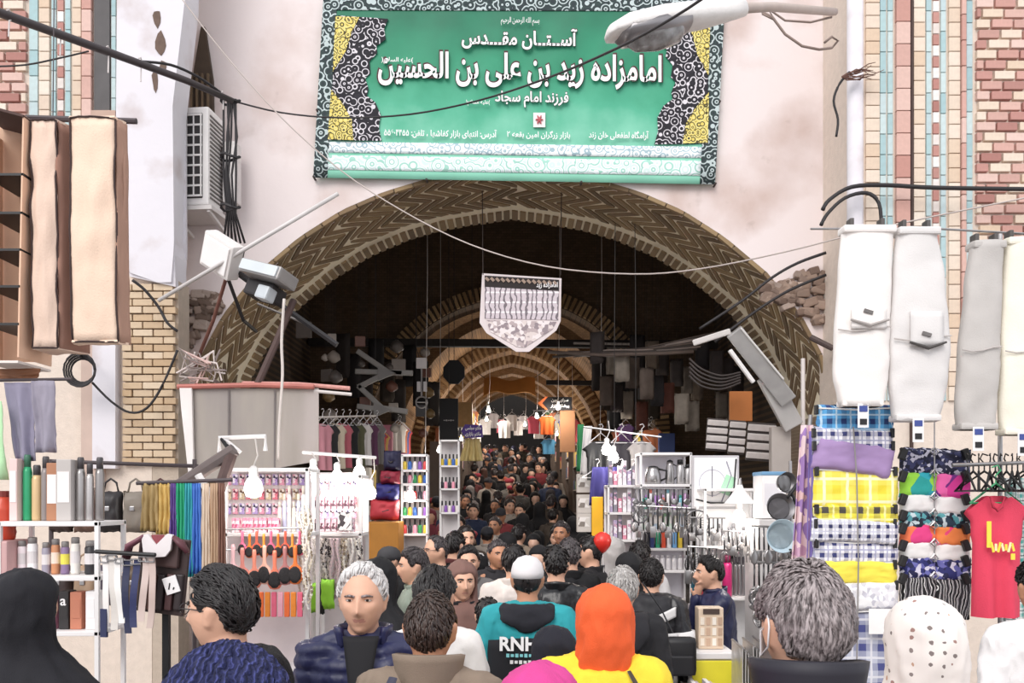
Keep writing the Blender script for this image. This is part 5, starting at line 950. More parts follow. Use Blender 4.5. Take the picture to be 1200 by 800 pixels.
bm = bmesh.new(); rbox(bm, V((k(908, 0, 6.55).x, 6.65, (HC + (VH - 608) * .0065) / 2)), (.3, .4, HC + (VH - 608) * .0065 - .002), .01); solo('steel_counter', bm, M('#cfcac8', .5), 'pale metal counter block below the white carton', 'counter')
# pans
def pan(label, p, r, rot, lid=False, col=DSTEEL, inner=STEEL):
    t = thing('frying_pan', label, 'pan', p); t.rotation_euler = rot; bm = bmesh.new(); lathe(bm, [(.001, 0), (r * .8, 0), (r, .05), (r * .97, .05), (r * .78, .008), (.001, .008)], 24); obj('bowl', bm, col, t, smooth=True); bm = bmesh.new(); tube(bm, [(r * .95, 0, .04), (r * 1.4, 0, .055), (r * 1.95, 0, .055)], [.011, .012, .014], 8, 'r'); obj('handle', bm, BLACK, t, smooth=True); bm = bmesh.new(); lathe(bm, [(.001, .012), (r * .74, .012)], 24); obj('cooking_surface', bm, inner, t)
    return t
pan('dark frying pan hung high at the end of kitchenware stall', k(918, 566, 5.9), .075, (R(80), R(70), R(10))); pan('steel frying pan tilted below the dark one', k(912, 596, 5.85), .10, (R(70), R(-50), R(20)), inner=M('#8d8a8e', .3, metal=.6)); pan('pale blue frying pan hung lowest at the stall end', k(914, 628, 5.8), .115, (R(84), R(60), R(0)), col=M('#b9cdd8', .4), inner=M('#c6d6de', .35))
pole('hook rail holding frying pans at stall end', [(926, 540, 5.95), (928, 690, 5.95)], .012, STEEL, 'hook_rail', 'rail')
for i in range(16): utensil('small black and steel utensil clustered under the pans', k(884 + (i % 8) * 5.5, 618 + 42 * (i // 8), 5.98 + .03 * (i % 3)), .26, 'utensils clustered under the pans', i)
pole('rail carrying the cluster of utensils under the pans', [(880, 616, 6.0), (930, 618, 5.97)], .008, STEEL, 'utensil_rail', 'rail'); pole('lower rail carrying utensils beside the vendor', [(880, 658, 6.0), (930, 660, 5.97)], .008, STEEL, 'utensil_rail', 'rail')
# counter before the vendor
ct = thing('stall_counter', 'low stall counter with a bright yellow front panel', 'counter', V((k(832, 0, 5.7).x, 5.85, 0))); zt = HC + (VH - 762) * .0057; bm = bmesh.new(); rbox(bm, (0, 0, zt - .02), (.30, .5, .04), .006); obj('top', bm, WHITE, ct); bm = bmesh.new(); rbox(bm, (0, 0, (zt - .04) / 2), (.27, .46, zt - .04), .01); obj('body', bm, M('#d8d2ce', .6), ct); bm = bmesh.new(); rbox(bm, (0, -.24, zt - .13), (.275, .02, .16), .006); obj('yellow_panel', bm, M('#f0e43c', .5), ct)
bx_ = thing('display_box', 'tall tan display box of printed cards on the stall counter', 'box', V((k(833, 0, 5.75).x, 5.8, zt + .001))); bm = bmesh.new(); rbox(bm, (0, 0, .14), (.17, .12, .28), .01); obj('body', bm, M('#d9c3ac', .7), bx_)
for i in range(12): bm = bmesh.new(); box(bm, (-.06 + (i % 4) * .04, -.063, .05 + (i // 4) * .07), (.026, .006, .05)); obj('card', bm, M(('#e9dccc', '#c8a890', '#f0e6da', '#b89a84')[i % 4], .7), bx_)
bm = bmesh.new(); box(bm, (0, -.064, .255), (.11, .006, .035)); obj('dark_header', bm, M('#4a3a34', .7), bx_)
for i in range(9):
    t = thing('foil_tray_stack', 'standing silver foil tray packed at the foot of the counter', 'foil tray', V((k(864 + i * 4, 0, 5.2).x, 5.2 + .015 * i, .001)), 0, 'foil trays by the counter'); bm = bmesh.new(); hh = 1.12 - .02 * (i % 4); sheet(bm, lambda a, b: (-.01 + .02 * a + .006 * nz((a, b * 9, i), 3, i), -.16 + .32 * a * 1.0, hh * b), 5, 14, .006); obj('tray', bm, M('#c9c5c2', .3, .25, 20, metal=.5), t); bm = bmesh.new(); tube(bm, [(-.01, -.16, hh), (.01, .16, hh)], .008, 5); obj('rim', bm, STEEL, t)
# crates of books under counter
for i in range(6): bm = bmesh.new(); rbox(bm, V((k(812 + i * 5.5, 0, 5.45).x, 5.48, .42)), (.026, .12, .84 - .03 * (i % 3)), .004); solo('boxed_blind', bm, M(('#efe9e8', '#d8c8d2', '#8d5f86', '#f0ecec', '#c9b8b4', '#e4dcdc')[i], .6), '%s slim upright carton leaning before the counter' % ('white', 'pale pink', 'plum', 'ivory', 'fawn', 'light grey')[i], 'carton')
# denser clutter of the kitchenware stall
for j, (u0, u1, v, d, lab) in enumerate(((742, 812, 572, 7.5, 'upper'), (808, 850, 606, 6.95, 'middle'), (846, 892, 622, 6.7, 'inner'), (880, 930, 690, 5.9, 'lowest'))):
    pole('%s wire rail crowded with small utensils on kitchenware stall' % lab, [(u0, v, d), (u1, v + 1, d)], .006, STEEL, 'utensil_rail', 'rail')
    for i in range(int((u1 - u0) / 5)): utensil('small utensil crowded on the %s wire rail' % lab, k(u0 + 3 + i * 5, v + 1, d), .14 + .05 * ((i + j) % 3), 'utensils on the %s wire rail' % lab, i + j)
for i in range(8): basket('%s wire strainer dangling at the vendor side of the stall' % ('first', 'second', 'third', 'fourth', 'fifth', 'sixth', 'seventh', 'eighth')[i], k(886 + (i % 4) * 11, 700 + 24 * (i // 4), 5.75 + .05 * (i % 2)), .05 + .012 * (i % 3), (0, 0, .4 * i))
# ------------------------------------------------------------------ inside the bazaar
pn = thing('pennant', 'pale five-sided hanging pennant with printed lattice and dark header', 'pennant', P(610, 413, 9.6)); q0 = pn.location; s = 9.6 / FPX
def ploy(pts, y, mat, name, th=.012): bm = bmesh.new(); prism(bm, [((u - 610) * s, (413 - v) * s) for u, v in pts], th, T(0, y, 0)); return obj(name, bm, mat, pn)
ploy([(565, 320), (658, 326), (657, 376), (652, 387), (620, 412), (605, 412), (570, 390), (562, 378)], 0, M('#dcd0d0', .8, .08), 'cloth')
ss = NT('pennant_print'); se = ss.n('ShaderNodeSeparateXYZ', {0: ss.co}); fx = ss.math('LESS_THAN', ss.math('FRACT', ss.math('ADD', ss.math('MULTIPLY', se.outputs['X'], 17), ss.math('MULTIPLY', ss.noise(7).outputs[0], 2.))), .3); fz = ss.math('LESS_THAN', ss.math('FRACT', ss.math('MULTIPLY', se.outputs['Z'], 9)), .16)
ploy([(568, 336), (655, 340), (654, 375), (568, 373)], -.008, ss.out(ss.mix(ss.math('MULTIPLY', fx, .8), ss.mix(fz, lin('#ccc0c6'), lin('#efe8ea')), lin('#4a4048')), .8), 'printed_field')
ploy([(568, 323), (655, 328), (655, 341), (568, 336)], -.012, M('#2a2222', .8), 'header'); ploy([(570, 375), (652, 377), (647, 386), (615, 407), (605, 406), (574, 388)], -.008, patterned(['#d8cbc8', '#b5a5a6', '#e6dcdc', '#93858a'], 26), 'lower_print')
for i in range(14): bm = bmesh.new(); c = V(((571 + i * 6.1 - 610) * s, -.02, (413 - 327.5 - i * .35) * s)); box(bm, c, (.05, .008, .03), rotM(0, R(45), 0)); obj('zigzag_trim', bm, M('#a08a7c', .8), pn)
letters('lettering', 'امامزاده زید', .2, INK, pn, T((641 - 610) * s, -.03, (413 - 339) * s) @ UP, .02, True, .24, .075)
for x in (566, 657): bm = bmesh.new(); tube(bm, [V(((x - 610) * s, 0, (413 - 322) * s)), V(((x - 610) * s * 1.02, .0, 5.47 - q0.z))], .006, 5); obj('cord', bm, M('#3a302c', .8), pn)
def beam(label, a, b, w, h, mat, name='beam', cat='beam'):
    A, Bb = P(*a), P(*b); ex = (Bb - A).normalized(); x, y = frame_of(ex); bm = bmesh.new(); m = MX((ex, x, y)).transposed().to_4x4(); rbox(bm, (A + Bb) / 2, ((Bb - A).length, w, h), .01, m); return solo(name, bm, mat, label, cat)
DKM = M('#221d1b', .8, .3)
beam('blackened timber tie beam spanning the second brick arch', (362, 401, 15.8), (850, 404, 15.8), .14, .14, DKM); beam('thin white tube lying along the dark tie beam', (672, 402, 15.71), (800, 404, 15.71), .04, .04, M('#a59c96', .6), 'tube', 'tube')
beam('dark hanging beam near the arrow sign', (640, 448, 17.5), (720, 449, 17.5), .06, .1, DKM)
# zigzag frame and gadgets hung on the left
zz = thing('zigzag_frame', 'large grey zigzag metal frame hung inside at left', 'metal frame', P(450, 498, 11.4)); q0 = zz.location
for a, b in (((420, 412), (455, 436)), ((418, 435), (470, 437)), ((455, 436), (421, 453)), ((421, 453), (448, 478)), ((420, 476), (450, 480)), ((448, 478), (476, 482)), ((455, 436), (482, 437))):
    A, Bb = P(*a, 11.4) - q0, P(*b, 11.4) - q0; ex = (Bb - A).normalized(); x, y = frame_of(ex); bm = bmesh.new(); rbox(bm, (A + Bb) / 2, ((Bb - A).length + .04, .05, .07), .008, MX((ex, x, y)).transposed().to_4x4()); obj('bar', bm, M('#77736f', .5, .3, metal=.3), zz)
for u, v in ((455, 437), (450, 480)): bm = bmesh.new(); prism(bm, [(-.14, .1), (.1, 0), (-.14, -.1)], .04, T(P(u, v, 11.35) - q0)); obj('gusset', bm, M('#6a6663', .5, .3), zz)
bm = bmesh.new(); tube(bm, [P(440, 430, 11.4) - q0, V((P(440, 0, 11.4).x, 11.4, 7.86)) - q0], .005, 5); obj('hanging_wire', bm, BLK, zz)
wl_ = thing('sign_lamp', 'small square white lamp on a drop rod inside at left', 'lamp', P(494, 432, 12)); bm = bmesh.new(); rbox(bm, (0, 0, .08), (.15, .04, .15), .01); obj('plate', bm, M('#cfc8c6', .5), wl_); bm = bmesh.new(); tube(bm, [(0, 0, 0), (.0, 0, -.38)], .014, 6); obj('rod', bm, GREY, wl_)
for x in (-.04, .05): bm = bmesh.new(); rbox(bm, (x, 0, -.25), (.05, .04, .14), .008); obj('tube_light', bm, M('#c9c4c4', .4), wl_)
bm = bmesh.new(); tube(bm, [(.08 * cos(a), 0, -.47 + .08 * sin(a)) for a in [2 * PI * i / 16 for i in range(17)]], .012, 6); tube(bm, [(-.07, 0, -.47), (.07, 0, -.47)], .008, 5); obj('ring', bm, GREY, wl_); bm = bmesh.new(); tube(bm, [(-.02, 0, .12), (-.08, .04, .3), (-.08, .04, 7.86 - P(494, 432, 12).z)], .006, 5); obj('cord', bm, BLK, wl_)
oc = thing('octagon_sign', 'black octagonal sign board hanging inside at left', 'sign', P(532, 450, 14)); bm = bmesh.new(); prism(bm, [(.19 * cos(a + .39), .2 + .21 * sin(a + .39)) for a in [2 * PI * i / 8 for i in range(8)]], .04); obj('board', bm, M('#151416', .7), oc); bm = bmesh.new(); tube(bm, [(0, .02, .38), (0, .02, 7.86 - P(532, 450, 14).z)], .006, 5); obj('hanging_wire', bm, BLK, oc)
bs = thing('black_banner', 'tall black hanging banner sign inside at left', 'sign', P(526, 516, 13.6)); bm = bmesh.new(); rbox(bm, (0, 0, .34), (.30, .03, .66), .01); obj('board', bm, M('#161517', .7), bs); [obj('print_mark', (lambda b_: (box(b_, (-.07 + .035 * j_, -.018, .32), (.026, .006, .014 + .008 * (j_ % 2))), b_)[1])(bmesh.new()), M('#9a9694', .7), bs) for j_ in range(5)]; bm = bmesh.new(); tube(bm, [(0, 0, .64), (0, 0, 7.86 - P(526, 516, 13.6).z)], .006, 5); obj('hanging_wire', bm, BLK, bs)
ps = thing('purple_sign', 'purple arrow-shaped sign with two lines of white Persian writing', 'sign', P(553, 513, 13.4)); s = 13.4 / FPX; bm = bmesh.new(); prism(bm, [(-12.5 * s, 8 * s), (-8 * s, 16 * s), (12 * s, 15 * s), (13 * s, 1 * s), (-8 * s, 0)], .03); obj('board', bm, M('#4a2a86', .5), ps); letters('lettering', 'مانتو مجلسی', .1, INK, ps, T(.02, -.008, 8.5 * s) @ UP, .02, True, .25, .075); letters('lettering', 'مانتو بازاری', .1, INK, ps, T(.02, -.008, 1.5 * s) @ UP, .02, True, .25, .075); bm = bmesh.new(); tube(bm, [(0, .015, 14 * s), (0, .015, 7.86 - P(553, 513, 13.4).z)], .005, 5); obj('hanging_wire', bm, BLK, ps)
drape('yellow_cloth', 'pale yellow cloth bundle hanging under the purple sign', (546, 562, 514), (538, 566, 540), 13.6, M('#d8c48a', .8, .25, 10), 'cloth', 3, .05)
ar = thing('arrow_sign', 'black direction sign with an orange chevron and white Persian writing', 'sign', P(650, 480, 15)); s = 15 / FPX; bm = bmesh.new(); rbox(bm, (3 * s, 0, 7.5 * s), (34 * s, .03, 15 * s), .008); obj('board', bm, M('#17161a', .6), ar); bm = bmesh.new(); prism(bm, [(-20 * s, 7.5 * s), (-11 * s, 15 * s), (-8 * s, 15 * s), (-15 * s, 7.5 * s), (-8 * s, 0), (-11 * s, 0)], .03, T(0, -.03, 0)); obj('chevron', bm, M('#e0703c', .5), ar); letters('lettering', 'سرای نوین', .1, INK, ar, T(6 * s, -.02, 8.5 * s) @ UP, .02, True, 20 * s, 5 * s); letters('lettering', 'پوشاک بازار', .1, INK, ar, T(6 * s, -.02, 1.5 * s) @ UP, .02, True, 22 * s, 5 * s); bm = bmesh.new(); tube(bm, [(3 * s, 0, 14 * s), (3 * s, 0, 7.86 - P(650, 480, 15).z)], .005, 5); obj('hanging_wire', bm, BLK, ar)
bm = bmesh.new(); rbox(bm, P(665, 504, 15.2), (.27, .04, .78), .01); solo('tan_board', bm, M('#d79b70', .7, .12), 'upright tan board hanging beside the orange shirt', 'board')
def hung_shirt(label, p, w, h, mat, group=None, rz=0, up=.12):
    t = thing('hanging_shirt', label, 'shirt', p, rz, group); kk = ('sh', round(w, 2), round(h, 2))
    if kk not in _shared: bm = bmesh.new(); tshirt(bm, w, h, int(w * 100), .06, .07); _shared[kk] = mesh_of(bm, 'cloth', M('#888888'), True); _shared[kk + (1,)] = mesh_of(hanger_bm(w * .8), 'hanger', M('#cfcaca', .4))
    c = obj('cloth', _shared[kk], parent=t); c.material_slots[0].link = 'OBJECT'; c.material_slots[0].material = mat; obj('hanger', _shared[kk + (1,)], parent=t, loc=(0, 0, .06)); return t
hung_shirt('bright orange shirt hanging by the tan panel', P(641, 485, 15), .25, .36, M('#ee6a2a', .8)); hung_shirt('light blue shirt hanging below the orange one', P(643, 512, 15.1), .23, .3, M('#6ab0d8', .8))
pole('rail of the orange and blue shirts inside', [(626, 481, 15.0), (676, 480, 15.2)], .01, STEEL, 'shirt_rail', 'rail')
bm = bmesh.new(); rbox(bm, P(545, 486, 17.2), (.30, .3, .5), .02); solo('stone_capital', bm, M('#b08a5c', .8, .3, 12), 'tan brick pier head behind the purple sign', 'pier')
tb = thing('tan_awning', 'tan cloth awning stretched under the far vault', 'awning', P(597, 459, 20.4)); bm = bmesh.new(); sheet(bm, lambda a, b: ((a - .5) * 1.25, .5 * b, .38 * b - .12 * abs(2 * a - 1) ** 2 * (1 - b) + .05 * sin(a * 9)), 16, 4, .01); obj('cloth', bm, M('#a07038', .8, .2), tb)
for x in (-.55, .55): bm = bmesh.new(); tube(bm, [(x, .5, .36), (x * 1.6, .5, .6)], .01, 5); obj('stay', bm, BLK, tb)
# broken pipes and cables on the right, shutters
pb = thing('pipe_bundle', 'bundle of bent pipes and dusty cables under right vault', 'pipes', P(770, 412, 10.9)); q0 = pb.location
for i in range(9): bm = bmesh.new(); tube(bm, [P(845 - i * 4, 388 + i * 3, 10.9) - q0, P(800 - i * 3, 398 + 2 * i, 11) - q0, P(745 - i * 5, 410 + (i % 3) * 3, 11.2) - q0, P(690 - i * 6, 412 + (i % 4) * 2, 11.6) - q0], .012 + .006 * (i % 3), 6); obj('pipe', bm, M(('#6b5c54', '#3d3430', '#8d7f78', '#4a403c')[i % 4], .7, .3), pb, smooth=True)
bm = bmesh.new(); tube(bm, [P(745, 410, 11.2) - q0, V((P(745, 0, 11.2).x, 11.2, 7.86)) - q0], .006, 5); obj('hanging_wire', bm, DKM, pb)
for i in range(5): cable('drooping_cable', ('uppermost', 'second', 'third', 'fourth', 'lowest')[i] + ' drooping dark cable under the slanting light trough', [(808, 420 + 5 * i, 9.6), (822, 432 + 5 * i, 9.5), (845, 440 + 4 * i, 9.4), (868, 436 + 3 * i, 9.3)], .012, M('#3a3230', .7))
for i, (u0, u1, v0, v1) in enumerate(((827, 851, 490, 528), (853, 872, 492, 532), (874, 907, 495, 540))):
    t = thing('shutter_panel', ('first', 'second', 'third')[i] + ' dented white louvred shutter panel from the dark side of right stall', 'shutter', P((u0 + u1) / 2, v1, 9.2)); q = t.location; s = 9.2 / FPX; w = (u1 - u0) * s; h = (v1 - v0) * s; tl = rotM(0, R(4), 0)
    bm = bmesh.new(); rbox(bm, tl @ V((0, .03, h / 2)), (w, .02, h), .005, tl); obj('backing', bm, M('#4a4240', .7), t)
    for j in range(4): bm = bmesh.new(); rbox(bm, tl @ V((0, 0, h * (.14 + .24 * j))), (w, .03, h * .17), .01, tl @ rotM(R(18))); obj('slat', bm, M('#cdc5c2', .5, .25, 14), t)
bm = bmesh.new(); rbox(bm, P(868, 476, 9.7), (.26, .04, .34), .01); solo('orange_panel', bm, M('#b9713a', .7, .2), 'rust orange panel above the white shutters', 'panel')
# right: garments on hangers at the mouth of the bazaar
pole('clothes rail at the mouth of the bazaar on the right', [(684, 500, 8.7), (775, 512, 8.5)], .010, STEEL, 'clothes_rail', 'rail'); pole('drop chain holding the right clothes rail', [(745, 506, 8.55), (745, 400, 8.6), (744, 262, 9.6)], .004, DKM, 'chain', 'chain'); pole('second drop chain of the right clothes rail', [(720, 504, 8.6), (720, 400, 8.6), (721, 262, 9.6)], .004, DKM, 'chain', 'chain')
for u, d, mt, lab, w, h in ((704, 8.65, BLACK, 'black shirt hanging on the right clothes rail', .3, .42), (728, 8.6, M('#2a262c', .8), 'charcoal shirt hanging on the right clothes rail', .26, .34), (752, 8.55, M('#8f8a88', .8), 'pale grey shirt hanging on the right clothes rail', .24, .3)): hung_shirt(lab, P(u, 514, d), w, h, mt)
for i in range(5): t = thing('clothes_hanger', 'empty pale hanger on the right clothes rail', 'hanger', P(700 + i * 14, 548, 8.5), rnd.uniform(-.5, .5), 'pale empty hangers'); obj('hanger', hanger_bm(.34), M('#d8d4d6', .4), t)
drape('green_white_flag', 'green and white cloth flag hanging by the dark shirts', (677, 684, 497), (676, 682, 552), 8.9, M('#2f7a4c', .8), 'flag', 1, .02); drape('white_cloth', 'white cloth hanging beside the green flag', (684, 694, 499), (680, 688, 556), 8.85, M('#d9d4d2', .8), 'cloth', 1, .02)
drape('navy_cloth', 'deep navy cloth hanging under the pale hangers', (694, 728, 547), (690, 724, 592), 8.4, M('#2a2560', .8, .2), 'cloth', 2, .03)
bm = bmesh.new(); rbox(bm, P(700, 612, 8.3), (.11, .03, .5), .008); solo('yellow_board', bm, M('#f0b422', .5), 'narrow bright yellow board beside the navy cloth', 'board')
for i, v in enumerate((566, 590, 612)): carton(('upper', 'middle', 'lower')[i] + ' pale pictured carton stacked beside the yellow panel', P(684, v + 11, 9.2), (.15, .12, .20), '#cfc6be', patterned(['#d9d2ca', '#8a8078', '#efe9e4'], 18))
for u, v, d, lab in ((711, 527, 8.3, 'glowing bulb among the dark hanging shirts'), (719, 536, 8.2, 'second glowing bulb below the pale hangers'), (481, 582, 8.3, 'glowing bulb in front of the nail polish cabinet')): bulb(lab, P(u, v, d), .05, 10, cordto=P(u + 2, v - 34, d + .1))
# assorted goods table between clothes and kitchenware
gt = shelf_unit('goods_table', 'white table rack crowded with cutlery packs near the yellow panel', P(712, 0, 8.0).x, P(752, 0, 8.0).x, 8.0, 8.3, [.4, HC + (VH - 632) * .008, HC + (VH - 600) * .008, HC + (VH - 568) * .008], .018, WHITE, M('#ded8da', .6))
for j, v in enumerate((632, 600, 568)):
    for i in range(7): carton('cutlery pack standing on the crowded white table rack', V((P(715 + i * 5.4, 0, 8.1).x, 8.08, HC + (VH - v) * .008 + .001)), (.036, .07, .13 + .05 * ((i + j) % 3)), ('#e4dfe4', '#b9a8c8', '#8d8a94', '#d88aa0', '#f0ecee')[(i + j) % 5], patterned(['#efeaee', '#6d6878', '#c9a0b4'], 50), 'cutlery packs on the crowded rack', 'goods_packet', 'packet')
# left: stacked bags, polish cabinets
for u0, u1, v0, v1, c, lab in ((434, 468, 585, 609, '#c43a44', 'large red bag at the bottom of stacked bags'), (441, 468, 566, 586, '#2c2a72', 'indigo bag resting on the large red bag'), (446, 469, 551, 567, '#8a1f34', 'wine red bag resting on the indigo bag'), (450, 470, 528, 552, '#1e1c3c', 'midnight blue bag topping the stacked bags')):
    t = thing('stacked_bag', lab, 'bag', P((u0 + u1) / 2, v1, 8.2)); bm = bmesh.new(); w, h = (u1 - u0) * .0082, (v1 - v0) * .0082; puff(bm, (0, 0, h / 2), w, h, .24, u0, n=12, k=8); obj('bag_body', bm, M(c, .6, .2), t, smooth=True); bm = bmesh.new(); tube(bm, [(-w * .2, -.12, h * .5), (0, -.135, h * .4), (w * .2, -.12, h * .5)], .008, 6); obj('strap', bm, M('#2a2426', .6), t)
bm = bmesh.new(); rbox(bm, V((P(450, 0, 8.2).x, 8.25, (HC + (VH - 611) * .0082) / 2)), (.32, .4, HC + (VH - 611) * .0082), .01); solo('wooden_crate', bm, M('#b57a30', .7, .3), 'orange wooden crate stand beneath stacked bags', 'crate')
def polish(label, u0, u1, vs, d, blabel, group, cols, per=5):
    x0, x1 = (u0 - 600) * d / FPX, (u1 - 600) * d / FPX; zs = [HC + (VH - v) * d / FPX for v in vs]; shelf_unit('polish_cabinet', label, x0, x1, d, d + .18, [.3] + sorted(zs), .016, WHITE, M('#ded8d8', .6))
    for j, z in enumerate(zs[:-1]):
        for i in range(per):
            x = x0 + (x1 - x0) * (i + .6) / (per + .2); t = thing('polish_bottle', blabel, 'bottle', (x, d + .06, z + .001), 0, group); kk = ('pb', cols[(i * 3 + j) % len(cols)])
            if kk not in _shared: bm = bmesh.new(); lathe(bm, [(.019, 0), (.022, .008), (.021, .07), (.010, .085)], 8); _shared[kk] = mesh_of(bm, 'glass_body', M(kk[1], .25), True); bm = bmesh.new(); lathe(bm, [(.011, .082), (.010, .14)], 8); _shared['pbc'] = mesh_of(bm, 'cap', BLACK)
            obj('glass_body', _shared[kk], parent=t); obj('cap', _shared['pbc'], parent=t)
pc = ['#d84a4a', '#3a9a5c', '#efe6e2', '#2a2a34', '#e8c84a', '#8a5ab0', '#f0a0b4', '#3a6ab8']
polish('tall white cabinet of nail polish past the stacked bags', 470, 501, (625, 604, 585, 566, 550, 532), 8.5, 'small nail polish bottle in the tall white cabinet', 'polish bottles in the tall cabinet', pc); polish('narrower white cabinet deeper inside on the left', 515, 538, (600, 572, 545, 515), 10.6, 'small bottle in the narrower white cabinet', 'bottles in the narrower cabinet', pc[2:], 5)
# left interior: rail of dim garments
pole('interior rail of dim garments on the left wall', [(372, 489, 9.6), (440, 487, 11.2)], .012, M('#d8cfc8', .6), 'garment_rail', 'rail')
for i in range(9):
    u = 378 + i * 8; d = 9.7 + .18 * i; hung_shirt('%s garment hung on the left interior rail' % ('pink', 'charcoal', 'cream', 'rose', 'black', 'olive', 'white', 'plum', 'grey')[i], P(u, 494, d), .3, .55, M(('#c98a94', '#2c2a2c', '#cfc0aa', '#b9606c', '#1d1c1e', '#55543c', '#d8d2ce', '#5c3450', '#77726f')[i], .85, .2), rz=R(60))
# shop fronts lining both sides
rk = random.Random(9); GOODS = ['#b94a4a', '#d8d0c8', '#3a4a7c', '#c9a25a', '#8d8a88', '#2c2a2c', '#d88a9c', '#5c8a6a', '#efe6dc', '#a05a34', '#6a4a7c', '#e8c85a']
for d, xw in ((12.6, 2.55), (14.4, 2.4), (17.6, 1.72), (20.2, 1.72), (23.0, 1.72), (25.8, 1.72), (28.6, 1.72)):
    g = ground(d + .7)
    for sx in (-1, 1):
        sd = 'left' if sx < 0 else 'right'; zs = [g + z for z in (.5, 1.0, 1.5, 2.0, 2.45)]; nth = {12.6: 'first', 14.4: 'second', 17.6: 'third', 20.2: 'fourth', 23.0: 'fifth', 25.8: 'sixth', 28.6: 'seventh'}[d]
        t = thing('shop_rack', 'goods rack of the %s %s-hand shop along the bazaar lane' % (nth, sd), 'shop rack', (sx * (xw - .2), d + .6, 0))
        for z in zs: bm = bmesh.new(); box(bm, (0, 0, z), (.36, 1.1, .03)); obj('shelf_board', bm, M('#8d7f74', .7, .2), t)
        for yy in (-.55, .55): bm = bmesh.new(); box(bm, (0, yy, (g + 2.5) / 2), (.36, .03, g + 2.5)); obj('side_panel', bm, M('#6d5f56', .7, .2), t)
        for j, z in enumerate(zs[2:]):
            for i in range(5):
                c = rk.choice(GOODS); w = rk.uniform(.1, .2); h = rk.uniform(.15, .38) if j < 2 else rk.uniform(.2, .5); bm = bmesh.new(); rbox(bm, (sx * (xw - .25), d + .15 + i * .22, z + .016 + h / 2), (.24, w, h), .012); solo('shop_package', bm, M(c, .6, .25), 'packaged goods on the %s %s-hand shop rack' % (nth, sd), 'package', 'packages of the %s %s shop' % (nth, sd))
        pole('garment bar above the %s %s-hand shop rack' % (nth, sd), [((xw - .45) * sx * FPX / (d + .1) + 600, VH - (g + 3.1 - HC) * FPX / (d + .1), d + .1), ((xw - .45) * sx * FPX / (d + 1.2) + 600, VH - (g + 3.1 - HC) * FPX / (d + 1.2), d + 1.2)], .012, DKM, 'garment_bar', 'rail')
        for i in range(4):
            c = rk.choice(GOODS + ['#1d1c1e', '#2a2830', '#e8e2de']); hung_shirt('garment hanging over the %s %s-hand shop rack' % (nth, sd), (sx * (xw - .45), d + .25 + i * .26, g + 3.0), .34, .5, M(c, .85, .2), 'garments over the %s %s shop' % (nth, sd), R(50 * -sx))
for i, (x, d, z) in enumerate(((-.5, 18.2, 3.9), (.6, 20.6, 4.0), (-.7, 23.4, 4.2), (.4, 26.2, 4.3), (-.3, 28.9, 4.5), (.8, 14.8, 3.6), (-1.2, 31.5, 4.7))): bulb(('first', 'second', 'third', 'fourth', 'fifth', 'entrance-side', 'farthest')[i] + ' pendant bulb hanging in the vaulted lane', (x, d, z), .045, 130 if d > 16 else 30, cord=1.0 if d > 16 else 4.1, col='#ffe2b8')  # bulbs added to throw warm light on the ribs and vault
# pale garments strung across the far lane, goods pinned to the left interior wall, more cards on the ornament stall
for i in range(11):
    d = 23.5 + (i % 4) * 2.1; hung_shirt('pale garment strung high across the far vaulted lane', (-1.0 + i * .2, d, ground(d) + 2.75 + .12 * (i % 3)), .34, .5, M(('#d8d2d0', '#efeae8', '#b9b2b4', '#c9566a', '#e0dad6')[i % 5], .85), 'pale garments over the far lane', R(20 * (i % 3 - 1)))
for i in range(26):
    u = 356 + (i * 37) % 150; v = 396 + (i * 53) % 118; d = 13.2 if u > 430 else 11.6; c = rk.choice(['#5d5652', '#8a8078', '#6a4438', '#3d3a3c', '#a59c94', '#77603c']); t = thing('wall_ornament', 'small dusty ornament hung in the dark left side of the crossing', 'ornament', P(u, v, d), rk.uniform(-.4, .4), 'dusty ornaments in the left crossing')
    bm = bmesh.new(); r_ = rk.uniform(.05, .11); (lathe(bm, [(r_ * .3, 0), (r_, r_ * .5), (r_ * .9, r_ * 1.2), (r_ * .2, r_ * 1.8)], 10) if i % 3 else rbox(bm, (0, 0, r_), (r_ * 2, .05, r_ * 2), .01)); obj('ornament_body', bm, M(c, .5, .3), t, smooth=bool(i % 3)); bm = bmesh.new(); tube(bm, [(0, 0, r_ * 1.6), (0, 0, 7.86 - P(u, v, d).z)], .003, 4); obj('cord', bm, DKM, t)
for i in range(24):
    u = 700 + (i * 41) % 170; v = 425 + (i * 29) % 80; d = 11.3 + .34 * (i % 9); t = thing('hanging_goods', 'dim bundle of goods hung in the dark right side of the crossing', 'goods', P(u, v, d), rk.uniform(-.5, .5), 'dim bundles in the right crossing'); bm = bmesh.new(); puff(bm, (0, 0, .2), .2, .42, .12, i, n=8, k=8); obj('bundle', bm, M(rk.choice(['#3a3230', '#5d5048', '#2a2628', '#77695c', '#6d4034', '#8d8378']), .8, .4, 12), t, smooth=True); bm = bmesh.new(); tube(bm, [(0, 0, .4), (0, 0, 7.86 - P(u, v, d).z)], .003, 4); obj('cord', bm, DKM, t)
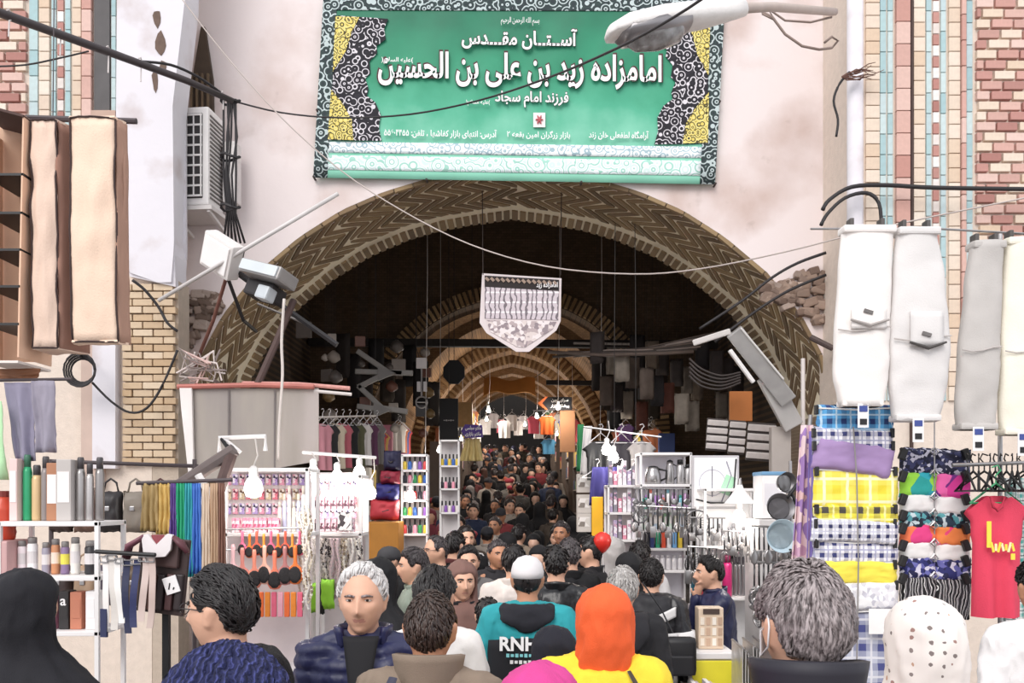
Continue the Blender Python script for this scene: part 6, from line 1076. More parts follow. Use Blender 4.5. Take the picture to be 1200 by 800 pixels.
for bay_, (u0, n_, d, v0) in enumerate(((268, 12, 5.5, 562), (369, 8, 6.28, 568))):
    for j in range(3):
        for i in range(n_):
            q = P(u0 + i * (7.8 if bay_ == 0 else 6.6), v0 + 17 * j, d); bm = bmesh.new(); rbox(bm, q, (.034, .012, .07), .004); solo('accessory_card', bm, patterned([('#e8a0b8', '#f4e4e8', '#4a3a44'), ('#d8c4a0', '#f2ece2', '#6a4a3a'), ('#b9a0d8', '#efe8f2', '#3a3a5a'), ('#e07a8a', '#f6d8da', '#7a3048')][(i * 2 + j) % 4], 70), 'small accessory card pinned on the %s pegboard' % ('brush stall', 'bead stall')[bay_], 'accessory', 'accessory cards on the %s pegboard' % ('brush', 'bead')[bay_])
for i, (x, d) in enumerate(((-1.25, 12.3), (1.35, 13.1), (-1.3, 15.2), (1.2, 17.3), (-1.15, 19.4), (1.15, 21.9), (-1.1, 24.8), (1.1, 27.4))):  # bulbs added to brighten the crowd and racks inside the lane
    z = ground(d) + 2.55; bulb(('dangling bulb by the %s rack of the lane' % ('first left', 'first right', 'second left', 'third right', 'fourth left', 'fifth right', 'sixth left', 'seventh right')[i]), (x, d, z), .04, 46, cord=(7.8 - z if d < 16 else 1.6), col='#fff0dc')
for i in range(18):
    u = (402 + (i % 9) * 13) if i < 9 else (702 + (i % 9) * 9); v = 392 + (i * 23) % 64; d = 14.2 + .16 * (i % 7); t = thing('dark_garment_bag', 'dark garment bag hung high on the %s of the second arch' % ('left' if i < 9 else 'right'), 'garment bag', P(u, v + 50, d), rk.uniform(-.4, .4), 'garment bags on the %s of second arch' % ('left' if i < 9 else 'right')); bm = bmesh.new(); puff(bm, (0, 0, .36), .26, .74, .12, i + 3, n=8, k=10); obj('bag_body', bm, M(rk.choice(['#1c1a1b', '#262223', '#2e2724', '#151415', '#33291f']), .8, .4, 10), t, smooth=True); bm = bmesh.new(); tube(bm, [(0, 0, .7), (0, 0, 7.86 - P(u, v + 50, d).z)], .003, 4); obj('cord', bm, DKM, t)
# ------------------------------------------------------------------ people
JOBS = []
def remesh(o, voxel, sm=4, wr=0, fr=8, ridge=None, lips=None):
    md = o.modifiers.new('r', 'REMESH'); md.mode = 'VOXEL'; md.voxel_size = voxel; md.use_smooth_shade = True
    if sm: s2 = o.modifiers.new('s', 'SMOOTH'); s2.iterations = sm; s2.factor = .5
    JOBS.append((o, wr, fr, ridge, lips)); return o
def flush():
    bpy.context.view_layer.update(); dg = bpy.context.evaluated_depsgraph_get(); done = []
    for o, wr, fr, ridge, lips in JOBS: done.append(bpy.data.meshes.new_from_object(o.evaluated_get(dg)))
    for (o, wr, fr, ridge, lips), me in zip(JOBS, done):
        mats = list(o.data.materials); me.materials.clear()
        for m in mats: me.materials.append(m)
        o.modifiers.clear(); sd = sum(map(ord, o.name)) % 97
        if wr or ridge:
            nr = [v.normal.copy() for v in me.vertices]
            for v, n in zip(me.vertices, nr):
                p = v.co; q = V((p.x * fr, p.y * fr, p.z * fr * .55)); a = noise.noise(q + V((sd, 0, 0)))
                dd = wr * (1 - 2.2 * abs(a)) if wr else 0
                dd += wr * .7 * (.4 - abs(noise.noise(q * 2.3 + V((0, sd, 0)))) * 1.6)
                if ridge: dd += ridge[1] * (abs(sin(PI * p.z / ridge[0])) ** .5 - .6)
                v.co = p + n * dd
        if lips:
            inv, sk = lips
            for f in me.polygons:
                q = inv @ f.center
                if abs(q.z + .060) < .0058 and abs(q.x) < .021 and q.y < -.07: f.material_index = 1
        old = o.data; o.data = me; me.shade_smooth(); me.name = o.name
        if old.users == 0: bpy.data.meshes.remove(old)
    JOBS.clear()
def g2(x, z, cx, cz, sx, sz): return math.exp(-((x - cx) / sx) ** 2 - ((z - cz) / sz) ** 2)
def headpt(d):
    x, y, z = d; t = max(0, -z)
    px = .077 * x * (1 - .26 * t ** 1.4); py = .099 * y; pz = .121 * z
    if y > 0: py *= 1 - .38 * t; px *= 1 + .05 * y * max(0, z + .3)
    else:
        py = -.099 * abs(y) ** .8; w = min(1, max(0, (-y - .1) / .35)); ax = abs(px); f = 0
        f +=   .033 * g2(ax, pz, 0, -.030, .012, .013) + .021 * g2(ax, pz, 0, -.010, .010, .02) + .010 * g2(ax, pz, 0, .012, .010, .02)
        f += .010 * g2(ax, pz, .015, -.034, .009, .008) + .009 * g2(ax, pz, .028, .032, .022, .009) - .016 * g2(ax, pz, .032, .013, .016, .012)
        f += .006 * g2(ax, pz, .048, -.012, .02, .018) + .009 * g2(ax, pz, 0, -.053, .02, .006) + .008 * g2(ax, pz, 0, -.068, .016, .006) - .005 * g2(ax, pz, 0, -.0605, .024, .003)
        f += .013 * g2(ax, pz, 0, -.100, .02, .018) - .006 * g2(ax, pz, 0, -.082, .025, .006)
        py -= f * w
    return V((px, py, pz))
def hairline(az, style):                              # az: 0 front .. pi back -> lowest direction.z that carries hair
    f = {'short': .60, 'high': .76, 'crew': .62, 'fluffy': .55, 'thin': .80, 'parted': .55}.get(style, .6)
    pts = [(0, f), (.6, f - .03), (1.05, .42 if style != 'thin' else .6), (1.25, .12), (1.42, -.02), (1.6, .16), (1.95, .06), (2.2, -.42), (PI, -.62)]
    for (a, va), (b, vb) in zip(pts, pts[1:]):
        if az <= b: return va + (vb - va) * (az - a) / (b - a)
    return -.62
def hair_mesh(style, th, locks, seed, lr=.006):
    bm = bmesh.new(); na, nb = 36, 22; rnd = random.Random(seed); g = {}
    def off(d):
        az = abs(math.atan2(d.x, -d.y)); zl = hairline(az, style); w = min(1, max(0, (d.z - zl) / .22)); w = w * w * (3 - 2 * w)
        t = th * (.55 + .45 * max(0, d.z)) if style != 'crew' else th
        return w, -.004 + w * (t + .35 * th * nz(d, 5, seed) + .004)
    for i in range(nb + 1):
        ph = PI * i / nb * .78
        for j in range(na):
            a = 2 * PI * j / na; d = V((sin(ph) * sin(a), -sin(ph) * cos(a), cos(ph))); w, of = off(d)
            g[i, j] = (bm.verts.new(headpt(d) + d * of), w)
    for i in range(nb):
        for j in range(na):
            q = [g[i, j], g[i+1, j], g[i+1, (j+1) % na], g[i, (j+1) % na]]
            if max(w for _, w in q) > 0.02:
                try: bm.faces.new([v for v, _ in q])
                except ValueError: pass
    bmesh.ops.remove_doubles(bm, verts=bm.verts, dist=.0004)
    cr = V((.1, .45, .9)).normalized()
    for _ in range(locks):
        d = V((rnd.gauss(0, 1), rnd.gauss(.2, 1), rnd.gauss(.4, .8))).normalized(); w, of = off(d)
        if w < .25: continue
        fl = (d - cr); fl = fl - d * fl.dot(d)
        if style == 'parted': fl = V((.25 if d.x > -.1 else -1, .9, -.3)); fl = fl - d * fl.dot(d)
        fl = (fl.normalized() if fl.length > .05 else V((0, 1, 0))) + V((rnd.gauss(0, .3), rnd.gauss(0, .3), rnd.gauss(0, .2))); pts = []; L = rnd.uniform(.25, .6) * (1 if th > .014 else .5)
        for k in range(5):
            q = (d + fl * L * k / 4).normalized(); w2, o2 = off(q)
            if w2 < .05: break
            pts.append(headpt(q) + q * (o2 + th * (.10 + .16 * sin(PI * k / 4)) + rnd.uniform(0, .002)))
        if len(pts) < 3: continue
        n = len(pts); tube(bm, pts, [lr * (.5 + sin(PI * (k + .4) / (n + .2)) * .7) for k in range(n)], 4, flat=.6)
    for v in [v for v in bm.verts if not v.link_faces]: bm.verts.remove(v)
    return bm
SKIN = {'fair': M('#d9a98f', .55, .1, 12, bump=.08, bscale=200), 'tan': M('#c08a6c', .55, .12, 12, bump=.08, bscale=200), 'pale': M('#e2b8a2', .55, .1, 12, bump=.08, bscale=200)}
LIPS = M('#c48c7e', .5, .1)
def strands(col, col2):
    k = ('H', col, col2)
    if k not in _mats:
        s = NT('hair'); f = s.n('ShaderNodeTexNoise', {'Vector': s.n('ShaderNodeMapping', {0: s.co, 3: (1, 1, .25)}).outputs[0], 'Scale': 130., 'Detail': 3.}).outputs[0]
        s.out(s.ramp(f, [(.35, col), (.65, col2)]), .42); s.bump(f, .5, .004); _mats[k] = s.m
    return _mats[k]
HAIR = {'black': strands('#100d0e', '#2a2424'), 'brown': strands('#241a17', '#4a3a33'), 'grey': strands('#8c8784', '#c9c5c2'), 'mixed': strands('#463d3d', '#a89c9c'), 'white': strands('#b9b5b4', '#e6e3e1'), 'salt': strands('#1b1718', '#5b5355')}
CL = lambda c, **k: M(c, .85, .22, 9, bump=.25, bscale=260)
def leather(c): return M(c, .32, .2, 9, bump=.15, bscale=90)
def person(label, X, Y, rz=0, h=1.75, skin='fair', hair=('short', 'black', .016), top='#1c1b22', hem=.80, legs='#17171c', wear=None, arms=None, lod=1,
           turn=0, tilt=0, build=1.0, puff=0, collar=True, hood=None, hood_z=1.25, tuck=False, cover=None, cover_col=None, z0=0, group=None, topmat=None, covermat=None, face=True, ridge=None, lean=0, sitting=False):
    """one person: continuous body under clothes; local front is -Y; wear/extras are children"""
    k = h / 1.75; vx = {2: .0085, 1: .014, 0: .024}[lod]; t = thing('person', label, 'person', (X, Y, z0), rz, group)
    S = MX.Scale(k, 4); b = build
    bend = lambda p: V((p[0], p[1] - lean * max(0, p[2] - .95), p[2]))
    hc = bend(V((0, -.022, 1.606))); HR = rotM(tilt, 0, turn) @ MX.Scale(1.07, 4); HM = S @ T(hc) @ HR
    arms = arms or {}
    sh = {s: bend(V((s * .172 * b, .01, 1.392))) for s in (-1, 1)}
    el = {s: V(arms.get(s, ((s * .235 * b, .03, 1.12), 0))[0]) for s in (-1, 1)}
    wr = {s: V(arms[s][1]) if s in arms else V((s * .245 * b, -.07, .88)) for s in (-1, 1)}
    if cover == 'chador':
        for s in (-1, 1): sh[s] = V((s * .105, .0, 1.355)); el[s] = V((s * .12, -.01, 1.12)); wr[s] = V((s * .06, -.09, 1.0))
    if sitting: hip = lambda s: (s * .09, 0, .92); kn = lambda s: (s * .1, -.1, .5); an = lambda s: (s * .1, -.02, .09)
    else: hip = lambda s: (s * .09, 0, .92); kn = lambda s: (s * .10, -.02, .50); an = lambda s: (s * .10, .02, .09)
    tors = [(.86, .155, .105, 0, .0), (.98, .155, .105, 0, 0), (1.1, .145 * b, .10, 0, 0), (1.25, .165 * b, .115, 0, 0), (1.36, .172 * b, .11, 0, .005), (1.43, .12 * b, .08, 0, .01), (1.47, .066, .064, 0, .005), (1.52, .057, .06, 0, 0), (1.60, .056, .06, 0, .0)]
    def torso(bm, inf, top_z=None, lo=None):
        rs = []
        if lo: rs += [(lo, .165 + inf + .02, .115 + inf + .01, 0, 0)]
        for z, rx, ry, cx, cy in tors:
            if (lo and z <= lo) or (top_z and z > top_z): continue
            rs.append((z, rx + inf, ry + inf, cx, cy - lean * max(0, z - .95)))
        rings(bm, rs, 18)
    # body
    bm = bmesh.new(); torso(bm, 0)
    for s in (-1, 1):
        tube(bm, [bend(V((s * .05, .01, 1.43))), bend(V((s * .11, .01, 1.405) if cover != 'chador' else (s * .08, .0, 1.39))), sh[s]], [.05, .062, .058], 10, 'r'); tube(bm, [sh[s], el[s], wr[s]], [.052, .042, .029], 10, 'r')
        tube(bm, [hip(s), kn(s), an(s)], [.088, .055, .04], 10, 'r'); tube(bm, [(s * .10, .05, .045), (s * .11, -.15, .03)], [.042, .032], 8, 'r')
        f = (wr[s] - el[s]).normalized(); side = V((0, -1, 0)) if abs(f.y) < .8 else V((-s, 0, 0)); side = (side - f * side.dot(f)).normalized(); nn = f.cross(side)
        tube(bm, [wr[s], wr[s] + f * .05, wr[s] + f * .09], [.024, .036, .036], 8, 'r', up=nn, flat=.5)
        for i, L in enumerate((.065, .078, .074, .055)):
            o0 = wr[s] + f * .088 + side * (.033 - .0215 * i); tube(bm, [o0, o0 + f * L * .5, o0 + f * L * .9 - nn * .018 * s], [.0088, .0082, .007], 6, 'r')
        tube(bm, [wr[s] + f * .025 + side * .028, wr[s] + f * .06 + side * .058, wr[s] + f * .085 + side * .06], [.012, .0105, .008], 6, 'r')
    hb = bmesh.new(); na, nb = 44, 40; vv = []
    for i in range(1, nb):
        ph = PI * i / nb; vv.append([hb.verts.new(headpt(V((sin(ph) * sin(2*PI*j/na), -sin(ph) * cos(2*PI*j/na), cos(ph))))) for j in range(na)])
    for a_, b_ in zip(vv, vv[1:]):
        for j in range(na): hb.faces.new((a_[j], b_[j], b_[(j+1) % na], a_[(j+1) % na]))
    hb.faces.new(vv[0]); hb.faces.new(vv[-1][::-1])
    for s in (-1, 1):
        em = T(s * .078, .012, -.004) @ rotM(R(-8), R(s * 8), R(s * 22)); eb = bmesh.new()
        rings(eb, [(-.034, .004, .006, 0, -.004), (-.028, .007, .012, 0, -.003), (-.01, .008, .016, 0, 0), (.012, .009, .021, s * .002, .003), (.026, .009, .018, s * .003, .004), (.033, .004, .009, 0, .003)], 10); add(hb, eb, em); eb.free()
    add(bm, hb, T(hc) @ HR); hb.free()
    bm.transform(S); o = obj('body', bm, [SKIN[skin], LIPS], t); remesh(o, vx * k, 2 if lod == 2 else 1, lips=((HM @ MX.Identity(4)).inverted(), 1) if lod else None)
    # face details
    if face and lod:
        for s in (-1, 1):
            e = bmesh.new(); bmesh.ops.create_uvsphere(e, u_segments=10, v_segments=8, radius=.0125, matrix=T(s * .031, -.0795, .0125) @ MX.Diagonal((1.2, 1, .55, 1))); e.transform(HM)
            eo = obj('eye', e, M('#d8d0cc', .2, .05), t, smooth=True)
            e = bmesh.new(); bmesh.ops.create_uvsphere(e, u_segments=8, v_segments=6, radius=.0060, matrix=T(s * .031, -.0880, .0122) @ MX.Diagonal((1, 1, .85, 1))); e.transform(HM); obj('iris', e, M('#20140f', .2), eo, smooth=True)
            e = bmesh.new(); tube(e, [HM @ V((s * .012, -.102, .026)), HM @ V((s * .030, -.100, .0295)), HM @ V((s * .049, -.085, .025))], [.0045, .005, .003], 5); obj('eyebrow', e, HAIR[{'white': 'mixed', 'grey': 'mixed'}.get(hair[1], hair[1])] if hair else HAIR['black'], t, smooth=True)
            e = bmesh.new(); tube(e, [HM @ V((s * .016, -.089, .0125)), HM @ V((s * .024, -.0935, .0185)), HM @ V((s * .034, -.0935, .0195)), HM @ V((s * .046, -.085, .0135))], [.002, .003, .003, .0015], 5); obj('eyelid', e, SKIN[skin], t, smooth=True)
    # hair
    if hair and not cover:
        hm = hair_mesh(hair[0], hair[2], {2: hair[3] * 2 if len(hair) > 3 else 800, 1: 200, 0: 0}[lod], int(X * 100 + Y * 17), .0036 if lod == 2 else .006); hm.transform(HM); obj('hair', hm, HAIR[hair[1]], t, smooth=True)
    # trousers, shoes
    bm = bmesh.new()
    for s in (-1, 1): tube(bm, [hip(s), kn(s), V(an(s)) + V((0, 0, .01))], [.105, .082, .07], 10, True)
    rings(bm, [(.84, .16, .12, 0, 0), (.9, .175, .125, 0, 0), (1.02, .165, .115, 0, 0)], 14); bm.transform(S); remesh(obj('trousers', bm, CL(legs), t), max(vx, .014) * k, 3, .006, 12)
    for s in (-1, 1):
        bm = bmesh.new(); rings(bm, [(0, .044, .14, s * .105, -.045), (.02, .046, .142, s * .105, -.045), (.05, .042, .12, s * .105, -.03), (.085, .038, .06, s * .105, .03)], 12); bm.transform(S); obj('shoe', bm, leather('#191615'), t, smooth=True)
    # upper garment
    tm = topmat or CL(top)
    if cover != 'chador':
        bm = bmesh.new(); inf = .022 + puff; torso(bm, inf, 1.44, hem); rings(bm, [(1.40, .10 * b + inf, .08 + inf, 0, .01 - lean * .45), (1.455, .085, .08, 0, .005 - lean * .5), (1.475, .07, .068, 0, .005 - lean * .52)], 16)
        for s in (-1, 1): tube(bm, [(s * .04, .01 - lean * .45, 1.435), (s * .10, .01 - lean * .45, 1.405), sh[s]], [.06 + puff * .6, .07 + puff, .068 + puff], 10, 'r'); tube(bm, [sh[s], (sh[s] + el[s]) / 2, el[s], wr[s]], [.068 + puff, .062 + puff, .056 + puff, .043 + puff * .6], 10, 'r')
        bm.transform(S); g = remesh(obj({0: 'jacket'}.get(lod, 'jacket') if hem > .6 else 'coat', bm, tm, t), max(vx, .011) * k, 3, .011, 9, ridge)
        if collar:
            bm = bmesh.new(); sheet(bm, lambda u, v: S @ bend(V(((.088 + .012 * v) * sin(2.7 * (u * 2 - 1)), .005 + (.088 + .01 * v) * cos(2.7 * (u * 2 - 1)), 1.43 + .075 * v - .03 * v * abs(u * 2 - 1)))), 20, 4, .01); obj('collar', bm, tm if collar is True else collar, g, smooth=True)
        if hood:
            bm = bmesh.new(); N = 14; pts = []; rr = []
            for i in range(N + 1):
                a = R(-125 + 250 * i / N); w = cos(a * .7); pts.append(S @ bend(V((.125 * sin(a), .01 + .115 * cos(a), 1.455 - .02 * w)))); rr.append((.026 + .03 * max(0, w)) * k)
            tube(bm, pts, rr, 10, 'r')
            rings(bm, [(z, rx, ry, 0, cy - lean * .4) for z, rx, ry, cy in ((hood_z, .03, .02, .155), (hood_z + .04, .10, .035, .155), (max(1.36, hood_z + .06), .15, .05, .14), (1.43, .15, .06, .115), (1.47, .12, .04, .10))], 14, fn=lambda p, i, a: S @ p); remesh(obj('hood', bm, hood, g), .014, 3, .006, 11)
    # head covers
    if cover in ('hijab', 'chador'):
        cm = covermat or CL(cover_col); bm = bmesh.new()
        prof = ([] if tuck else [(-.20, .165, .135, 0)]) + [(-.15, .115, .11, .01), (-.09, .098, .10, .02), (-.06, .099, .108, .022), (-.03, .102, .112, .022), (.0, .102, .117, .018), (.03, .101, .119, .014), (.055, .099, .124, .010), (.075, .095, .119, .009), (.105, .077, .098, .010), (.130, .045, .058, .014), (.142, .008, .01, .02)]
        low = ([(-.25, .082, .08, .0), (-.20, .094, .092, .005)] if tuck else [(-.46, .235, .17, 0), (-.36, .262, .178, .005), (-.28, .245, .165, .01), (-.24, .205, .15, .01)] if cover == 'hijab' else [(-1.60, .29, .25, .02), (-1.35, .285, .245, .02), (-1.0, .28, .235, .02), (-.7, .285, .22, .01), (-.45, .30, .215, .01), (-.34, .285, .195, .01), (-.28, .26, .175, .01), (-.24, .205, .155, .01)])
        rs = [(hc.z + z, rx * (b if z < -.24 else 1), ry, 0, cy) for z, rx, ry, cy in low + prof]; nl = len(low)
        def fn(p, i, a):
            z = p.z - hc.z; fa = abs(math.atan2(cos(a), -sin(a)))
            if z < .02: p = p + V((cos(a), sin(a), 0)) * ((.007 + .025 * min(1, max(0, -z) / 1.5)) * sin(a * 7 + 3 * sin(a * 2) + z * 5) * min(1, (.02 - z) * 5))
            if z > -.14:
                w = max(0, 1 - (fa / .95) ** 2 - ((z + .036) / .082) ** 2)
                if w > 0: p = p + V((0, min(.075, .2 * w ** .5), 0))
                q = V((p.x, p.y, p.z)) - hc; q = HR @ q; p = q + hc
            return S @ p
        rings(bm, rs, 40, fn=fn); o = obj('chador' if cover == 'chador' else 'headscarf', bm, cm, t, smooth=True)
        if lod: o.modifiers.new('d', 'SUBSURF').levels = 1; o.modifiers['d'].render_levels = 1; JOBS.append((o, .007, 13, None, None))
    elif cover == 'cap':
        bm = bmesh.new(); rings(bm, [(z, rx, ry, 0, cy) for z, rx, ry, cy in ((.018, .085, .108, .004), (.05, .086, .108, .004), (.09, .076, .094, .004), (.12, .05, .062, .004), (.132, .015, .02, .004))], 28); bm.transform(HM); c = obj('cap', bm, covermat or CL(cover_col), t, smooth=True)
        bm = bmesh.new(); sheet(bm, lambda u, v: HM @ V(((.075 - .01 * v) * sin(1.3 * (2*u-1)), -.085 - .085 * v * cos(1.2 * (2*u-1)) + .03 * abs(2*u-1) ** 2, .025 - .012 * v + .0 * u)), 10, 4, .005); obj('visor', bm, covermat or CL(cover_col), c, smooth=True)
        if hair: hm = hair_mesh('crew', .006, 40, 3); hm.transform(HM); obj('hair', hm, HAIR[hair[1]], t, smooth=True)
    elif cover == 'beanie':
        bm = bmesh.new(); rings(bm, [(z, rx, ry, 0, .005) for z, rx, ry in ((.0, .092, .114), (.01, .098, .120), (.05, .099, .121), (.055, .094, .114), (.09, .092, .108), (.125, .072, .084), (.15, .04, .045), (.158, .01, .012))], 40, fn=lambda p, i, a: p * (1 + .016 * sin(a * 20))); bm.transform(HM); o = obj('knit_hat', bm, covermat or CL(cover_col), t, smooth=True)
        if lod == 2: o.modifiers.new('d', 'SUBSURF').levels = 2; JOBS.append((o, .007, 60, None, None))
    elif cover == 'beret':
        bm = bmesh.new(); rings(bm, [(z, rx, ry, 0, cy) for z, rx, ry, cy in ((.03, .082, .104, 0), (.06, .095, .115, .005), (.085, .11, .128, .012), (.115, .095, .11, .014), (.135, .05, .06, .014), (.14, .01, .012, .014))], 28); bm.transform(HM); obj('beret', bm, covermat or CL(cover_col), t, smooth=True)
        if hair: hm = hair_mesh('short', .012, 60, 3); hm.transform(HM); obj('hair', hm, HAIR[hair[1]], t, smooth=True)
    t['_k'] = k
    return t, HM, S
# ------------------------------------------------------------------ the crowd
def XU(u, d): return (u - 600) * d / FPX
FLOR = NT('floral_veil'); vv_ = FLOR.n('ShaderNodeTexVoronoi', {'Vector': FLOR.co, 'Scale': 30., 'Randomness': .4}); pt = FLOR.math('LESS_THAN', FLOR.math('ADD', vv_.outputs['Distance'], FLOR.math('MULTIPLY', FLOR.noise(70).outputs[0], .35)), .36); cc = FLOR.n('ShaderNodeSeparateColor', {0: vv_.outputs['Color']}).outputs[0]
FLOR = FLOR.out(FLOR.mix(FLOR.math('MULTIPLY', pt, .85), lin('#e9e0da'), FLOR.ramp(cc, [(0, '#5a4a48'), (.4, '#8a5a50'), (.6, '#b9886a'), (.8, '#6a5a58')], True)), .85)
KNIT = NT('cable_knit'); wv = KNIT.n('ShaderNodeTexWave', {'Vector': KNIT.co, 'Scale': 26., 'Distortion': 5., 'Detail': 2., 'Detail Scale': 2.}); KNIT.out(KNIT.mix(wv.outputs[1], lin('#20244e'), lin('#464b86')), .9); KNIT.bump(wv.outputs[1], .9, .02); KNIT = KNIT.m
FURB = M('#6f6660', .95, .45, 40, bump=.8, bscale=130); PUFFN = M('#23264c', .45, .25, 10, bump=.15, bscale=80)
crowd = []
def stand_collar(t, S, mat, h=.12):
    bm = bmesh.new(); sheet(bm, lambda a, b: S @ V(((.098 + .02 * b) * sin(2.6 * (a * 2 - 1)), .01 + (.10 + .02 * b) * cos(2.6 * (a * 2 - 1)), 1.425 + h * b - .04 * b * abs(a * 2 - 1) ** 2)), 22, 5, .016); obj('stand_collar', bm, mat, t, smooth=True)
def glasses(t, HM):
    bm = bmesh.new()
    for sx in (-1, 1):
        tube(bm, [HM @ V((sx * .031 + .022 * cos(a), -.112, .010 + .017 * sin(a))) for a in [2 * PI * i / 14 for i in range(15)]], .0025, 5); tube(bm, [HM @ V((sx * .053, -.108, .014)), HM @ V((sx * .078, -.05, .016)), HM @ V((sx * .084, .01, .012))], .0022, 5)
    tube(bm, [HM @ V((-.009, -.115, .012)), HM @ V((.009, -.115, .012))], .002, 5); obj('glasses', bm, M('#2a2628', .3), t)
def who(label, u, d, rz, h, **kw): kw.setdefault('lod', 2 if d < 4.2 else 1); crowd.append((XU(u, d), d)); return person(label, XU(u, d), d, R(rz), h, **kw)
who('woman in a plain black chador seen from behind beside the flask rack', 30, 3.15, 175, 1.74, cover='chador', cover_col='#17161d', build=1.05, hair=None)
who('person in a navy cable-knit hat seen from behind', 260, 1.36, 178, 1.742, cover='beanie', covermat=KNIT, top='#2c2e52', hair=('short', 'black', .01))
t, HM, S = who('dark-haired man in glasses and black hooded jacket looking sideways', 267, 2.8, -108, 1.775, hair=('parted', 'black', .02, 700), top='#22212c', hood=M('#1b191c', .95, .4, 40, bump=.8, bscale=130), skin='fair')
bm = bmesh.new()
for sx in (-1, 1):
    tube(bm, [HM @ V((sx * .031 + .022 * cos(a), -.112, .010 + .017 * sin(a))) for a in [2 * PI * i / 14 for i in range(15)]], .0022, 5); tube(bm, [HM @ V((sx * .053, -.108, .014)), HM @ V((sx * .078, -.05, .016)), HM @ V((sx * .084, .01, .012))], .002, 5)
tube(bm, [HM @ V((-.009, -.115, .012)), HM @ V((.009, -.115, .012))], .002, 5); obj('glasses', bm, M('#2a2628', .3), t)
bm = bmesh.new(); tube(bm, [S @ V(p) for p in ((.06, .13, 1.47), (.13, .13, 1.44), (.19, .08, 1.40), (.20, -.05, 1.34))], [.018, .022, .022, .02], 8, flat=.4); obj('bag_strap', bm, M('#4a4852', .7), t)
t, HM, S = who('grey-haired man in a navy quilted vest facing the street', 426, 3.3, 4, 1.755, hair=('high', 'white', .016, 500), topmat=PUFFN, ridge=(.052, .016), skin='fair', turn=R(-4), build=1.05, puff=.006)
bm = bmesh.new(); sheet(bm, lambda a, b: S @ V(((2 * a - 1) * (.004 + .062 * b), -.152 - .008 * (1 - (2 * a - 1) ** 2) + .066 * max(0, b - .5) * 2, 1.12 + .36 * b)), 8, 16, .02); obj('dark_shirt_front', bm, M('#141318', .8), t, smooth=True)
bm = bmesh.new(); sheet(bm, lambda a, b: S @ V(((.092 + .012 * b) * sin(2.3 * (a * 2 - 1)), (.094 + .01 * b) * cos(2.3 * (a * 2 - 1)), 1.43 + .08 * b)), 18, 4, .02); obj('vest_collar', bm, PUFFN, t, smooth=True)
bm = bmesh.new(); tube(bm, [S @ V((.0, -.172, 1.05)), S @ V((.0, -.176, .85))], .006, 6); obj('zipper', bm, STEEL, t)
t, HM, S = who('man in a khaki coat with a brown fur back panel seen from behind', 503, 2.85, 176, 1.70, hair=('crew', 'brown', .006, 500), top='#857566', skin='tan', build=1.08, puff=.008)
bm = bmesh.new(); sheet(bm, lambda a, b: S @ V(((2 * a - 1) * (.13 - .03 * b), .135 + .035 * (1 - (2 * a - 1) ** 2) - .02 * b - .04 * max(0, b - .7), 1.06 + .37 * b)), 18, 18, .03); fo = obj('fur_panel', bm, FURB, t, smooth=True); stand_collar(t, S, CL('#857566'))
bm = bmesh.new(); tube(bm, [S @ V(p) for p in ((.10, .12, 1.47), (.13, .175, 1.38), (.15, .18, 1.2), (.16, .17, 1.0))], [.018] * 4, 8, flat=.35); obj('bag_strap', bm, M('#3a3a4c', .7), t)
t, HM, S = who('man in a white cap and teal hooded sweatshirt seen from behind', 618, 4.6, 178, 1.70, cover='cap', covermat=M('#d9d5d6', .8, .06), hair=('crew', 'black', .006), top='#2b9aa2', hood=M('#1a1a22', .9, .15), hood_z=1.345, puff=.012, build=1.1, legs='#22222a', lod=2, skin='tan')
t.children[0].name = t.children[0].name
for ch in t.children:
    if ch.name.startswith('cap'): pass
bm = bmesh.new(); sheet(bm, lambda a, b: S @ V(((2 * a - 1) * .225, (.168 + .03 * (1 - (2 * a - 1) ** 2) - .10 * abs(2 * a - 1) ** 4 - .004 * b), .82 + .50 * b - .03 * (2 * a - 1) ** 2)), 18, 10, .012); obj('dark_back_panel', bm, M('#16161c', .85, .2), t, smooth=True)
bx0 = S @ V((0, .215, 1.10)); LBK = rotM(0, 0, PI) @ UP
letters('lettering', 'RNH!', .09, M('#f0eeee', .7), t, T(S @ V((.03, .216, 1.255))) @ LBK, .03, False, .22, .075)
for i in range(2):
    for j in range(7 - 2 * i): bm = bmesh.new(); box(bm, S @ V((.10 - .024 * j - .02 * i, .216, 1.232 - .035 * i)), (.016, .006, .018 - .004 * (j % 2))); obj('print_mark', bm, M('#7ec4c8', .7) if not i else M('#e0dede', .7), t)
who('woman in a bright pink headscarf seen from behind', 632, 2.05, 180, 1.605, cover='hijab', cover_col='#d0428c', top='#c83c84', hair=None, lod=2)
who('short woman in a midnight navy chador seen from behind', 649, 3.6, 182, 1.465, cover='chador', cover_col='#181824', hair=None)
t, HM, S = who('woman in an orange headscarf and yellow jacket seen from behind', 707, 3.2, 172, 1.675, tuck=True, cover='hijab', cover_col='#ee6230', top='#f0d43c', puff=.012, build=1.06, hair=None, turn=R(10))
bm = bmesh.new(); tube(bm, [S @ V(p) for p in ((-.10, .10, 1.44), (-.15, .15, 1.36), (-.17, .165, 1.2), (-.17, .15, 1.0))], [.010] * 4, 8, flat=.4); obj('bag_strap', bm, M('#3a2c22', .5), t)
who('grey-haired man in a black hooded jacket seen from behind', 730, 4.7, 174, 1.63, hair=('short', 'grey', .016), top='#1d1c20', hood=M('#222126', .85), lod=2, puff=.008)
t, HM, S = who('man in a black and white panelled jacket with a shoulder bag', 763, 5.8, 168, 1.60, hair=('short', 'black', .014), top='#222126', hood=M('#1e1d22', .6), lod=2, puff=.018, topmat=leather('#1f1e22'))
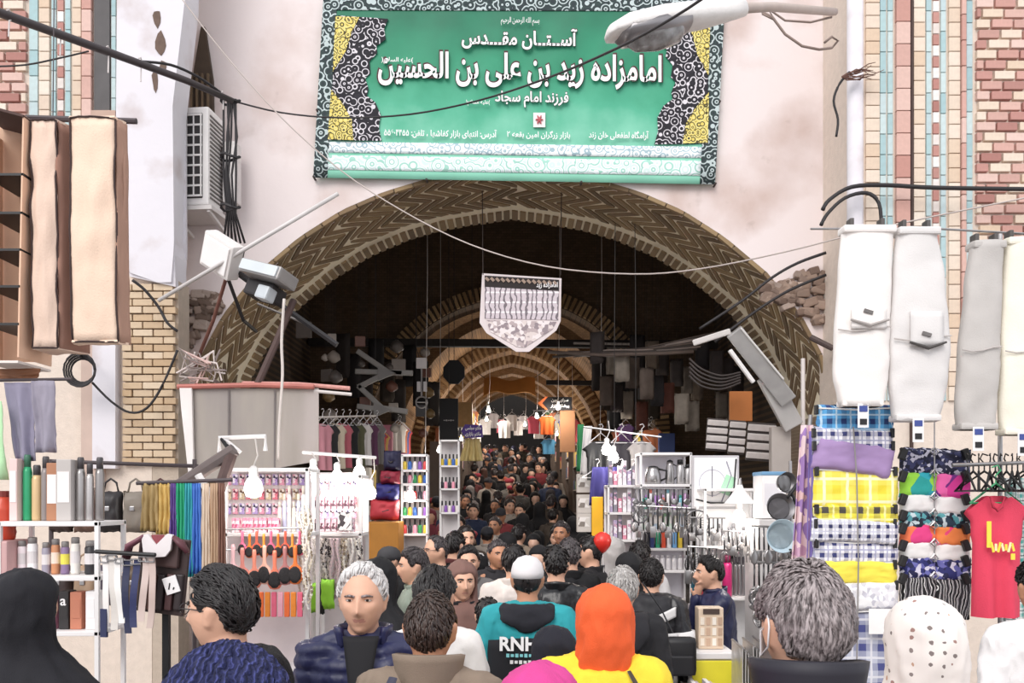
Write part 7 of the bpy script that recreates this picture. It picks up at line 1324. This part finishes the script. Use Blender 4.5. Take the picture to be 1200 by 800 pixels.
for (x0, x1, z0_, z1_, sk) in ((-.21, .21, 1.13, 1.22, 0), (-.18, -.05, 1.31, 1.38, -.06), (.05, .18, 1.31, 1.38, .06), (-.19, .19, .86, .93, 0)):
    bm = bmesh.new(); sheet(bm, lambda a, b: S @ V((x0 + (x1 - x0) * a, .168 + .03 * (1 - ((x0 + (x1 - x0) * a) / .22) ** 2) - .09 * abs((x0 + (x1 - x0) * a) / .22) ** 4, z0_ + (z1_ - z0_) * b + sk * (a - .5))), 12, 4, .014); obj('white_panel', bm, M('#e2dfde', .5, .08), t, smooth=True)
for sx in (-1, 1): bm = bmesh.new(); c0, c1 = V((sx * .225, .03, 1.22)), V((sx * .235, .03, 1.13)); tube(bm, [S @ c0, S @ c1], [.086, .084], 14); obj('white_sleeve_band', bm, M('#e2dfde', .5, .08), t, smooth=True)
bg = thing('shoulder_bag', 'black shoulder bag carried by the man in panelled jacket', 'bag', (XU(763, 5.8) + .14, 5.5, .84)); bm = bmesh.new(); rbox(bm, (0, 0, .15), (.2, .1, .25), .035); obj('bag_body', bm, M('#17161a', .5, .2), bg, smooth=True); bm = bmesh.new(); rbox(bm, (0, -.055, .1), (.15, .03, .13), .015); obj('pocket', bm, M('#1f1e22', .5), bg); bm = bmesh.new(); tube(bm, [(-.05, .0, .3), (-.12, .02, .45), (-.24, .02, .62)], .014, 6, flat=.4); obj('strap', bm, M('#222126', .6), bg); bm = bmesh.new(); rbox(bm, (-.17, -.01, .32), (.10, .01, .11), .004); obj('tag_patch', bm, M('#c9c6c6', .6), bg)
bxp = t
who('stall vendor in a navy jacket leaning on his hand in profile', 846, 6.3, -88, 1.585, hair=('short', 'black', .018), topmat=M('#222648', .5, .25, 10), arms={-1: ((-.16, -.24, 1.06), (-.03, -.20, 1.40)), 1: ((.16, -.24, 1.06), (.05, -.30, 1.16))}, lean=.12, lod=2, collar=True)
t, HM, S = who('tall balding man with greying hair and mask straps seen from behind', 945, 1.95, 172, 1.855, hair=('thin', 'mixed', .017, 900), topmat=M('#24222c', .6, .2, 9), lod=2, skin='fair', turn=R(14), build=1.02)
bm = bmesh.new()
for sx in (-1, 1): tube(bm, [HM @ V((sx * .05, -.095, -.02)), HM @ V((sx * .074, -.03, -.005)), HM @ V((sx * .086, .022, .03)), HM @ V((sx * .088, .032, .01)), HM @ V((sx * .082, .012, -.035)), HM @ V((sx * .06, -.085, -.075))], .0025, 5)
sheet(bm, lambda a, b: HM @ V(((2 * a - 1) * .062, -.125 + .05 * (2 * a - 1) ** 2, -.09 + .075 * b)), 10, 6, .003); obj('face_mask', bm, M('#e8e6e8', .8), t, smooth=True); stand_collar(t, S, M('#24222c', .6, .2, 9), .135)
who('woman in a cream headscarf with small brown flowers seen from behind', 1082, 2.5, 176, 1.71, cover='hijab', covermat=FLOR, top='#e4dcd6', hair=None, build=1.05)
t, HM, S = who('man in a white shirt beside the clipped shorts seen from behind', 1224, 3.6, 172, 1.76, hair=('short', 'black', .014), top='#e9e6e6', skin='tan')
who('grey-haired man in a sage shirt looking sideways in the crowd', 488, 6.0, -75, 1.66, hair=('short', 'salt', .018), top='#8f9a8e', skin='fair', lod=2)
who('woman in a black chador behind the grey-haired vest man', 441, 5.2, -40, 1.64, cover='chador', cover_col='#131216', hair=None)
who('man with slicked dark hair and white jacket behind the khaki coat', 508, 3.85, 170, 1.69, hair=('parted', 'black', .022), top='#e3dfdc', lod=2)
who('woman in a brown headscarf and black coat facing the street', 541, 5.4, 15, 1.61, cover='hijab', cover_col='#7a5a52', top='#17151a', hem=.45, hair=None, lod=2)
who('child in a black jacket beside the teal sweatshirt', 571, 5.05, 178, 1.42, hair=('short', 'black', .014), top='#1a191d', build=.95)
who('dark-haired man in a grey jacket facing the street', 549, 6.7, 6, 1.64, hair=('short', 'black', .016), top='#6d6a6a', lod=2)
who('man in a cream jacket seen from behind', 602, 6.2, 172, 1.67, hair=('short', 'black', .016), top='#ddd2cc', puff=.01)
who('tanned man in a dark jacket near the cream jacket', 582, 7.35, 20, 1.66, hair=('short', 'salt', .012), top='#2a282c', skin='tan')
who('man in a shiny black leather jacket seen from behind', 652, 5.8, 176, 1.69, hair=('short', 'black', .014), topmat=leather('#141316'))
who('man in a plain black coat past the leather jacket', 668, 6.5, 185, 1.71, hair=('short', 'salt', .014), top='#131215', hem=.6)
who('dark-haired man facing sideways in black near the red balloon', 694, 7.05, -110, 1.70, hair=('short', 'black', .014), top='#18171b')
who('woman in a pale grey headscarf near the red balloon', 718, 7.6, 190, 1.66, cover='hijab', cover_col='#b5b0ae', top='#4a4648', hair=None)
who('woman in a black headscarf by the man in white', 737, 6.45, 185, 1.60, cover='hijab', cover_col='#161518', top='#201e22', hair=None)
who('dark-haired man in a white pullover seen from behind', 750, 7.1, 178, 1.66, hair=('short', 'black', .014), top='#e0dcdc')
t, HM, S = who('man with spectacles and receding hair in black looking sideways', 514, 7.2, -60, 1.70, hair=('thin', 'salt', .012), top='#1a191d'); glasses(t, HM)
who('man in a dark cap near the orange wooden crate', 458, 7.0, -50, 1.62, cover='cap', cover_col='#3a3a3e', hair=('crew', 'black', .006), top='#141316')
t, HM, S = who('man in a black tracksuit top with white piping', 545, 8.6, 20, 1.74, hair=('short', 'black', .014), top='#121115')
for sx in (-1, 1): bm = bmesh.new(); tube(bm, [S @ V((sx * .085, -.05, 1.47)), S @ V((sx * .17, -.03, 1.46)), S @ V((sx * .245, -.02, 1.36)), S @ V((sx * .30, .0, 1.15))], .008, 6); obj('white_piping', bm, M('#e8e4e4', .7), t, smooth=True)
rb_ = thing('red_balloon', 'round red balloon above the crowd near the grey headscarf', 'balloon', P(706, 648, 7.0)); bm = bmesh.new(); lathe(bm, [(.008, 0), (.03, .015), (.065, .06), (.075, .105), (.06, .15), (.02, .175)], 16); obj('balloon_skin', bm, M('#d8342c', .3, .1), rb_, smooth=True); bm = bmesh.new(); tube(bm, [(0, 0, 0), (.01, 0, -.15), (0, 0, -.35)], .003, 4); obj('string', bm, M('#e8e4e4', .8), rb_)
# archetypes for the deeper crowd
ARC = []
kinds = [('man in a dark jacket', dict(hair=('short', 'black', .016), top='#17161a')), ('man with greying hair in a dark jacket', dict(hair=('short', 'salt', .014), top='#222024')), ('woman in a black chador', dict(cover='chador', cover_col='#121115', hair=None)), ('woman in a headscarf', dict(cover='hijab', cover_col='#3a3034', top='#1c1a1e', hair=None)), ('man in a cap', dict(cover='cap', cover_col='#2c2c32', hair=('crew', 'black', .006), top='#1c1b20')), ('woman in a knitted hat', dict(cover='beret', cover_col='#a83a48', hair=('short', 'brown', .012), top='#2a2026'))]
spots = []; rc = random.Random(21); tries = 0
def free(x, y, r): return all((x - a) ** 2 + (y - b) ** 2 > r * r for a, b in crowd)
while tries < 9000 and len(spots) < 140:
    tries += 1; y = 7.7 + 25 * rc.random() ** 1.15; w = 1.35 if y < 10 else (1.7 if y < 16 else 1.02); x = rc.uniform(-w, w)
    if y < 9.2 and x < -.72: continue
    if y < 9 and x > .62: continue
    if y < 11.3 and x < -.55: continue
    if free(x, y, .56): crowd.append((x, y)); spots.append((x, y))
for i, (lab, kw) in enumerate(kinds):
    x, y = spots[i]; t, _, _ = person(lab, x, y, 0, 1.72 if i not in (2, 3, 5) else 1.62, lod=1 if i in (0, 1) else 0, z0=ground(y), skin=('fair', 'tan', 'pale')[i % 3], **kw); ARC.append(t)
flush()
TOPC = ['#121115', '#17161a', '#1e1c20', '#2a2628', '#3a342c', '#4a4038', '#26304a', '#5a2a2a', '#6d6a66', '#8a7a6a', '#a59c94', '#7a2f34']; SCARF = ['#161418', '#2a2428', '#5a4038', '#a8543a', '#8d8684', '#7a3440', '#c9b8a8', '#3a3c54', '#d8cfc8']
TOPN = ['jet black', 'black', 'soft black', 'dark brown', 'khaki brown', 'brown', 'navy', 'maroon', 'grey', 'tan', 'pale grey', 'dark red']; SCN = ['black', 'dark', 'brown', 'rust', 'grey', 'wine red', 'beige', 'slate blue', 'cream']
def recol(t, part, mat):
    for ch in t.children:
        if ch.name.split('.')[0] in part:
            ch.material_slots[0].link = 'OBJECT'; ch.material_slots[0].material = mat
            for g in ch.children:
                if g.material_slots: g.material_slots[0].link = 'OBJECT'; g.material_slots[0].material = mat
for i, (x, y) in enumerate(spots):
    k_ = i if i < 6 else rc.choices(range(6), (30, 14, 30, 16, 6, 4))[0]; away = rc.random() < .45; zone = 'at the bazaar mouth' if y < 12 else ('under the crossing' if y < 17 else 'deep in the lane'); face_ = 'walking inward' if away else 'coming outward'
    c = rc.randrange(12); sc2 = rc.randrange(9)
    t = ARC[k_] if i < 6 else copy_thing(ARC[k_], (x, y, ground(y)))
    t.location = (x, y, ground(y)); t.rotation_euler = (0, 0, (PI if away else 0) + rc.uniform(-.5, .5)); f = rc.uniform(.95, 1.05); t.scale = (f, f, f)
    if k_ in (0, 1, 4, 5): recol(t, ('jacket', 'coat'), CL(TOPC[c])); lab = {0: 'dark-haired man', 1: 'greying man', 4: 'man in a dark cap', 5: 'woman in a red beret'}[k_] + ' in a %s jacket' % TOPN[c]
    elif k_ == 3: recol(t, ('headscarf',), CL(SCARF[sc2])); lab = 'woman in a %s headscarf' % SCN[sc2]
    else: lab = 'woman in a black chador'
    t['label'] = '%s %s %s' % (lab, face_, zone); t['group'] = 'crowd ' + zone
